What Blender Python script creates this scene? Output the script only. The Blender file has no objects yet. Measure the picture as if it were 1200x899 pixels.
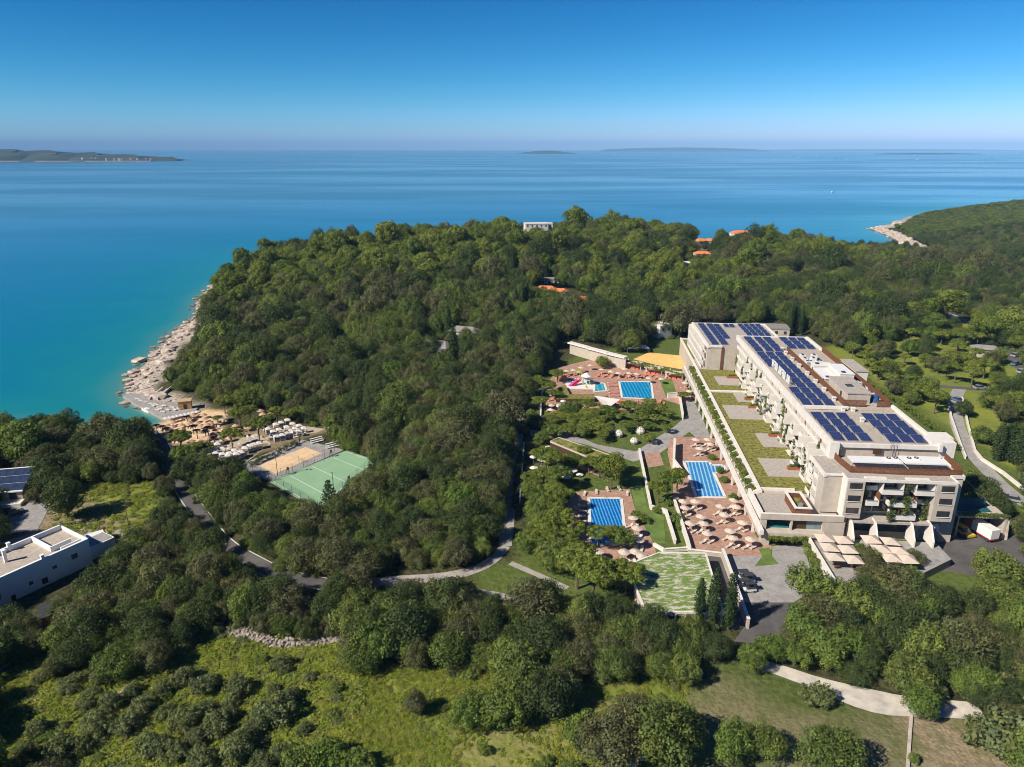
import bpy, math, random
import numpy as np
rnd = random.Random(7); rng = np.random.default_rng(11)
SC = bpy.context.scene
COL = SC.collection
R = math.radians
# ------------------------------------------------------------------ camera
F_PX = 826.0; PITCH = math.atan(275.5 / F_PX); HC = 100.0
cam = bpy.data.cameras.new('camera'); cam_o = bpy.data.objects.new('camera', cam); COL.objects.link(cam_o)
cam_o.location = (0, 0, HC); cam_o.rotation_euler = (math.pi / 2 - PITCH, 0, 0)
cam.sensor_width = 36.0; cam.lens = 36.0 * F_PX / 1200.0; cam.clip_start = 1.0; cam.clip_end = 120000.0
SC.camera = cam_o
# ------------------------------------------------------------------ sky and sun (sun behind the left shoulder)
SUN_EL, SUN_AZ = 40.0, 240.0            # azimuth clockwise from +Y
w = bpy.data.worlds.new('World'); SC.world = w; w.use_nodes = True
nt = w.node_tree; bgn = nt.nodes['Background']
sky = nt.nodes.new('ShaderNodeTexSky'); sky.sky_type = 'NISHITA'; sky.sun_disc = False
sky.sun_elevation = R(SUN_EL); sky.sun_rotation = R(SUN_AZ); sky.altitude = 0
sky.air_density = 1.0; sky.dust_density = 0.0; sky.ozone_density = 4.5
hs = nt.nodes.new('ShaderNodeHueSaturation'); hs.inputs['Saturation'].default_value = 1.18; hs.inputs['Value'].default_value = 1.0; hs.inputs['Hue'].default_value = .512
nt.links.new(sky.outputs[0], hs.inputs['Color']); tn = nt.nodes.new('ShaderNodeMix'); tn.data_type = 'RGBA'; tn.blend_type = 'MULTIPLY'; tn.inputs[0].default_value = 1; tn.inputs[7].default_value = (.37, .52, .66, 1)
gmn = nt.nodes.new('ShaderNodeGamma'); gmn.inputs[1].default_value = 1.45
nt.links.new(hs.outputs[0], gmn.inputs[0]); nt.links.new(gmn.outputs[0], tn.inputs[6]); sepc = nt.nodes.new('ShaderNodeSeparateColor'); comc = nt.nodes.new('ShaderNodeCombineColor'); pw = nt.nodes.new('ShaderNodeMath'); pw.operation = 'POWER'; pw.inputs[1].default_value = 1.7; ml = nt.nodes.new('ShaderNodeMath'); ml.operation = 'MULTIPLY'; ml.inputs[1].default_value = .30
nt.links.new(tn.outputs[2], sepc.inputs[0]); nt.links.new(sepc.outputs[0], pw.inputs[0]); nt.links.new(pw.outputs[0], ml.inputs[0]); nt.links.new(ml.outputs[0], comc.inputs[0]); nt.links.new(sepc.outputs[1], comc.inputs[1]); b1 = nt.nodes.new('ShaderNodeMath'); b1.operation = 'MULTIPLY'; b1.inputs[1].default_value = .63; b2 = nt.nodes.new('ShaderNodeMath'); b2.operation = 'MULTIPLY_ADD'; b2.inputs[1].default_value = .74
nt.links.new(sepc.outputs[2], b1.inputs[0]); nt.links.new(sepc.outputs[1], b2.inputs[0]); nt.links.new(b1.outputs[0], b2.inputs[2]); nt.links.new(b2.outputs[0], comc.inputs[2]); nt.links.new(comc.outputs[0], bgn.inputs[0]); bgn.inputs[1].default_value = 0.05
sl = bpy.data.lights.new('sun', 'SUN'); sl.energy = 4.8; sl.angle = R(0.5); sl.color = (1.0, 0.93, 0.82)
so = bpy.data.objects.new('sun', sl); COL.objects.link(so); so.location = (-200, -100, 300)
so.rotation_euler = (R(90 - SUN_EL), 0, R(180 - SUN_AZ))
SC.view_settings.view_transform = 'Standard'; SC.view_settings.look = 'None'; SC.view_settings.exposure = 0.5; SC.view_settings.gamma = 1.0
SC.cycles.filter_width = 1.0; SC.cycles.max_bounces = 5; SC.cycles.transparent_max_bounces = 6; SC.cycles.volume_bounces = 0
SC.cycles.use_denoising = True; SC.cycles.denoiser = 'OPENIMAGEDENOISE'

# ------------------------------------------------------------------ pixel <-> ground
CS, SN = math.cos(PITCH), math.sin(PITCH)
def ray(px, py):
    x = (px - 600) / F_PX; y = (449.5 - py) / F_PX
    return x, CS + y * SN, -SN + y * CS
def un(px, py, z):
    d = ray(px, py); t = (z - HC) / d[2]
    return d[0] * t, d[1] * t
def proj(X, Y, Z):
    Z = Z - HC; dep = Y * CS - Z * SN; up = Y * SN + Z * CS
    dep = np.maximum(dep, 1e-3)
    return 600 + F_PX * X / dep, 449.5 - F_PX * up / dep, dep
def inpoly(X, Y, poly):
    X = np.asarray(X, float); Y = np.asarray(Y, float); c = np.zeros(X.shape, bool); n = len(poly); j = n - 1
    for i in range(n):
        xi, yi = poly[i]; xj, yj = poly[j]
        if yi != yj:
            c ^= ((yi > Y) != (yj > Y)) & (X < (xj - xi) * (Y - yi) / (yj - yi) + xi)
        j = i
    return c
def polydist(X, Y, poly, closed=True):
    X = np.asarray(X, float); Y = np.asarray(Y, float); d = np.full(X.shape, 1e9); n = len(poly)
    for i in range(n if closed else n - 1):
        x0, y0 = poly[i]; x1, y1 = poly[(i + 1) % n]
        dx, dy = x1 - x0, y1 - y0; L = dx * dx + dy * dy + 1e-9
        t = np.clip(((X - x0) * dx + (Y - y0) * dy) / L, 0, 1)
        d = np.minimum(d, (X - x0 - t * dx) ** 2 + (Y - y0 - t * dy) ** 2)
    return np.sqrt(d)
def sm(a, b, x):
    t = np.clip((x - a) / (b - a), 0, 1); return t * t * (3 - 2 * t)

COAST_PX = [(172, 503), (187, 496), (199, 490), (191, 488), (180, 484), (164, 479), (154, 471), (146, 463), (149, 451), (156, 436),
            (170, 427), (174, 419), (183, 410), (188, 405), (197, 398), (199, 391), (205, 387), (213, 380), (220, 378), (228, 369),
            (229, 361), (231, 353), (238, 345), (247, 336), (258, 330), (270, 322), (285, 312)]
COAST = [(-900, -400), (-900, 190), (-400, 236), (-250, 243), (-194, 249), (-165, 247), (-148, 243), (-140, 243)]
COAST += [un(x, y, 0) for x, y in COAST_PX]
COAST += [(-246, 690), (-215, 735), (-120, 775), (50, 800), (200, 800), (330, 785), (395, 765)]
COAST += [un(x, y, 0) for x, y in [(1078, 293), (1060, 287), (1050, 281), (1036, 273), (1020, 268.5), (1030, 266), (1046, 264), (1055, 258), (1068, 252)]]
COAST += [(760, 1260), (960, 1420), (1500, 1700), (2600, 1800), (2600, -400)]
def coast_d(X, Y):
    d = polydist(X, Y, COAST); return np.where(inpoly(X, Y, COAST), d, -d)
Z0 = 13.0
# hotel frame: local (u, v) -> world
TH = R(4.6); HO = (77.6, 155.4)
def hw(u, v):
    c, s = math.cos(TH), math.sin(TH); return HO[0] + u * c + v * s, HO[1] - u * s + v * c
def hl(X, Y):
    c, s = math.cos(TH), math.sin(TH); x = X - HO[0]; y = Y - HO[1]; return x * c - y * s, x * s + y * c
BEACH = (-108.0, 243.0)
def vnoise(X, Y, s, k):
    X = X / s; Y = Y / s
    return (np.sin(X * 1.3 + k) * np.cos(Y * 1.7 - k * 2) + np.sin(X * 0.7 - Y * 1.1 + k * 3) * .7 + np.cos(X * 2.1 + Y * 1.9 + k) * .4) / 2.1
COURT_Z = 5.0
cA, cB, cC, cD = [un(*p, COURT_Z) for p in [(315, 564.5), (406, 527.7), (443, 540.5), (373, 599)]]
COURT_C = un(360, 553, COURT_Z)
def flat(h, X, Y, dist, z, fall):
    k = 1 - sm(0, fall, dist); return h * (1 - k) + z * k
RESORT = [(2, 128), (8, 190), (8, 262), (30, 300), (75, 330), (140, 320), (145, 180), (125, 128), (60, 118)]
def hgt(X, Y):
    X = np.asarray(X, float); Y = np.asarray(Y, float)
    d = coast_d(X, Y); dp = np.maximum(d, 0)
    h = 1.5 * sm(0, 12, dp) + 11.5 * sm(18, 140, dp)
    h = h + (10 * np.exp(-((X - 45) / 150) ** 2 - ((Y - 610) / 170) ** 2) + 2 * np.exp(-((X - 190) / 130) ** 2 - ((Y - 620) / 150) ** 2)) * sm(0, 120, dp)
    h = h - 8.5 * np.exp(-((X - 380) / 110) ** 2 - ((Y - 680) / 160) ** 2) * sm(0, 60, dp)
    h = np.where(Y > 820, h * (1 - .62 * sm(820, 920, Y)), h)
    h = h + vnoise(X, Y, 23, 1.0) * .5 * sm(20, 80, dp)
    bd = np.hypot((X - BEACH[0]) / 1.15, Y - BEACH[1])
    h = flat(h, X, Y, np.maximum(bd - 30, 0), 0.25 + 0.045 * dp, 22)
    cd = np.hypot(X - COURT_C[0], Y - COURT_C[1]); h = flat(h, X, Y, np.maximum(cd - 27, 0), COURT_Z, 14)
    ld = np.hypot((X + 108), Y - 150); h = flat(h, X, Y, np.maximum(ld - 30, 0), 8.0, 25)
    rd = np.where(inpoly(X, Y, RESORT), 0, polydist(X, Y, RESORT)); h = flat(h, X, Y, rd, Z0, 12)
    return np.where(d < 0, np.maximum(-7.0, d * 0.085), h)
def G(px, py, dz=0.0):
    """point of the ground that shows at this spot of the photograph"""
    z = 10.0
    for _ in range(10):
        x, y = un(px, py, z); z = float(hgt(np.array([x]), np.array([y]))[0])
    return x, y, z + dz
def P(px, py, z=Z0):
    x, y = un(px, py, z); return x, y, z

# ------------------------------------------------------------------ materials
MATS = {}
def mat(name, col, rough=0.8, var=0.12, scale=1.5, bump=0.0, metal=0.0, spec=0.3, col2=None, obj=True, detail=5):
    if name in MATS: return MATS[name]
    m = bpy.data.materials.new(name); m.use_nodes = True; n = m.node_tree.nodes; l = m.node_tree.links
    b = n['Principled BSDF']; b.inputs['Roughness'].default_value = rough; b.inputs['Metallic'].default_value = metal
    b.inputs['Specular IOR Level'].default_value = spec
    tc = n.new('ShaderNodeTexCoord'); no = n.new('ShaderNodeTexNoise'); no.inputs['Scale'].default_value = scale; no.inputs['Detail'].default_value = detail
    l.new(tc.outputs['Object' if obj else 'Generated'], no.inputs['Vector'])
    mx = n.new('ShaderNodeMix'); mx.data_type = 'RGBA'
    c2 = col2 or tuple(min(1, c * (1 + var)) for c in col); c1 = col if col2 else tuple(c * (1 - var) for c in col)
    mx.inputs[6].default_value = (*c1, 1); mx.inputs[7].default_value = (*c2, 1)
    mr = n.new('ShaderNodeMapRange'); mr.inputs[1].default_value = .32; mr.inputs[2].default_value = .68
    l.new(no.outputs[0], mr.inputs[0]); l.new(mr.outputs[0], mx.inputs[0]); l.new(mx.outputs[2], b.inputs['Base Color'])
    if bump:
        bp = n.new('ShaderNodeBump'); bp.inputs['Strength'].default_value = bump; bp.inputs['Distance'].default_value = .1
        l.new(no.outputs[0], bp.inputs['Height']); l.new(bp.outputs[0], b.inputs['Normal'])
    MATS[name] = m; return m
def leafmat(name, c1, c2, c3):
    m = bpy.data.materials.new(name); m.use_nodes = True; n = m.node_tree.nodes; l = m.node_tree.links
    b = n['Principled BSDF']; b.inputs['Roughness'].default_value = .62; b.inputs['Specular IOR Level'].default_value = .18
    oi = n.new('ShaderNodeObjectInfo'); cr = n.new('ShaderNodeValToRGB'); e = cr.color_ramp.elements
    e[0].color = (*c1, 1); e[1].color = (*c3, 1); e2 = e.new(.5); e2.color = (*c2, 1)
    l.new(oi.outputs['Random'], cr.inputs[0])
    at = n.new('ShaderNodeAttribute'); at.attribute_name = 'tint'
    mu = n.new('ShaderNodeMix'); mu.data_type = 'RGBA'; mu.blend_type = 'MULTIPLY'; mu.inputs[0].default_value = 1
    l.new(cr.outputs[0], mu.inputs[6]); l.new(at.outputs['Color'], mu.inputs[7]); l.new(mu.outputs[2], b.inputs['Base Color'])
    tr = n.new('ShaderNodeBsdfTranslucent'); l.new(mu.outputs[2], tr.inputs[0])
    ms = n.new('ShaderNodeMixShader'); ms.inputs[0].default_value = .32
    l.new(b.outputs[0], ms.inputs[1]); l.new(tr.outputs[0], ms.inputs[2]); l.new(ms.outputs[0], n['Material Output'].inputs[0])
    MATS[name] = m; return m
WHITE = mat('white_render', (.70, .65, .575), .75, .06, .5)
CREAM = mat('cream_render', (.47, .405, .33), .85, .08, .6)
GREYW = mat('grey_render', (.50, .46, .41), .85, .07, .6)
ROOFC = mat('roof_gravel', (.43, .37, .30), .95, .14, 2.5, .3)
ROOFT = mat('roof_terrace', (.41, .36, .31), .9, .10, 1.2)
WOOD = mat('brown_timber', (.16, .065, .032), .7, .3, 3)
WOODD = mat('dark_timber', (.07, .035, .022), .7, .25, 3)
GLASS = mat('dark_glass', (.035, .04, .045), .12, .3, .6, spec=.6)
GLASSB = mat('glass_balustrade', (.16, .21, .22), .12, .2, .5, spec=.6)
FACB = mat('beige_facade', (.36, .29, .22), .85, .12, .6)
DARK = mat('dark_metal', (.05, .05, .055), .5, .2)
STEEL = mat('steel', (.42, .42, .42), .4, .15, 2, metal=.5)
TERRA = mat('terracotta_tile', (.40, .24, .17), .8, .2, .9, .1)
PAVE = mat('grey_paving', (.32, .30, .28), .85, .13, .5, .1)
ASPH = mat('asphalt', (.10, .092, .088), .9, .2, .35, .15)
PATH = mat('pale_path', (.34, .31, .27), .9, .18, .6, .1)
GRAVEL = mat('gravel', (.52, .47, .40), .95, .2, .5, .3)
SAND = mat('beach_sand', (.66, .46, .27), .95, .1, .5, .2)
YSAND = mat('yellow_play_sand', (.70, .45, .15), .95, .1, .5)
STONE = mat('limestone', (.50, .43, .36), .9, .25, .8, .3)
DRYST = mat('field_stone', (.34, .29, .24), .9, .3, 1.5, .3)
LAWN = mat('lawn', (.115, .17, .035), .95, .25, .35, .3)
SEDUM = mat('sedum_roof', (.055, .085, .014), .95, .3, 1.1, 1.0, col2=(.30, .25, .06), detail=10)
CANVAS = mat('cream_canvas', (.54, .45, .36), .9, .05, 1)
WCANV = mat('white_canvas', (.62, .575, .52), .85, .06, 1)
THATCH = mat('straw_thatch', (.47, .315, .20), .95, .25, 3, .5)
FABRIC = mat('beige_fabric', (.50, .42, .34), .9, .08, 2)
ORANGE = mat('coral_fabric', (.62, .16, .09), .85, .12, 2)
WHITEP = mat('white_paint', (.72, .71, .68), .45, .04, 1)
BARK = mat('bark', (.16, .115, .08), .95, .3, 3, .5)
ROOFO = mat('orange_roof_tile', (.62, .20, .07), .85, .2, 1.5, .3)
GCOURT = mat('green_court', (.235, .385, .225), .85, .05, .25)
LINEW = mat('court_line', (.75, .78, .72), .8, .03)
OLEAF = leafmat('oak_leaves', (0.058, 0.084, 0.030), (0.067, 0.099, 0.030), (0.084, 0.114, 0.035))
QLEAF = leafmat('grey_oak_leaves', (0.110, 0.114, 0.056), (0.118, 0.130, 0.056), (0.130, 0.145, 0.058))
WLEAF = leafmat('green_oak_leaves', (0.099, 0.145, 0.035), (0.122, 0.168, 0.039), (0.151, 0.191, 0.046))
PLEAF = leafmat('pine_needles', (0.107, 0.157, 0.028), (0.145, 0.191, 0.032), (0.180, 0.215, 0.042))
BLEAF = leafmat('bright_leaves', (0.110, 0.174, 0.035), (0.145, 0.203, 0.044), (0.168, 0.215, 0.052))
CLEAF = leafmat('cypress_leaves', (0.037, 0.067, 0.023), (0.046, 0.077, 0.026), (0.058, 0.087, 0.030))
VLEAF = leafmat('olive_leaves', (0.128, 0.160, 0.065), (0.151, 0.186, 0.077), (0.162, 0.197, 0.072))
GLEAF = leafmat('field_grass', (.20, .24, .035), (.17, .235, .032), (.25, .26, .06))

def weather(m, amt=.16):
    n = m.node_tree.nodes; l = m.node_tree.links; b = n['Principled BSDF']; src = b.inputs['Base Color'].links[0].from_socket
    tc = n.new('ShaderNodeTexCoord'); mp = n.new('ShaderNodeMapping'); mp.inputs['Scale'].default_value = (1.4, 1.4, .10); no = n.new('ShaderNodeTexNoise'); no.inputs['Scale'].default_value = 1.0; no.inputs['Detail'].default_value = 6
    l.new(tc.outputs['Object'], mp.inputs[0]); l.new(mp.outputs[0], no.inputs[0]); r = n.new('ShaderNodeMapRange'); r.inputs[1].default_value = .42; r.inputs[2].default_value = .72; r.inputs[3].default_value = 1; r.inputs[4].default_value = 1 - amt; l.new(no.outputs[0], r.inputs[0])
    mu = n.new('ShaderNodeMix'); mu.data_type = 'RGBA'; mu.blend_type = 'MULTIPLY'; mu.inputs[0].default_value = 1; l.new(src, mu.inputs[6]); l.new(r.outputs[0], mu.inputs[7]); l.new(mu.outputs[2], b.inputs['Base Color'])
for m_ in (WHITE, CREAM, ROOFC, ROOFT, PAVE, TERRA): weather(m_, .22 if m_ in (ROOFC, ROOFT, PAVE, TERRA) else .09)
# ------------------------------------------------------------------ mesh helpers
class MB:
    def __init__(s): s.v = []; s.f = []
    def add(s, vs, fs):
        k = len(s.v); s.v += [tuple(map(float, p)) for p in vs]; s.f += [tuple(i + k for i in f) for f in fs]; return s
    def box(s, x0, x1, y0, y1, z0, z1):
        vs = [(x0, y0, z0), (x1, y0, z0), (x1, y1, z0), (x0, y1, z0), (x0, y0, z1), (x1, y0, z1), (x1, y1, z1), (x0, y1, z1)]
        return s.add(vs, [(3, 2, 1, 0), (4, 5, 6, 7), (0, 1, 5, 4), (1, 2, 6, 5), (2, 3, 7, 6), (3, 0, 4, 7)])
    def prism(s, pts, z0, z1):
        if sum(pts[i][0] * pts[(i + 1) % len(pts)][1] - pts[(i + 1) % len(pts)][0] * pts[i][1] for i in range(len(pts))) < 0: pts = pts[::-1]
        n = len(pts); vs = [(p[0], p[1], z0) for p in pts] + [(p[0], p[1], z1) for p in pts]
        return s.add(vs, [tuple(range(n))[::-1], tuple(range(n, 2 * n))] + [(i, (i + 1) % n, n + (i + 1) % n, n + i) for i in range(n)])
    def sheet(s, pts, z):
        if sum(pts[i][0] * pts[(i + 1) % len(pts)][1] - pts[(i + 1) % len(pts)][0] * pts[i][1] for i in range(len(pts))) < 0: pts = pts[::-1]
        return s.add([(p[0], p[1], z) for p in pts], [tuple(range(len(pts)))])
    def cyl(s, x, y, z0, z1, r0, r1=None, n=8):
        r1 = r0 if r1 is None else r1
        a = [(math.cos(2 * math.pi * i / n), math.sin(2 * math.pi * i / n)) for i in range(n)]
        vs = [(x + r0 * c, y + r0 * q, z0) for c, q in a] + [(x + r1 * c, y + r1 * q, z1) for c, q in a]
        return s.add(vs, [tuple(range(n))[::-1], tuple(range(n, 2 * n))] + [(i, (i + 1) % n, n + (i + 1) % n, n + i) for i in range(n)])
    def cone(s, x, y, z0, z1, r, n=8, sag=0.0):
        a = [(math.cos(2 * math.pi * i / n), math.sin(2 * math.pi * i / n)) for i in range(n)]
        vs = [(x + r * c, y + r * q, z0) for c, q in a] + [(x + r * .5 * c, y + r * .5 * q, z0 + (z1 - z0) * (.5 + sag)) for c, q in a] + [(x, y, z1), (x, y, z0 + .05)]
        fs = [(i, (i + 1) % n, n + (i + 1) % n, n + i) for i in range(n)] + [(n + i, n + (i + 1) % n, 2 * n) for i in range(n)] + [((i + 1) % n, i, 2 * n + 1) for i in range(n)]
        return s.add(vs, fs)
    def beam(s, p, q, w, h=None, up=(0, 0, 1)):
        h = h or w; p = np.array(p, float); q = np.array(q, float); d = q - p; L = np.linalg.norm(d)
        if L < 1e-6: return s
        d /= L; upv = np.array(up, float)
        if abs(d @ upv) > .95: upv = np.array((1., 0, 0))
        a = np.cross(d, upv); a /= np.linalg.norm(a); b = np.cross(a, d)
        vs = []
        for o in (p, q):
            for i, j in ((-1, -1), (1, -1), (1, 1), (-1, 1)): vs.append(tuple(o + a * i * w / 2 + b * j * h / 2))
        return s.add(vs, [(0, 1, 2, 3), (7, 6, 5, 4), (0, 4, 5, 1), (1, 5, 6, 2), (2, 6, 7, 3), (3, 7, 4, 0)])
    def tube(s, pts, rs, n=6):
        k0 = None
        for (p, r) in zip(pts, rs):
            ring = [(p[0] + r * math.cos(2 * math.pi * i / n), p[1] + r * math.sin(2 * math.pi * i / n), p[2]) for i in range(n)]
            k = len(s.v); s.v += ring
            if k0 is not None: s.f += [(k0 + i, k0 + (i + 1) % n, k + (i + 1) % n, k + i) for i in range(n)]
            k0 = k
        s.f.append(tuple(k0 + i for i in range(n))); return s
    def rot(s, a, x=0, y=0, k0=0):
        c, q = math.cos(a), math.sin(a)
        for i in range(k0, len(s.v)):
            X, Y, Z = s.v[i]; s.v[i] = (x + X * c - Y * q, y + X * q + Y * c, Z)
        return s
    def mesh(s, name, m):
        me = bpy.data.meshes.new(name); me.from_pydata(s.v, [], s.f); me.update()
        if m: me.materials.append(m)
        return me
    def obj(s, name, m, parent=None, loc=(0, 0, 0), rz=0):
        o = bpy.data.objects.new(name, s.mesh(name, m)); COL.objects.link(o); o.location = loc; o.rotation_euler = (0, 0, rz)
        if parent: o.parent = parent
        return o
def tag(o, label=None, cat=None, group=None, kind=None):
    if label: o['label'] = label
    if cat: o['category'] = cat
    if group: o['group'] = group
    if kind: o['kind'] = kind
    return o
def thing(name, label, cat, loc=(0, 0, 0), rz=0, group=None):
    o = bpy.data.objects.new(name, None); COL.objects.link(o); o.location = loc; o.rotation_euler = (0, 0, rz)
    o.empty_display_size = .5
    return tag(o, label, cat, group)
def link(name, me, parent=None, loc=(0, 0, 0), rz=0, sc=None):
    o = bpy.data.objects.new(name, me); COL.objects.link(o); o.location = loc; o.rotation_euler = (0, 0, rz)
    if sc: o.scale = sc
    if parent: o.parent = parent
    return o
KIDS = {}
def dup(root, loc, rz=0, label=None, group=None, sc=None):
    if root.name not in KIDS: KIDS[root.name] = [(k, list(k.children)) for k in root.children]
    r = root.copy(); COL.objects.link(r); r.location = loc; r.rotation_euler = (0, 0, rz)
    if sc: r.scale = sc
    for k in ('label', 'group'):
        if {'label': label, 'group': group}[k]: r[k] = {'label': label, 'group': group}[k]
    for c, gs in KIDS[root.name]:
        cc = c.copy(); COL.objects.link(cc); cc.parent = r
        for g in gs:
            gg = g.copy(); COL.objects.link(gg); gg.parent = cc
    return r
class Proto:
    """first call moves the prototype itself, the later ones copy it"""
    def __init__(s, root, tilt=0): s.root = root; s.used = False; s.tilt = tilt
    def put(s, loc, rz=0, label=None, group=None, sc=None):
        o = s.put_(loc, rz, label, group, sc)
        if s.tilt: o.rotation_euler = (rnd.gauss(0, s.tilt), rnd.gauss(0, s.tilt), rz)
        return o
    def put_(s, loc, rz=0, label=None, group=None, sc=None):
        if s.used: return dup(s.root, loc, rz, label, group, sc)
        KIDS[s.root.name] = [(k, list(k.children)) for k in s.root.children]
        s.used = True; r = s.root; r.location = loc; r.rotation_euler = (0, 0, rz)
        if sc: r.scale = sc
        if label: r['label'] = label
        if group: r['group'] = group
        return r
# ------------------------------------------------------------------ terrain
def axis(segs):
    out = [segs[0][0]]
    for a, b, st in segs:
        n = max(1, int(round((b - a) / st))); out += [a + (b - a) * (i + 1) / n for i in range(n)]
    return np.array(out)
XS = axis([(-900, -420, 40), (-420, -270, 10), (-270, 185, 2.2), (185, 330, 5), (330, 760, 9), (760, 1200, 22), (1200, 2600, 140)])
YS = axis([(-400, 40, 44), (40, 70, 6), (70, 320, 2.2), (320, 560, 4.5), (560, 1120, 9), (1120, 1840, 40)])
def grid_mesh(name, xs, ys, z):
    nx, ny = len(xs), len(ys)
    co = np.empty((ny, nx, 3), np.float32); X, Y = np.meshgrid(xs, ys); co[..., 0] = X; co[..., 1] = Y; co[..., 2] = z(X, Y)
    i = np.arange(nx * ny).reshape(ny, nx)
    q = np.stack([i[:-1, :-1], i[:-1, 1:], i[1:, 1:], i[1:, :-1]], -1).reshape(-1, 4)
    me = bpy.data.meshes.new(name); me.vertices.add(nx * ny); me.vertices.foreach_set('co', co.ravel())
    me.loops.add(q.size); me.loops.foreach_set('vertex_index', q.ravel().astype(np.int32))
    me.polygons.add(len(q)); me.polygons.foreach_set('loop_start', np.arange(0, q.size, 4, dtype=np.int32))
    me.polygons.foreach_set('use_smooth', np.ones(len(q), bool)); me.update(); me.validate()
    return me, X.ravel(), Y.ravel(), co[..., 2].ravel()
def attr(me, name, val):
    a = me.attributes.new(name, 'FLOAT', 'POINT'); a.data.foreach_set('value', np.asarray(val, np.float32).ravel())
me, X, Y, Zt = grid_mesh('ground', XS, YS, hgt)
def gpoly(pts): return [G(*p)[:2] for p in pts]
def soft(poly, X, Y, e):
    d = polydist(X, Y, poly); d = np.where(inpoly(X, Y, poly), d, -d); return sm(-e, e, d + vnoise(X, Y, 5, 2.) * e * .9)
FIELD_L = gpoly([(-200, 830), (0, 775), (60, 748), (130, 745), (200, 762), (250, 738), (300, 748), (400, 750), (470, 782), (540, 785), (600, 790), (690, 795), (760, 790), (805, 800), (800, 1000), (-300, 1000)])
FIELD_R = gpoly([(795, 1000), (800, 850), (830, 778), (880, 772), (960, 800), (1060, 832), (1140, 845), (1260, 865), (1350, 1000)])
CLEAR = gpoly([(95, 566), (180, 566), (205, 590), (190, 620), (150, 640), (60, 618), (70, 590)])
LAWN1 = gpoly([(556, 668), (620, 652), (690, 676), (744, 690), (748, 722), (650, 718), (560, 695)])
PARK = gpoly([(950, 420), (985, 395), (1060, 375), (1200, 380), (1320, 420), (1320, 640), (1200, 600), (1130, 545), (1080, 500), (1010, 440)])
grass = np.maximum.reduce([soft(FIELD_L, X, Y, 2.5), soft(CLEAR, X, Y, 2), soft(PARK, X, Y, 4)])
lawn = np.maximum.reduce([soft(LAWN1, X, Y, 1.5), soft(RESORT, X, Y, 3), soft(FIELD_R, X, Y, 1.5) * .75])
DRYP = [gpoly(p) for p in ([(30, 600), (70, 585), (120, 590), (150, 612), (190, 625), (120, 640), (0, 640)], [(0, 625), (110, 608), (200, 622), (190, 640), (0, 650)],
        [(800, 850), (835, 800), (930, 830), (1060, 850), (1090, 899), (800, 899)], [(1060, 835), (1250, 870), (1250, 920), (1075, 920)], [(250, 770), (285, 765), (290, 785), (255, 790)],
        [(520, 850), (700, 820), (720, 860), (640, 899), (520, 899)], [(690, 830), (730, 822), (720, 850)])]
dry = np.maximum.reduce([soft(p, X, Y, 4) * k for p, k in zip(DRYP, (1., .9, .55, 1.1, .6, .4, .8))])
cd = coast_d(X, Y)
bd = np.hypot((X - BEACH[0]) / 1.15, Y - BEACH[1])
SANDP = [un(*p, .8) for p in [(168, 507), (175, 502), (188, 494), (200, 489), (225, 484), (240, 479), (268, 484), (262, 496), (255, 508), (235, 522), (205, 522), (180, 512)]]
CABP = [un(*p, 3.) for p in [(225, 525), (300, 496), (330, 492), (365, 505), (390, 508), (330, 530), (285, 545), (228, 540)]]
sand = np.maximum(soft(SANDP, X, Y, 2), soft(CABP, X, Y, 2.5) * .3)
rk = 1 + .9 * (1 - sm(400, 470, Y)); rock = sm(11, 5, cd / rk + vnoise(X, Y, 7, 4.) * 5) * (1 - sm(46, 36, bd) * (sand > .3))
attr(me, 'grass', grass); attr(me, 'lawn', lawn); attr(me, 'dry', dry); attr(me, 'rock', rock); attr(me, 'sand', sand)
gm = bpy.data.materials.new('ground'); gm.use_nodes = True; n = gm.node_tree.nodes; l = gm.node_tree.links; b = n['Principled BSDF']
b.inputs['Roughness'].default_value = .95; b.inputs['Specular IOR Level'].default_value = .1
tc = n.new('ShaderNodeTexCoord')
def nz(scale, det=6, lo=.35, hi=.65):
    t = n.new('ShaderNodeTexNoise'); t.inputs['Scale'].default_value = scale; t.inputs['Detail'].default_value = det; l.new(tc.outputs['Object'], t.inputs[0])
    r = n.new('ShaderNodeMapRange'); r.inputs[1].default_value = lo; r.inputs[2].default_value = hi; l.new(t.outputs[0], r.inputs[0]); return r.outputs[0], t.outputs[0]
def mixc(a, b_, f):
    m = n.new('ShaderNodeMix'); m.data_type = 'RGBA'
    for s, v in ((6, a), (7, b_)):
        if isinstance(v, tuple): m.inputs[s].default_value = (*v, 1)
        else: l.new(v, m.inputs[s])
    if isinstance(f, float): m.inputs[0].default_value = f
    else: l.new(f, m.inputs[0])
    return m.outputs[2]
def att(nm):
    a = n.new('ShaderNodeAttribute'); a.attribute_name = nm; return a.outputs['Fac']
def math_(op, a, b_):
    m = n.new('ShaderNodeMath'); m.operation = op; m.use_clamp = True
    for i, v in ((0, a), (1, b_)):
        if isinstance(v, (int, float)): m.inputs[i].default_value = v
        else: l.new(v, m.inputs[i])
    return m.outputs[0]
n1, _ = nz(.35); n2, raw2 = nz(2.2, 8); n3, _ = nz(.06, 5, .4, .6); n4, raw4 = nz(.9, 8)
base = mixc((.030, .036, .014), (.085, .080, .035), n4)
gcol = mixc(mixc((.095, .135, .024), (.155, .200, .032), n2), mixc((.210, .200, .058), (.150, .195, .028), n4), n1)
gcol = mixc(gcol, (.26, .27, .035), math_('MULTIPLY', n3, .55))
lcol = mixc((.070, .105, .022), (.115, .140, .036), n4)
dcol = mixc((.20, .155, .085), (.31, .25, .16), n2)
rcol = mixc((.28, .23, .18), (.60, .51, .43), n4)
scol = mixc((.58, .40, .23), (.70, .51, .32), n1)
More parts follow.
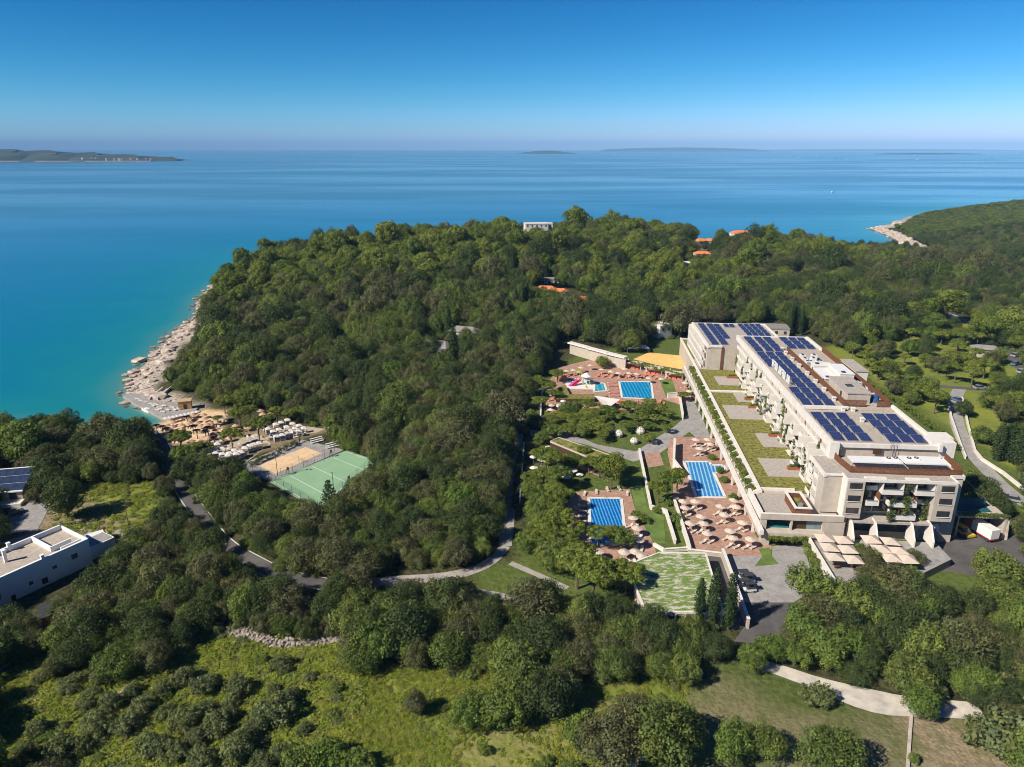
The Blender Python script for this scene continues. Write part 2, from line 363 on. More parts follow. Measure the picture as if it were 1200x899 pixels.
c = mixc(base, gcol, att('grass')); c = mixc(c, lcol, att('lawn'))
c = mixc(c, dcol, math_('MULTIPLY', att('dry'), math_('ADD', n1, .45)))
c = mixc(c, rcol, att('rock')); c = mixc(c, scol, att('sand')); l.new(c, b.inputs['Base Color'])
bp = n.new('ShaderNodeBump'); bp.inputs['Strength'].default_value = .8; bp.inputs['Distance'].default_value = .5
l.new(raw4, bp.inputs['Height']); l.new(bp.outputs[0], b.inputs['Normal'])
me.materials.append(gm); link('ground', me)['kind'] = 'structure'

# ------------------------------------------------------------------ sea
xs = axis([(-45000, -6000, 3000), (-6000, -1500, 450), (-1500, -480, 85), (-480, -90, 5), (-90, 360, 45), (360, 700, 12), (700, 1500, 80), (1500, 6000, 450), (6000, 45000, 3000)])
ys = axis([(-1500, 60, 260), (60, 220, 20), (220, 560, 5), (560, 1100, 14), (1100, 2500, 100), (2500, 45000, 2500)])
me, X, Y, _ = grid_mesh('sea', xs, ys, lambda X, Y: X * 0)
attr(me, 'offshore', np.maximum(0, -coast_d(X, Y)))
wm = bpy.data.materials.new('sea_water'); wm.use_nodes = True; n = wm.node_tree.nodes; l = wm.node_tree.links; b = n['Principled BSDF']
b.inputs['IOR'].default_value = 1.33; b.inputs['Specular IOR Level'].default_value = .5
tc = n.new('ShaderNodeTexCoord'); mp = n.new('ShaderNodeMapping'); mp.inputs['Scale'].default_value = (.30, 1, 1); l.new(tc.outputs['Object'], mp.inputs[0])
def sn(scale, det, src, rough=.5):
    t = n.new('ShaderNodeTexNoise'); t.inputs['Scale'].default_value = scale; t.inputs['Detail'].default_value = det; t.inputs['Roughness'].default_value = rough; l.new(src, t.inputs[0]); return t.outputs[0]
def rng_(v, a, b_, c_=0, d_=1):
    r = n.new('ShaderNodeMapRange'); r.inputs[1].default_value = a; r.inputs[2].default_value = b_; r.inputs[3].default_value = c_; r.inputs[4].default_value = d_; l.new(v, r.inputs[0]); return r.outputs[0]
off = att('offshore')
bed = rng_(sn(.035, 6, tc.outputs['Object']), .32, .68, -42, 40)
ad = n.new('ShaderNodeMath'); ad.operation = 'ADD'; l.new(off, ad.inputs[0])
fd = n.new('ShaderNodeMath'); fd.operation = 'MULTIPLY'; l.new(bed, fd.inputs[0]); l.new(rng_(off, 6, 120), fd.inputs[1]); l.new(fd.outputs[0], ad.inputs[1])
cr = n.new('ShaderNodeValToRGB'); l.new(rng_(ad.outputs[0], 0, 1000), cr.inputs[0]); e = cr.color_ramp.elements
SEA = [(0, (.16, .24, .18)), (.004, (.05, .22, .20)), (.014, (.010, .20, .215)), (.05, (.004, .175, .235)), (.12, (.005, .155, .255)), (.35, (.012, .14, .265)), (1, (.045, .165, .275))]
e[0].position = 0; e[0].color = (*SEA[0][1], 1); e[1].position = 1; e[1].color = (*SEA[-1][1], 1)
for p, c in SEA[1:-1]: q = e.new(p); q.color = (*c, 1)
l.new(cr.outputs[0], b.inputs['Base Color'])
patch = rng_(sn(.0022, 5, mp.outputs[0], .55), .42, .56)      # calm slicks and ruffled water
rg = rng_(patch, 0, 1, .14, .22); l.new(rg, b.inputs['Roughness'])
l.new(rng_(patch, 0, 1, .38, .29), b.inputs['Specular IOR Level'])
bp = n.new('ShaderNodeBump'); bp.inputs['Distance'].default_value = .25; l.new(sn(.28, 4, tc.outputs['Object'], .6), bp.inputs['Height']); l.new(rng_(patch, 0, 1, .10, .16), bp.inputs['Strength']); l.new(bp.outputs[0], b.inputs['Normal'])
me.materials.append(wm); link('sea', me)['kind'] = 'structure'

# ------------------------------------------------------------------ far islands
ISL = mat('island_scrub', (.030, .045, .026), .95, .3, .004, .5, col2=(.055, .065, .036)); ISR = mat('island_shore', (.36, .27, .22), .95, .2, .01)
def island(name, x0, x1, y0, depth, prof, nx=60, seed=1):
    m = MB(); n_ = 9
    for i in range(nx + 1):
        t = i / nx; x = x0 + (x1 - x0) * t; hh = prof(t) * (1 + .06 * math.sin(i * 1.7 + seed) + .05 * math.sin(i * 4.1))
        for j in range(n_):
            s = j / (n_ - 1); z = -3 + (hh + 3) * math.sin(math.pi * min(.5, s * .55) ** .9) if j else -3
            z = -3 if j == n_ - 1 else z
            m.v.append((x + 60 * math.sin(i * .9 + j), y0 + depth * s + 120 * math.sin(i * .8) * (1 - s), z))
    for i in range(nx):
        for j in range(n_ - 1):
            a = i * n_ + j; m.f.append((a, a + n_, a + n_ + 1, a + 1))
    o = m.obj(name, ISL); o['kind'] = 'structure'
    for p in o.data.polygons: p.use_smooth = True
    return o
island('island', -7200, -2830, 6000, 650, lambda t: 165 * (1 - t) ** .62 * min(1, 40 * (1 - t)) if t > .35 else 126 + 4 * math.sin(t * 30), 90)
b_ = MB(); b_.beam((-6900, 5950, 1), (-2900, 5950, 1), 40, 9); b_.obj('island_shore', ISR)['kind'] = 'structure'
island('island', 170, 1230, 14500, 700, lambda t: 10 + 44 * math.sin(math.pi * t) ** 1.3, 40, 3)
island('island', 3300, 9200, 26000, 2000, lambda t: 40 + 90 * math.sin(math.pi * t) ** .6, 60, 5)
island('island', 11500, 24000, 34000, 2000, lambda t: 10 + 60 * math.sin(math.pi * t) ** .5, 60, 8)
island('island', 6500, 8300, 13000, 350, lambda t: 10 + 14 * math.sin(math.pi * t), 40, 9)
for i in range(11):
    x = -3500 + i * 55 + rnd.uniform(-20, 20); y = 6030 + rnd.uniform(0, 60); z = 16 - i * .5; s = rnd.uniform(5, 9)
    t = thing('village_house', 'tiny white house on the tip of the far wooded island', 'house', (x, y, z), rnd.uniform(0, 1), 'houses on the island tip')
    MB().box(-s, s, -s * .7, s * .7, -14, 8).obj('wall', WHITE, t)
    m = MB(); m.add([(-s, -s * .7, 8), (s, -s * .7, 8), (s, s * .7, 8), (-s, s * .7, 8), (-s, 0, 12), (s, 0, 12)], [(0, 1, 5, 4), (2, 3, 4, 5), (3, 0, 4), (1, 2, 5)]); m.obj('roof', ROOFO, t)

# ------------------------------------------------------------------ haze
hb = MB().box(-46000, 46000, -2500, 46000, -9, 420); ho = hb.obj('haze', None); ho['kind'] = 'stuff'
hm = bpy.data.materials.new('haze'); hm.use_nodes = True; n = hm.node_tree.nodes; n.remove(n['Principled BSDF'])
pv = n.new('ShaderNodeVolumePrincipled'); pv.inputs['Color'].default_value = (.31, .63, 1, 1); pv.inputs['Density'].default_value = 4.6e-5; pv.inputs['Anisotropy'].default_value = -.28
hm.node_tree.links.new(pv.outputs[0], n['Material Output'].inputs['Volume']); ho.data.materials.append(hm)
# ------------------------------------------------------------------ the hotel
H = thing('hotel', 'long white hotel with stepped balconies, green terrace roof and solar panels on top', 'hotel', (HO[0], HO[1], 0), -TH)
def hbox(name, m, *bx, par=H):
    b = MB()
    for q in bx: b.box(*q)
    return b.obj(name, m, par)
def hpt(u, v, z): x, y = hw(u, v); return x, y, z
hbox('wall', CREAM, (1.0, 23.9, .3, 99.8, 12.5, 32.7))
hbox('roof', ROOFC, (-.9, 23.4, .4, 23.8, 32.6, 32.95), (-.9, 23.4, 23.85, 100.3, 32.6, 33.1))
hbox('parapet', WHITE, (-1.75, -.95, -.9, 100.6, 32.15, 33.75), (23.4, 24.2, -.6, 100.3, 31.9, 33.8), (-.95, 23.4, 100.31, 100.8, 32.3, 33.6), (-.95, 23.4, -.25, .39, 32.2, 33.2), (-1.73, .98, -.85, 100, 32.0, 32.14))
hbox('roof_curb', WHITE, (-.6, 11.2, 23.6, 24.5, 33.11, 33.9)); hbox('gutter', DARK, (-.94, -.55, .45, 100.2, 33.11, 33.2))
hbox('corner_pier', WHITE, (-1.74, .4, -1.2, -.27, 29.6, 33.7), (-1.74, -1.2, -.26, .9, 29.6, 32.0))
hbox('facade_wall', FACB, (.84, .925, .4, 99.7, 20.1, 32.0))
# long facade: every bay and floor a balcony with its glass door
BW = 4.08; FL = [20.1, 23.25, 26.4, 29.55]; FH = 3.15
def balcony_mesh(d, solid):
    b = MB(); b.box(1 - d, 1.0, 0, BW - .01, -.24, 0); b.box(1 - d, .83, 0, .24, .005, FH - .25)
    if solid: b.box(1 - d, 1 - d + .16, .245, BW - .02, .005, .95)
    else: b.box(1 - d, 1 - d + .16, .245, BW * .6, .005, .95)
    return b.mesh('balcony', WHITE)
BALC = {(d, s): balcony_mesh(d, s) for d in (2.5, 4.3, 5.4) for s in (0, 1)}
door = MB(); door.box(.76, .83, .6, 3.6, .03, 2.45); DOOR = door.mesh('glass_door', GLASS)
fr_ = MB()
for q in (.5, 2.05, 3.6): fr_.box(.7, .835, q, q + .1, .02, 2.5)
fr_.box(.7, .835, .6, 3.6, 2.46, 2.56); FRM = fr_.mesh('frame', DARK)
VINES = []; BALPOS = []
for j in range(24):
    for f in range(4):
        d = 2.5 if f == 3 else (4.3 if (j + f) % 2 else 2.5) if j > 3 else (5.4 if (j + f) % 2 else 4.3)
        if j > 20 and f < 3: d = 2.5
        o = link('balcony', BALC[(d, 1 if (j * 3 + f) % 5 else 0)], H, (0, .9 + j * BW, FL[f])); link('frame', FRM, o); link('glass_door', DOOR, o)
        BALPOS.append((1 - d, .9 + j * BW, FL[f], j, f))
tp = MB().box(-.6, .83, 0, 1.0, .02, 2.9).mesh('timber_panel', WOOD)
for j, f in [(1, 3), (4, 3), (6, 3), (8, 2), (10, 3), (3, 2), (12, 3), (13, 2), (15, 3), (18, 3), (9, 1), (6, 1), (14, 1), (20, 2)]: link('timber_panel', tp, H, (0, .9 + j * BW + 2.9, FL[f]))
hbox('stair_wall', CREAM, (-5.5, -1.56, -10.2, -9.7, 20.1, 29.4), (-5.5, -5.2, -9.69, -6.6, 20.1, 29.4))
hbox('roof', ROOFT, (-5.5, 1.0, -9.69, .29, 29.0, 29.5))
hbox('parapet', WHITE, (-5.75, -5.2, -10.4, .2, 29.0, 29.75), (-5.19, -1.56, -10.4, -9.71, 29.41, 29.75))
for k in range(2):
    for f in range(3):
        o = link('balcony', BALC[(4.3, 1)], H, (-2.2, -6.5 + k * 3.4, FL[f])); link('glass_door', DOOR, o)
hbox('wall', CREAM, (-1.5, 1.0, -9.69, .29, 20.1, 29.0))
# end block with its recessed middle bay
hbox('wall', CREAM, (-1.55, 2.4, -13.0, -9.5, 20.2, 29.38), (17.8, 22.3, -13.0, -9.5, 20.2, 29.38), (-1.55, 22.3, -9.49, .28, 20.2, 29.3), (22.31, 25.1, -9.4, .27, 12.5, 29.3))
hbox('facade_edge', WHITE, (-1.57, -1.35, -13.02, -9.6, 20.19, 30.0), (-1.34, 22.1, -13.02, -12.7, 29.381, 30.05), (22.1, 22.32, -13.02, -9.41, 29.71, 30.05), (25.0, 25.3, -9.6, .3, 29.0, 30.05), (22.33, 24.99, -9.6, -9.3, 29.31, 30.05))
hbox('roof', ROOFT, (-1.34, 22.1, -12.69, -9.0, 29.4, 29.7), (-1.5, 25.0, -8.99, .25, 29.31, 29.6))
hbox('rooflight', WHITE, (2.6, 7.2, -12.3, -11.2, 29.71, 30.0), (11.5, 16.5, -12.3, -11.2, 29.71, 30.0))
for u in (-.9, 18.85):
    for z in (27.6, 24.5, 21.4):
        o = hbox('window', WOODD, (u, u + 2.75, -13.06, -12.9, z, z + 1.45)); b = MB()
        for k in range(3): b.box(u + .12 + k * .86, u + .12 + k * .86 + .78, -13.09, -13.0, z + .12, z + 1.33)
        b.obj('pane', GLASS, o); hbox('sill', WHITE, (u - .05, u + 2.8, -13.2, -12.95, z - .1, z - .005), par=o)
for k, (u0, u1, z, dd) in enumerate([(6.4, 11.0, 26.6, 3.4), (13.6, 17.7, 26.6, 3.4), (3.4, 6.3, 23.5, 3.0), (8.4, 14.4, 23.5, 3.3), (9.6, 14.6, 20.35, 3.4), (2.5, 6.2, 26.6, 1.4), (14.6, 17.7, 23.5, 1.4)]):
    b = MB(); v0 = -9.5 - dd; b.box(u0, u1, v0, -9.51, z - .22, z); b.box(u0, u1, v0, v0 + .15, z + .002, z + .85)
    b.box(u0, u0 + .2, v0 + .151, -9.51, z + .002, z + (2.8 if k < 2 else 1.1)); b.box(u1 - .2, u1, v0 + .151, -9.51, z + .002, z + (2.8 if k < 2 else 1.1)); o = b.obj('balcony', WHITE, H)
    hbox('railing', GLASSB, (u0 + .25, u1 - .25, v0 + .04, v0 + .1, z + .853, z + 1.1), par=o)
for z in (20.4, 23.5, 26.6):
    for u in (2.6, 6.5, 10.2, 13.9):
        o = hbox('window', DARK, (u, u + 3.5, -9.56, -9.495, z + .05, z + 2.6)); hbox('pane', GLASS, (u + .12, u + 1.7, -9.6, -9.55, z + .15, z + 2.5), (u + 1.82, u + 3.38, -9.6, -9.55, z + .15, z + 2.5), par=o)
for q in ((6.25, 6.45, -12.3, -9.6, 23.6, 26.3), (14.6, 14.8, -12.0, -9.6, 23.6, 26.3), (11.1, 11.3, -12, -9.6, 20.4, 23.2)): hbox('timber_panel', WOOD, q)
# set-back top floor: end wall, canopies, fans, slatted screen, ladder
hbox('timber_panel', WOOD, (.1, .9, -.35, -.26, 29.7, 32.1)); hbox('window', WOODD, (8.6, 10.6, -.33, -.24, 30.7, 32.2)); hbox('lift_block', WHITE, (22.0, 27.6, .4, 4.6, 30, 33.9), (24.3, 29.2, 4.7, 8.5, 26, 33.4))
for u0, u1, v0, v1 in ((1.0, 12.2, -8.0, -4.7), (12.8, 22.0, -7.9, -3.7)):
    o = hbox('canopy', WHITEP, (u0, u1, v0, v1, 31.75, 32.05)); b = MB()
    for k in range(6): b.cyl(u0 + .3 + (u1 - u0 - .6) * k / 5, v0 + .3, 29.62, 31.74, .07, n=6)
    b.obj('post', DARK, o)
for k, (u, v) in enumerate([(9.6, -6.2), (11.2, -6.0), (14.3, -5.8), (16.0, -5.6)]):
    t = thing('air_conditioner', ('white unit with round black fan on the front canopy, %s of four') % ('leftmost', 'second from the left', 'third from the left', 'rightmost')[k], 'air conditioner', hpt(u, v, 32.05), -TH, 'fans on the canopy')
    MB().box(-.6, .6, -.55, .55, .0, .35).obj('case', WHITEP, t); b = MB(); b.cyl(-.0, 0, .351, .5, .48, n=14); f_ = b.obj('fan', DARK, t); MB().cyl(0, 0, .501, .54, .18, n=10).obj('hub', WHITEP, f_)
def slats(pts, z0, z1, st=.22, m=WOOD):
    b = MB()
    for (x0, y0), (x1, y1) in zip(pts, pts[1:]):
        L = math.hypot(x1 - x0, y1 - y0); n = int(L / st); ux, uy = (x1 - x0) / L, (y1 - y0) / L
        for i in range(n):
            q = (i + .5) / n; b.beam((x0 + (x1 - x0) * q, y0 + (y1 - y0) * q, z0), (x0 + (x1 - x0) * q, y0 + (y1 - y0) * q, z1 - .05 * (i % 2)), st * .8, .06, up=(-uy, ux, 0))
        for z in (z0 + .2, z1 - .25): b.beam((x0, y0, z), (x1, y1, z), .05, .1)
    return b
s_ = slats([(-.5, -.4), (-.4, -3.0), (.5, -8.9), (12, -9.3), (24.7, -9.0)], 29.65, 31.3); tag(s_.obj('screen', WOOD, H), kind='stuff')
s_ = slats([(24.8, -8.9), (25.2, -.1)], 29.65, 31.6); tag(s_.obj('screen', WOOD, H), kind='stuff')
b = MB()
for u in (12.3, 12.95, 13.6): b.cyl(u, -.55, 29.7, 34.2, .05, n=6)
for k in range(14): b.beam((12.3, -.55, 29.9 + k * .3), (12.95, -.55, 29.9 + k * .3), .04)
b.obj('ladder', STEEL, H)
# equipment yard behind brown slatted screens
hbox('yard_floor', ROOFC, (11.3, 23.3, 26.5, 81, 33.11, 33.25))
tag(slats([(11.2, 81.5), (11.0, 27), (11.1, 26.4), (16.8, 26.2)], 33.25, 35.1).obj('screen', WOOD, H), kind='stuff'); tag(slats([(23.2, 82), (23.2, 26.4), (19.6, 26.3)], 33.25, 35.1).obj('screen', WOOD, H), kind='stuff')
t = thing('plant_room', 'big flat-roofed white plant room among the roof machinery', 'plant room', hpt(0, 0, 0), -TH)
MB().box(12.6, 18.6, 28.6, 43.5, 33.26, 36.0).obj('wall', CREAM, t); MB().box(12.4, 18.8, 28.4, 43.7, 36.0, 36.3).obj('roof', ROOFT, t); MB().box(14.2, 16.0, 34.0, 36, 36.301, 36.5).obj('hatch', DARK, t); MB().box(12.5, 12.59, 33, 34, 33.3, 35.2).obj('door', DARK, t)
for nm, lab, bx, m in [('roof_cabin', 'long white box cabin at the far end of the roof machinery yard', (12.4, 18.0, 56.6, 59.8, 33.26, 35.6), WHITE), ('roof_cabin', 'white ventilation cabin against the right screen of the roof yard', (16.6, 20.6, 46.0, 56.4, 33.26, 36.2), WHITE), ('roof_cabin', 'low white cabin with dark hatches in the middle of the roof yard', (11.9, 15.8, 45.0, 55.5, 33.26, 34.9), CREAM)]:
    t = thing(nm, lab, 'cabin', hpt(0, 0, 0), -TH); x0, x1, y0, y1, z0, z1 = bx; MB().box(*bx).obj('wall', m, t); MB().box(x0 - .15, x1 + .15, y0 - .15, y1 + .15, z1, z1 + .18).obj('roof', WHITEP, t); MB().box(x0 + .8, x0 + 1.9, y0 + 1, y0 + 2.2, z1 + .181, z1 + .45).obj('hatch', DARK, t)
    MB().box(x0 - .04, x0 - .001, y0 + .5, y0 + 1.4, z0 + .2, z0 + 1.5).obj('vent_grille', DARK, t)
AC = thing('air_handler', 'white air handling unit with louvred side in the roof yard', 'air handler', (0, 0, -50), 0, 'air handlers in the roof yard')
MB().box(-1, 1, -.8, .8, .15, 1.7).obj('case', WHITEP, AC); b = MB()
for q in (-.5, .5): b.cyl(q, 0, 1.7, 1.85, .42, n=12)
b.obj('fan', DARK, AC); b = MB(); [b.box(-.85, .85, -.84, -.801, .3 + k * .22, .42 + k * .22) for k in range(6)]; b.obj('louvre', STEEL, AC)
pa = Proto(AC)
for u, v, lab in [(13.2, 64.0, 'nearest the long cabin'), (16.6, 64.6, 'in its far right corner'), (13.0, 67.5, 'at its left screen'), (15.8, 68.0, 'in the middle of the far row'), (13.4, 71.2, 'farthest left'), (17.2, 71.6, 'farthest right'), (20.6, 38.5, 'beside the big plant room'), (20.4, 33.5, 'under the blue tank'), (20.8, 43.5, 'behind the ventilation cabin')]:
    pa.put(hpt(u, v, 33.26), -TH + rnd.choice((0, 1.57)), 'white air handling unit in the roof yard, ' + lab)
RV = thing('roof_vent', 'x', 'roof vent', (0, 0, -50), 0, 'white roof vents along the brown screen'); MB().box(-.42, .42, -.42, .42, 0, .9).obj('box', WHITE, RV); MB().box(-.55, .55, -.55, .55, .9, 1.08).obj('cap', WHITEP, RV)
pv_ = Proto(RV); ol = ['first', 'second', 'third', 'fourth', 'fifth', 'sixth', 'seventh', 'eighth']
for k, v in enumerate([78, 70.4, 62.9, 54.7, 46.7, 39.2, 31.0]): pv_.put(hpt(9.9, v, 33.1), -TH, 'white box vent beside the brown roof screen, %s from the far end' % ol[k])
for u, v, lab in [(9.6, 23.0, 'left of the pair at the near end of the screen'), (12.2, 23.0, 'right of the pair at the near end of the screen'), (11.6, 15.2, 'standing between the two front solar arrays'), (10.2, 83.5, 'between the far solar arrays')]: pv_.put(hpt(u, v, 33.0), -TH, 'white box vent ' + lab)
t = thing('stair_head', 'white stair head box on the right edge of the hotel roof', 'stair head', hpt(0, 0, 0), -TH); MB().box(23.9, 27.4, 53, 66, 28, 35).obj('wall', WHITE, t); MB().box(23.7, 27.6, 52.8, 66.2, 35, 35.25).obj('roof', ROOFT, t)
t = thing('water_tank', 'blue tank behind the plant room on the hotel roof', 'tank', hpt(20.6, 30.0, 33.26), -TH); MB().cyl(0, 0, .2, 2.0, 1.0, .9, 14).obj('drum', mat('blue_plastic', (.03, .09, .25), .5), t); MB().box(-1, 1, -1, 1, 0, .2).obj('base', STEEL, t)
# sign on the roof seen from behind
t = thing('roof_sign', 'row of white sign letters seen from behind on the left roof edge', 'sign', hpt(0, 0, 0), -TH); b = MB()
for k in range(12): v = 42.5 + k * 1.75; b.beam((2.2, v, 33.1), (1.3, v, 35.4), .06); b.beam((1.3, v, 33.1), (1.3, v, 36.0), .06)
for z in (33.7, 34.9): b.beam((1.35, 42, z), (1.35, 62.5, z), .08)
b.obj('frame', STEEL, t)
for k in range(9):
    v = 43.2 + k * 2.15; b = MB(); s = k % 4
    b.box(1.0, 1.2, v, v + .38, 33.6, 36.0)
    if s in (0, 2): b.box(1.0, 1.2, v + 1.1, v + 1.48, 33.6, 36.0)
    if s in (0, 3): b.box(1.0, 1.2, v + .39, v + 1.09, 34.6, 35.0)
    if s in (1, 2): b.box(1.0, 1.2, v + .39, v + 1.09, 33.6, 34.0)
    if s == 3: b.box(1.0, 1.2, v + .39, v + 1.4, 35.6, 36.0)
    b.obj('letter', WHITEP, t)
# solar arrays
sm_ = bpy.data.materials.new('solar_cells'); sm_.use_nodes = True; n = sm_.node_tree.nodes; l = sm_.node_tree.links; b = n['Principled BSDF']; b.inputs['Roughness'].default_value = .25; b.inputs['Specular IOR Level'].default_value = .35
tc = n.new('ShaderNodeTexCoord'); br = n.new('ShaderNodeTexBrick'); br.offset = 0; br.inputs['Scale'].default_value = 1; br.inputs['Color1'].default_value = (.018, .028, .095, 1); br.inputs['Color2'].default_value = (.025, .036, .115, 1); br.inputs['Mortar'].default_value = (.16, .19, .29, 1); br.inputs['Mortar Size'].default_value = .012; br.inputs['Brick Width'].default_value = .62; br.inputs['Row Height'].default_value = .55
l.new(tc.outputs['Object'], br.inputs[0]); l.new(br.outputs[0], b.inputs[0])
PAN = {}
def panel_mesh(wd, dp):
    k = (round(wd, 2), round(dp, 2))
    if k not in PAN:
        b = MB(); h = .42; b.add([(0, 0, .18), (wd, 0, .18), (wd, dp, .18 + h), (0, dp, .18 + h), (0, 0, .12), (wd, 0, .12), (wd, dp, .12 + h), (0, dp, .12 + h)], [(0, 1, 2, 3), (7, 6, 5, 4), (0, 4, 5, 1), (1, 5, 6, 2), (2, 6, 7, 3), (3, 7, 4, 0)])
        f = MB(); f.box(.1, .2, .1, .2, 0, .12); f.box(wd - .2, wd - .1, .1, .2, 0, .12); f.box(.1, .2, dp - .25, dp - .15, 0, .5); f.box(wd - .2, wd - .1, dp - .25, dp - .15, 0, .5); f.beam((0, -.02, .17), (wd, -.02, .17), .05, .09); f.beam((0, dp + .02, .57), (wd, dp + .02, .57), .05, .09); f.beam((-.02, 0, .16), (-.02, dp, .58), .05, .09); f.beam((wd + .02, 0, .16), (wd + .02, dp, .58), .05, .09)
        PAN[k] = (b.mesh('panel', sm_), f.mesh('frame', STEEL))
    return PAN[k]
def array(lab, cols, v0, v1, rows, z):
    t = thing('solar_array', lab, 'solar array', hpt(0, 0, z), -TH, 'solar arrays on the hotel roof'); dp = (v1 - v0) / rows
    for u0, u1 in cols:
        for r in range(rows):
            a, f = panel_mesh(u1 - u0, dp - .42); o = link('panel', a, t, (u0, v0 + r * dp, 0)); link('frame', f, o)
array('solar array of twelve panels on the left of the front roof section', [(.1, 2.75), (3.4, 6.0), (6.6, 9.2)], 2, 20.6, 4, 32.95)
array('solar array of twelve panels on the front roof section, by the right parapet', [(13.1, 15.8), (16.2, 18.9), (19.3, 22.0)], 1.8, 20.6, 4, 32.95)
array('long double row of solar panels beside the roof sign and brown screen', [(3.2, 5.75), (6.3, 8.85)], 26.2, 79, 11, 33.1)
array('three solar panels between the roof sign and the roof curb', [(.2, 2.7)], 26.2, 41, 3, 33.1); array('four solar panels just beyond the roof sign', [(.2, 2.7)], 62, 79, 4, 33.1)
array('solar array at the far left of the main roof', [(.5, 3.2), (4.2, 6.8), (7.4, 10.2)], 80.5, 99.6, 4, 33.1); array('square solar array beyond the machinery yard', [(13.3, 16), (16.5, 19.1), (19.6, 22.3)], 85, 99.6, 3, 33.1)
array('two-column solar array on the lower far wing, by its left edge', [(-9.9, -7.4), (-6.4, -3.9)], 102.5, 135.5, 8, 29.3); array('narrow column of solar panels on the far wing beside the main block', [(-3.6, -1.3)], 112, 135, 5, 29.3)
array('solar array at the far right of the lower far wing', [(6.6, 8.6), (9, 11), (11.4, 13.4), (13.8, 15.8)], 117, 136, 4, 29.3); array('pair of solar panels alone on the far wing', [(.5, 2.4), (2.8, 4.7)], 131, 135.6, 1, 29.3)
# far wing
hbox('wall', CREAM, (-11.8, -6.7, 100.5, 137, 12.5, 28.9), (-6.69, 18, 100.9, 137, 12.5, 28.9)); hbox('roof', ROOFT, (-11.3, 17.6, 101.2, 136.6, 28.91, 29.25)); hbox('timber_panel', WOOD, (-6.68, -5.9, 100.45, 100.89, 20.1, 28.9))
hbox('parapet', WHITE, (-12.1, -11.3, 100.2, 137.3, 28.6, 29.8), (-11.29, -6.5, 100.2, 100.9, 28.91, 29.6), (-11.29, 18, 136.7, 137.3, 28.91, 29.6), (17.61, 18.3, 100.9, 136.69, 28.6, 29.7))
for k in range(7):
    for f in range(3):
        v = 102.5 + k * 4.8; o = hbox('balcony', WHITE, (-13.4, -11.81, v, v + 4.6, FL[f] - .2, FL[f]), (-13.4, -13.25, v, v + 4.6, FL[f] + .003, FL[f] + .95), (-13.4, -11.81, v + 4.61, v + 4.8, FL[f], FL[f] + 2.9)); hbox('glass_door', GLASS, (-11.88, -11.811, v + .3, v + 4.2, FL[f] + .05, FL[f] + 2.5), par=o)
# podium with the green roof terrace
hb_ = MB().prism([(-16.6, -1.5), (-15.3, 75), (-14.9, 146), (-6.5, 146), (-6.5, 137.4), (.98, 137.4), (.98, -1.5)], 12.5, 19.9).obj('podium', CREAM, H)
b = MB(); b.prism([(-16.2, 1), (-15.0, 73.9), (-1, 73.9), (-1, -1.2), (-7.9, -1.2), (-7.9, 1)], 19.91, 20.06); b.prism([(-14.95, 75.2), (-14.6, 103), (-1, 100), (-1, 75.2)], 19.91, 20.06); b.box(-14.2, -11.5, 114.5, 145, 19.91, 20.06); b.box(-10.8, -7, 115.5, 145, 19.91, 20.06); gr = b.obj('green_roof', SEDUM, H)
hbox('roof_curb', WHITE, (-15.0, -1, 74.0, 75.1, 19.91, 20.5), (-11.4, -10.9, 114, 145.6, 19.91, 20.7), (-14.8, -7, 145.2, 145.9, 19.91, 20.5), (-16.2, -8, .2, .9, 19.91, 20.4))
MB().add([(-17.1, -1.5, 19.91), (-16.3, -1.5, 19.91), (-15.05, 74, 19.91), (-14.3, 146, 19.91), (-15.0, 146, 19.91), (-15.8, 74, 19.91), (-17.1, -1.5, 20.6), (-16.3, -1.5, 20.6), (-15.05, 74, 20.6), (-14.3, 146, 20.6), (-15.0, 146, 20.6), (-15.8, 74, 20.6)],
     [(6, 7, 8, 11), (11, 8, 9, 10), (0, 6, 11, 5), (5, 11, 10, 4), (1, 2, 8, 7), (2, 3, 9, 8), (0, 1, 7, 6), (3, 4, 10, 9)]).obj('terrace_edge', WHITE, H)
for q in [(-10.5, -2.2, 81.8, 91.8), (-7.5, -1.2, 64.5, 74.3), (-13.6, -1.2, 48.4, 60.8), (-8.8, -2, 27, 37), (-12.4, -1.2, 7.8, 19), (-14.3, -11.9, 100.6, 114)]: hbox('terrace_paving', ROOFT, (*q, 20.061, 20.2))
# hedge trough and outer beam along the podium
hbox('trough', CREAM, (-18.7, -16.0, .5, 112, 16.2, 17.6))
MB().add([(-20.1, -15.8, 16.6), (-19.2, -15.8, 16.6), (-17.6, 112, 16.6), (-18.3, 112, 16.6), (-20.1, -15.8, 17.8), (-19.2, -15.8, 17.8), (-17.6, 112, 17.8), (-18.3, 112, 17.8)], [(3, 2, 1, 0), (4, 5, 6, 7), (0, 1, 5, 4), (1, 2, 6, 5), (2, 3, 7, 6), (3, 0, 4, 7)]).obj('outer_beam', WHITE, H)
fm_ = MB().add([(-18.9, 0, 17.2), (-16.0, 0, 17.2), (-16.0, 0, 19.9), (-18.9, 0, 17.9), (-18.9, .35, 17.2), (-16.0, .35, 17.2), (-16.0, .35, 19.9), (-18.9, .35, 17.9)], [(0, 1, 2, 3), (7, 6, 5, 4), (0, 4, 5, 1), (1, 5, 6, 2), (2, 6, 7, 3), (3, 7, 4, 0)]).mesh('trough_fin', WHITE)
for k in range(27): link('trough_fin', fm_, H, (.016 * (k * 4.1), 1.5 + k * 4.1, 0))
cm = MB().box(-.25, .25, -.25, .25, 0, 4.1).mesh('column', WHITE)
for k in range(15): v = -8 + k * 8.2; link('column', cm, H, (-19.5 + .0145 * (v + 12), v, 12.6))
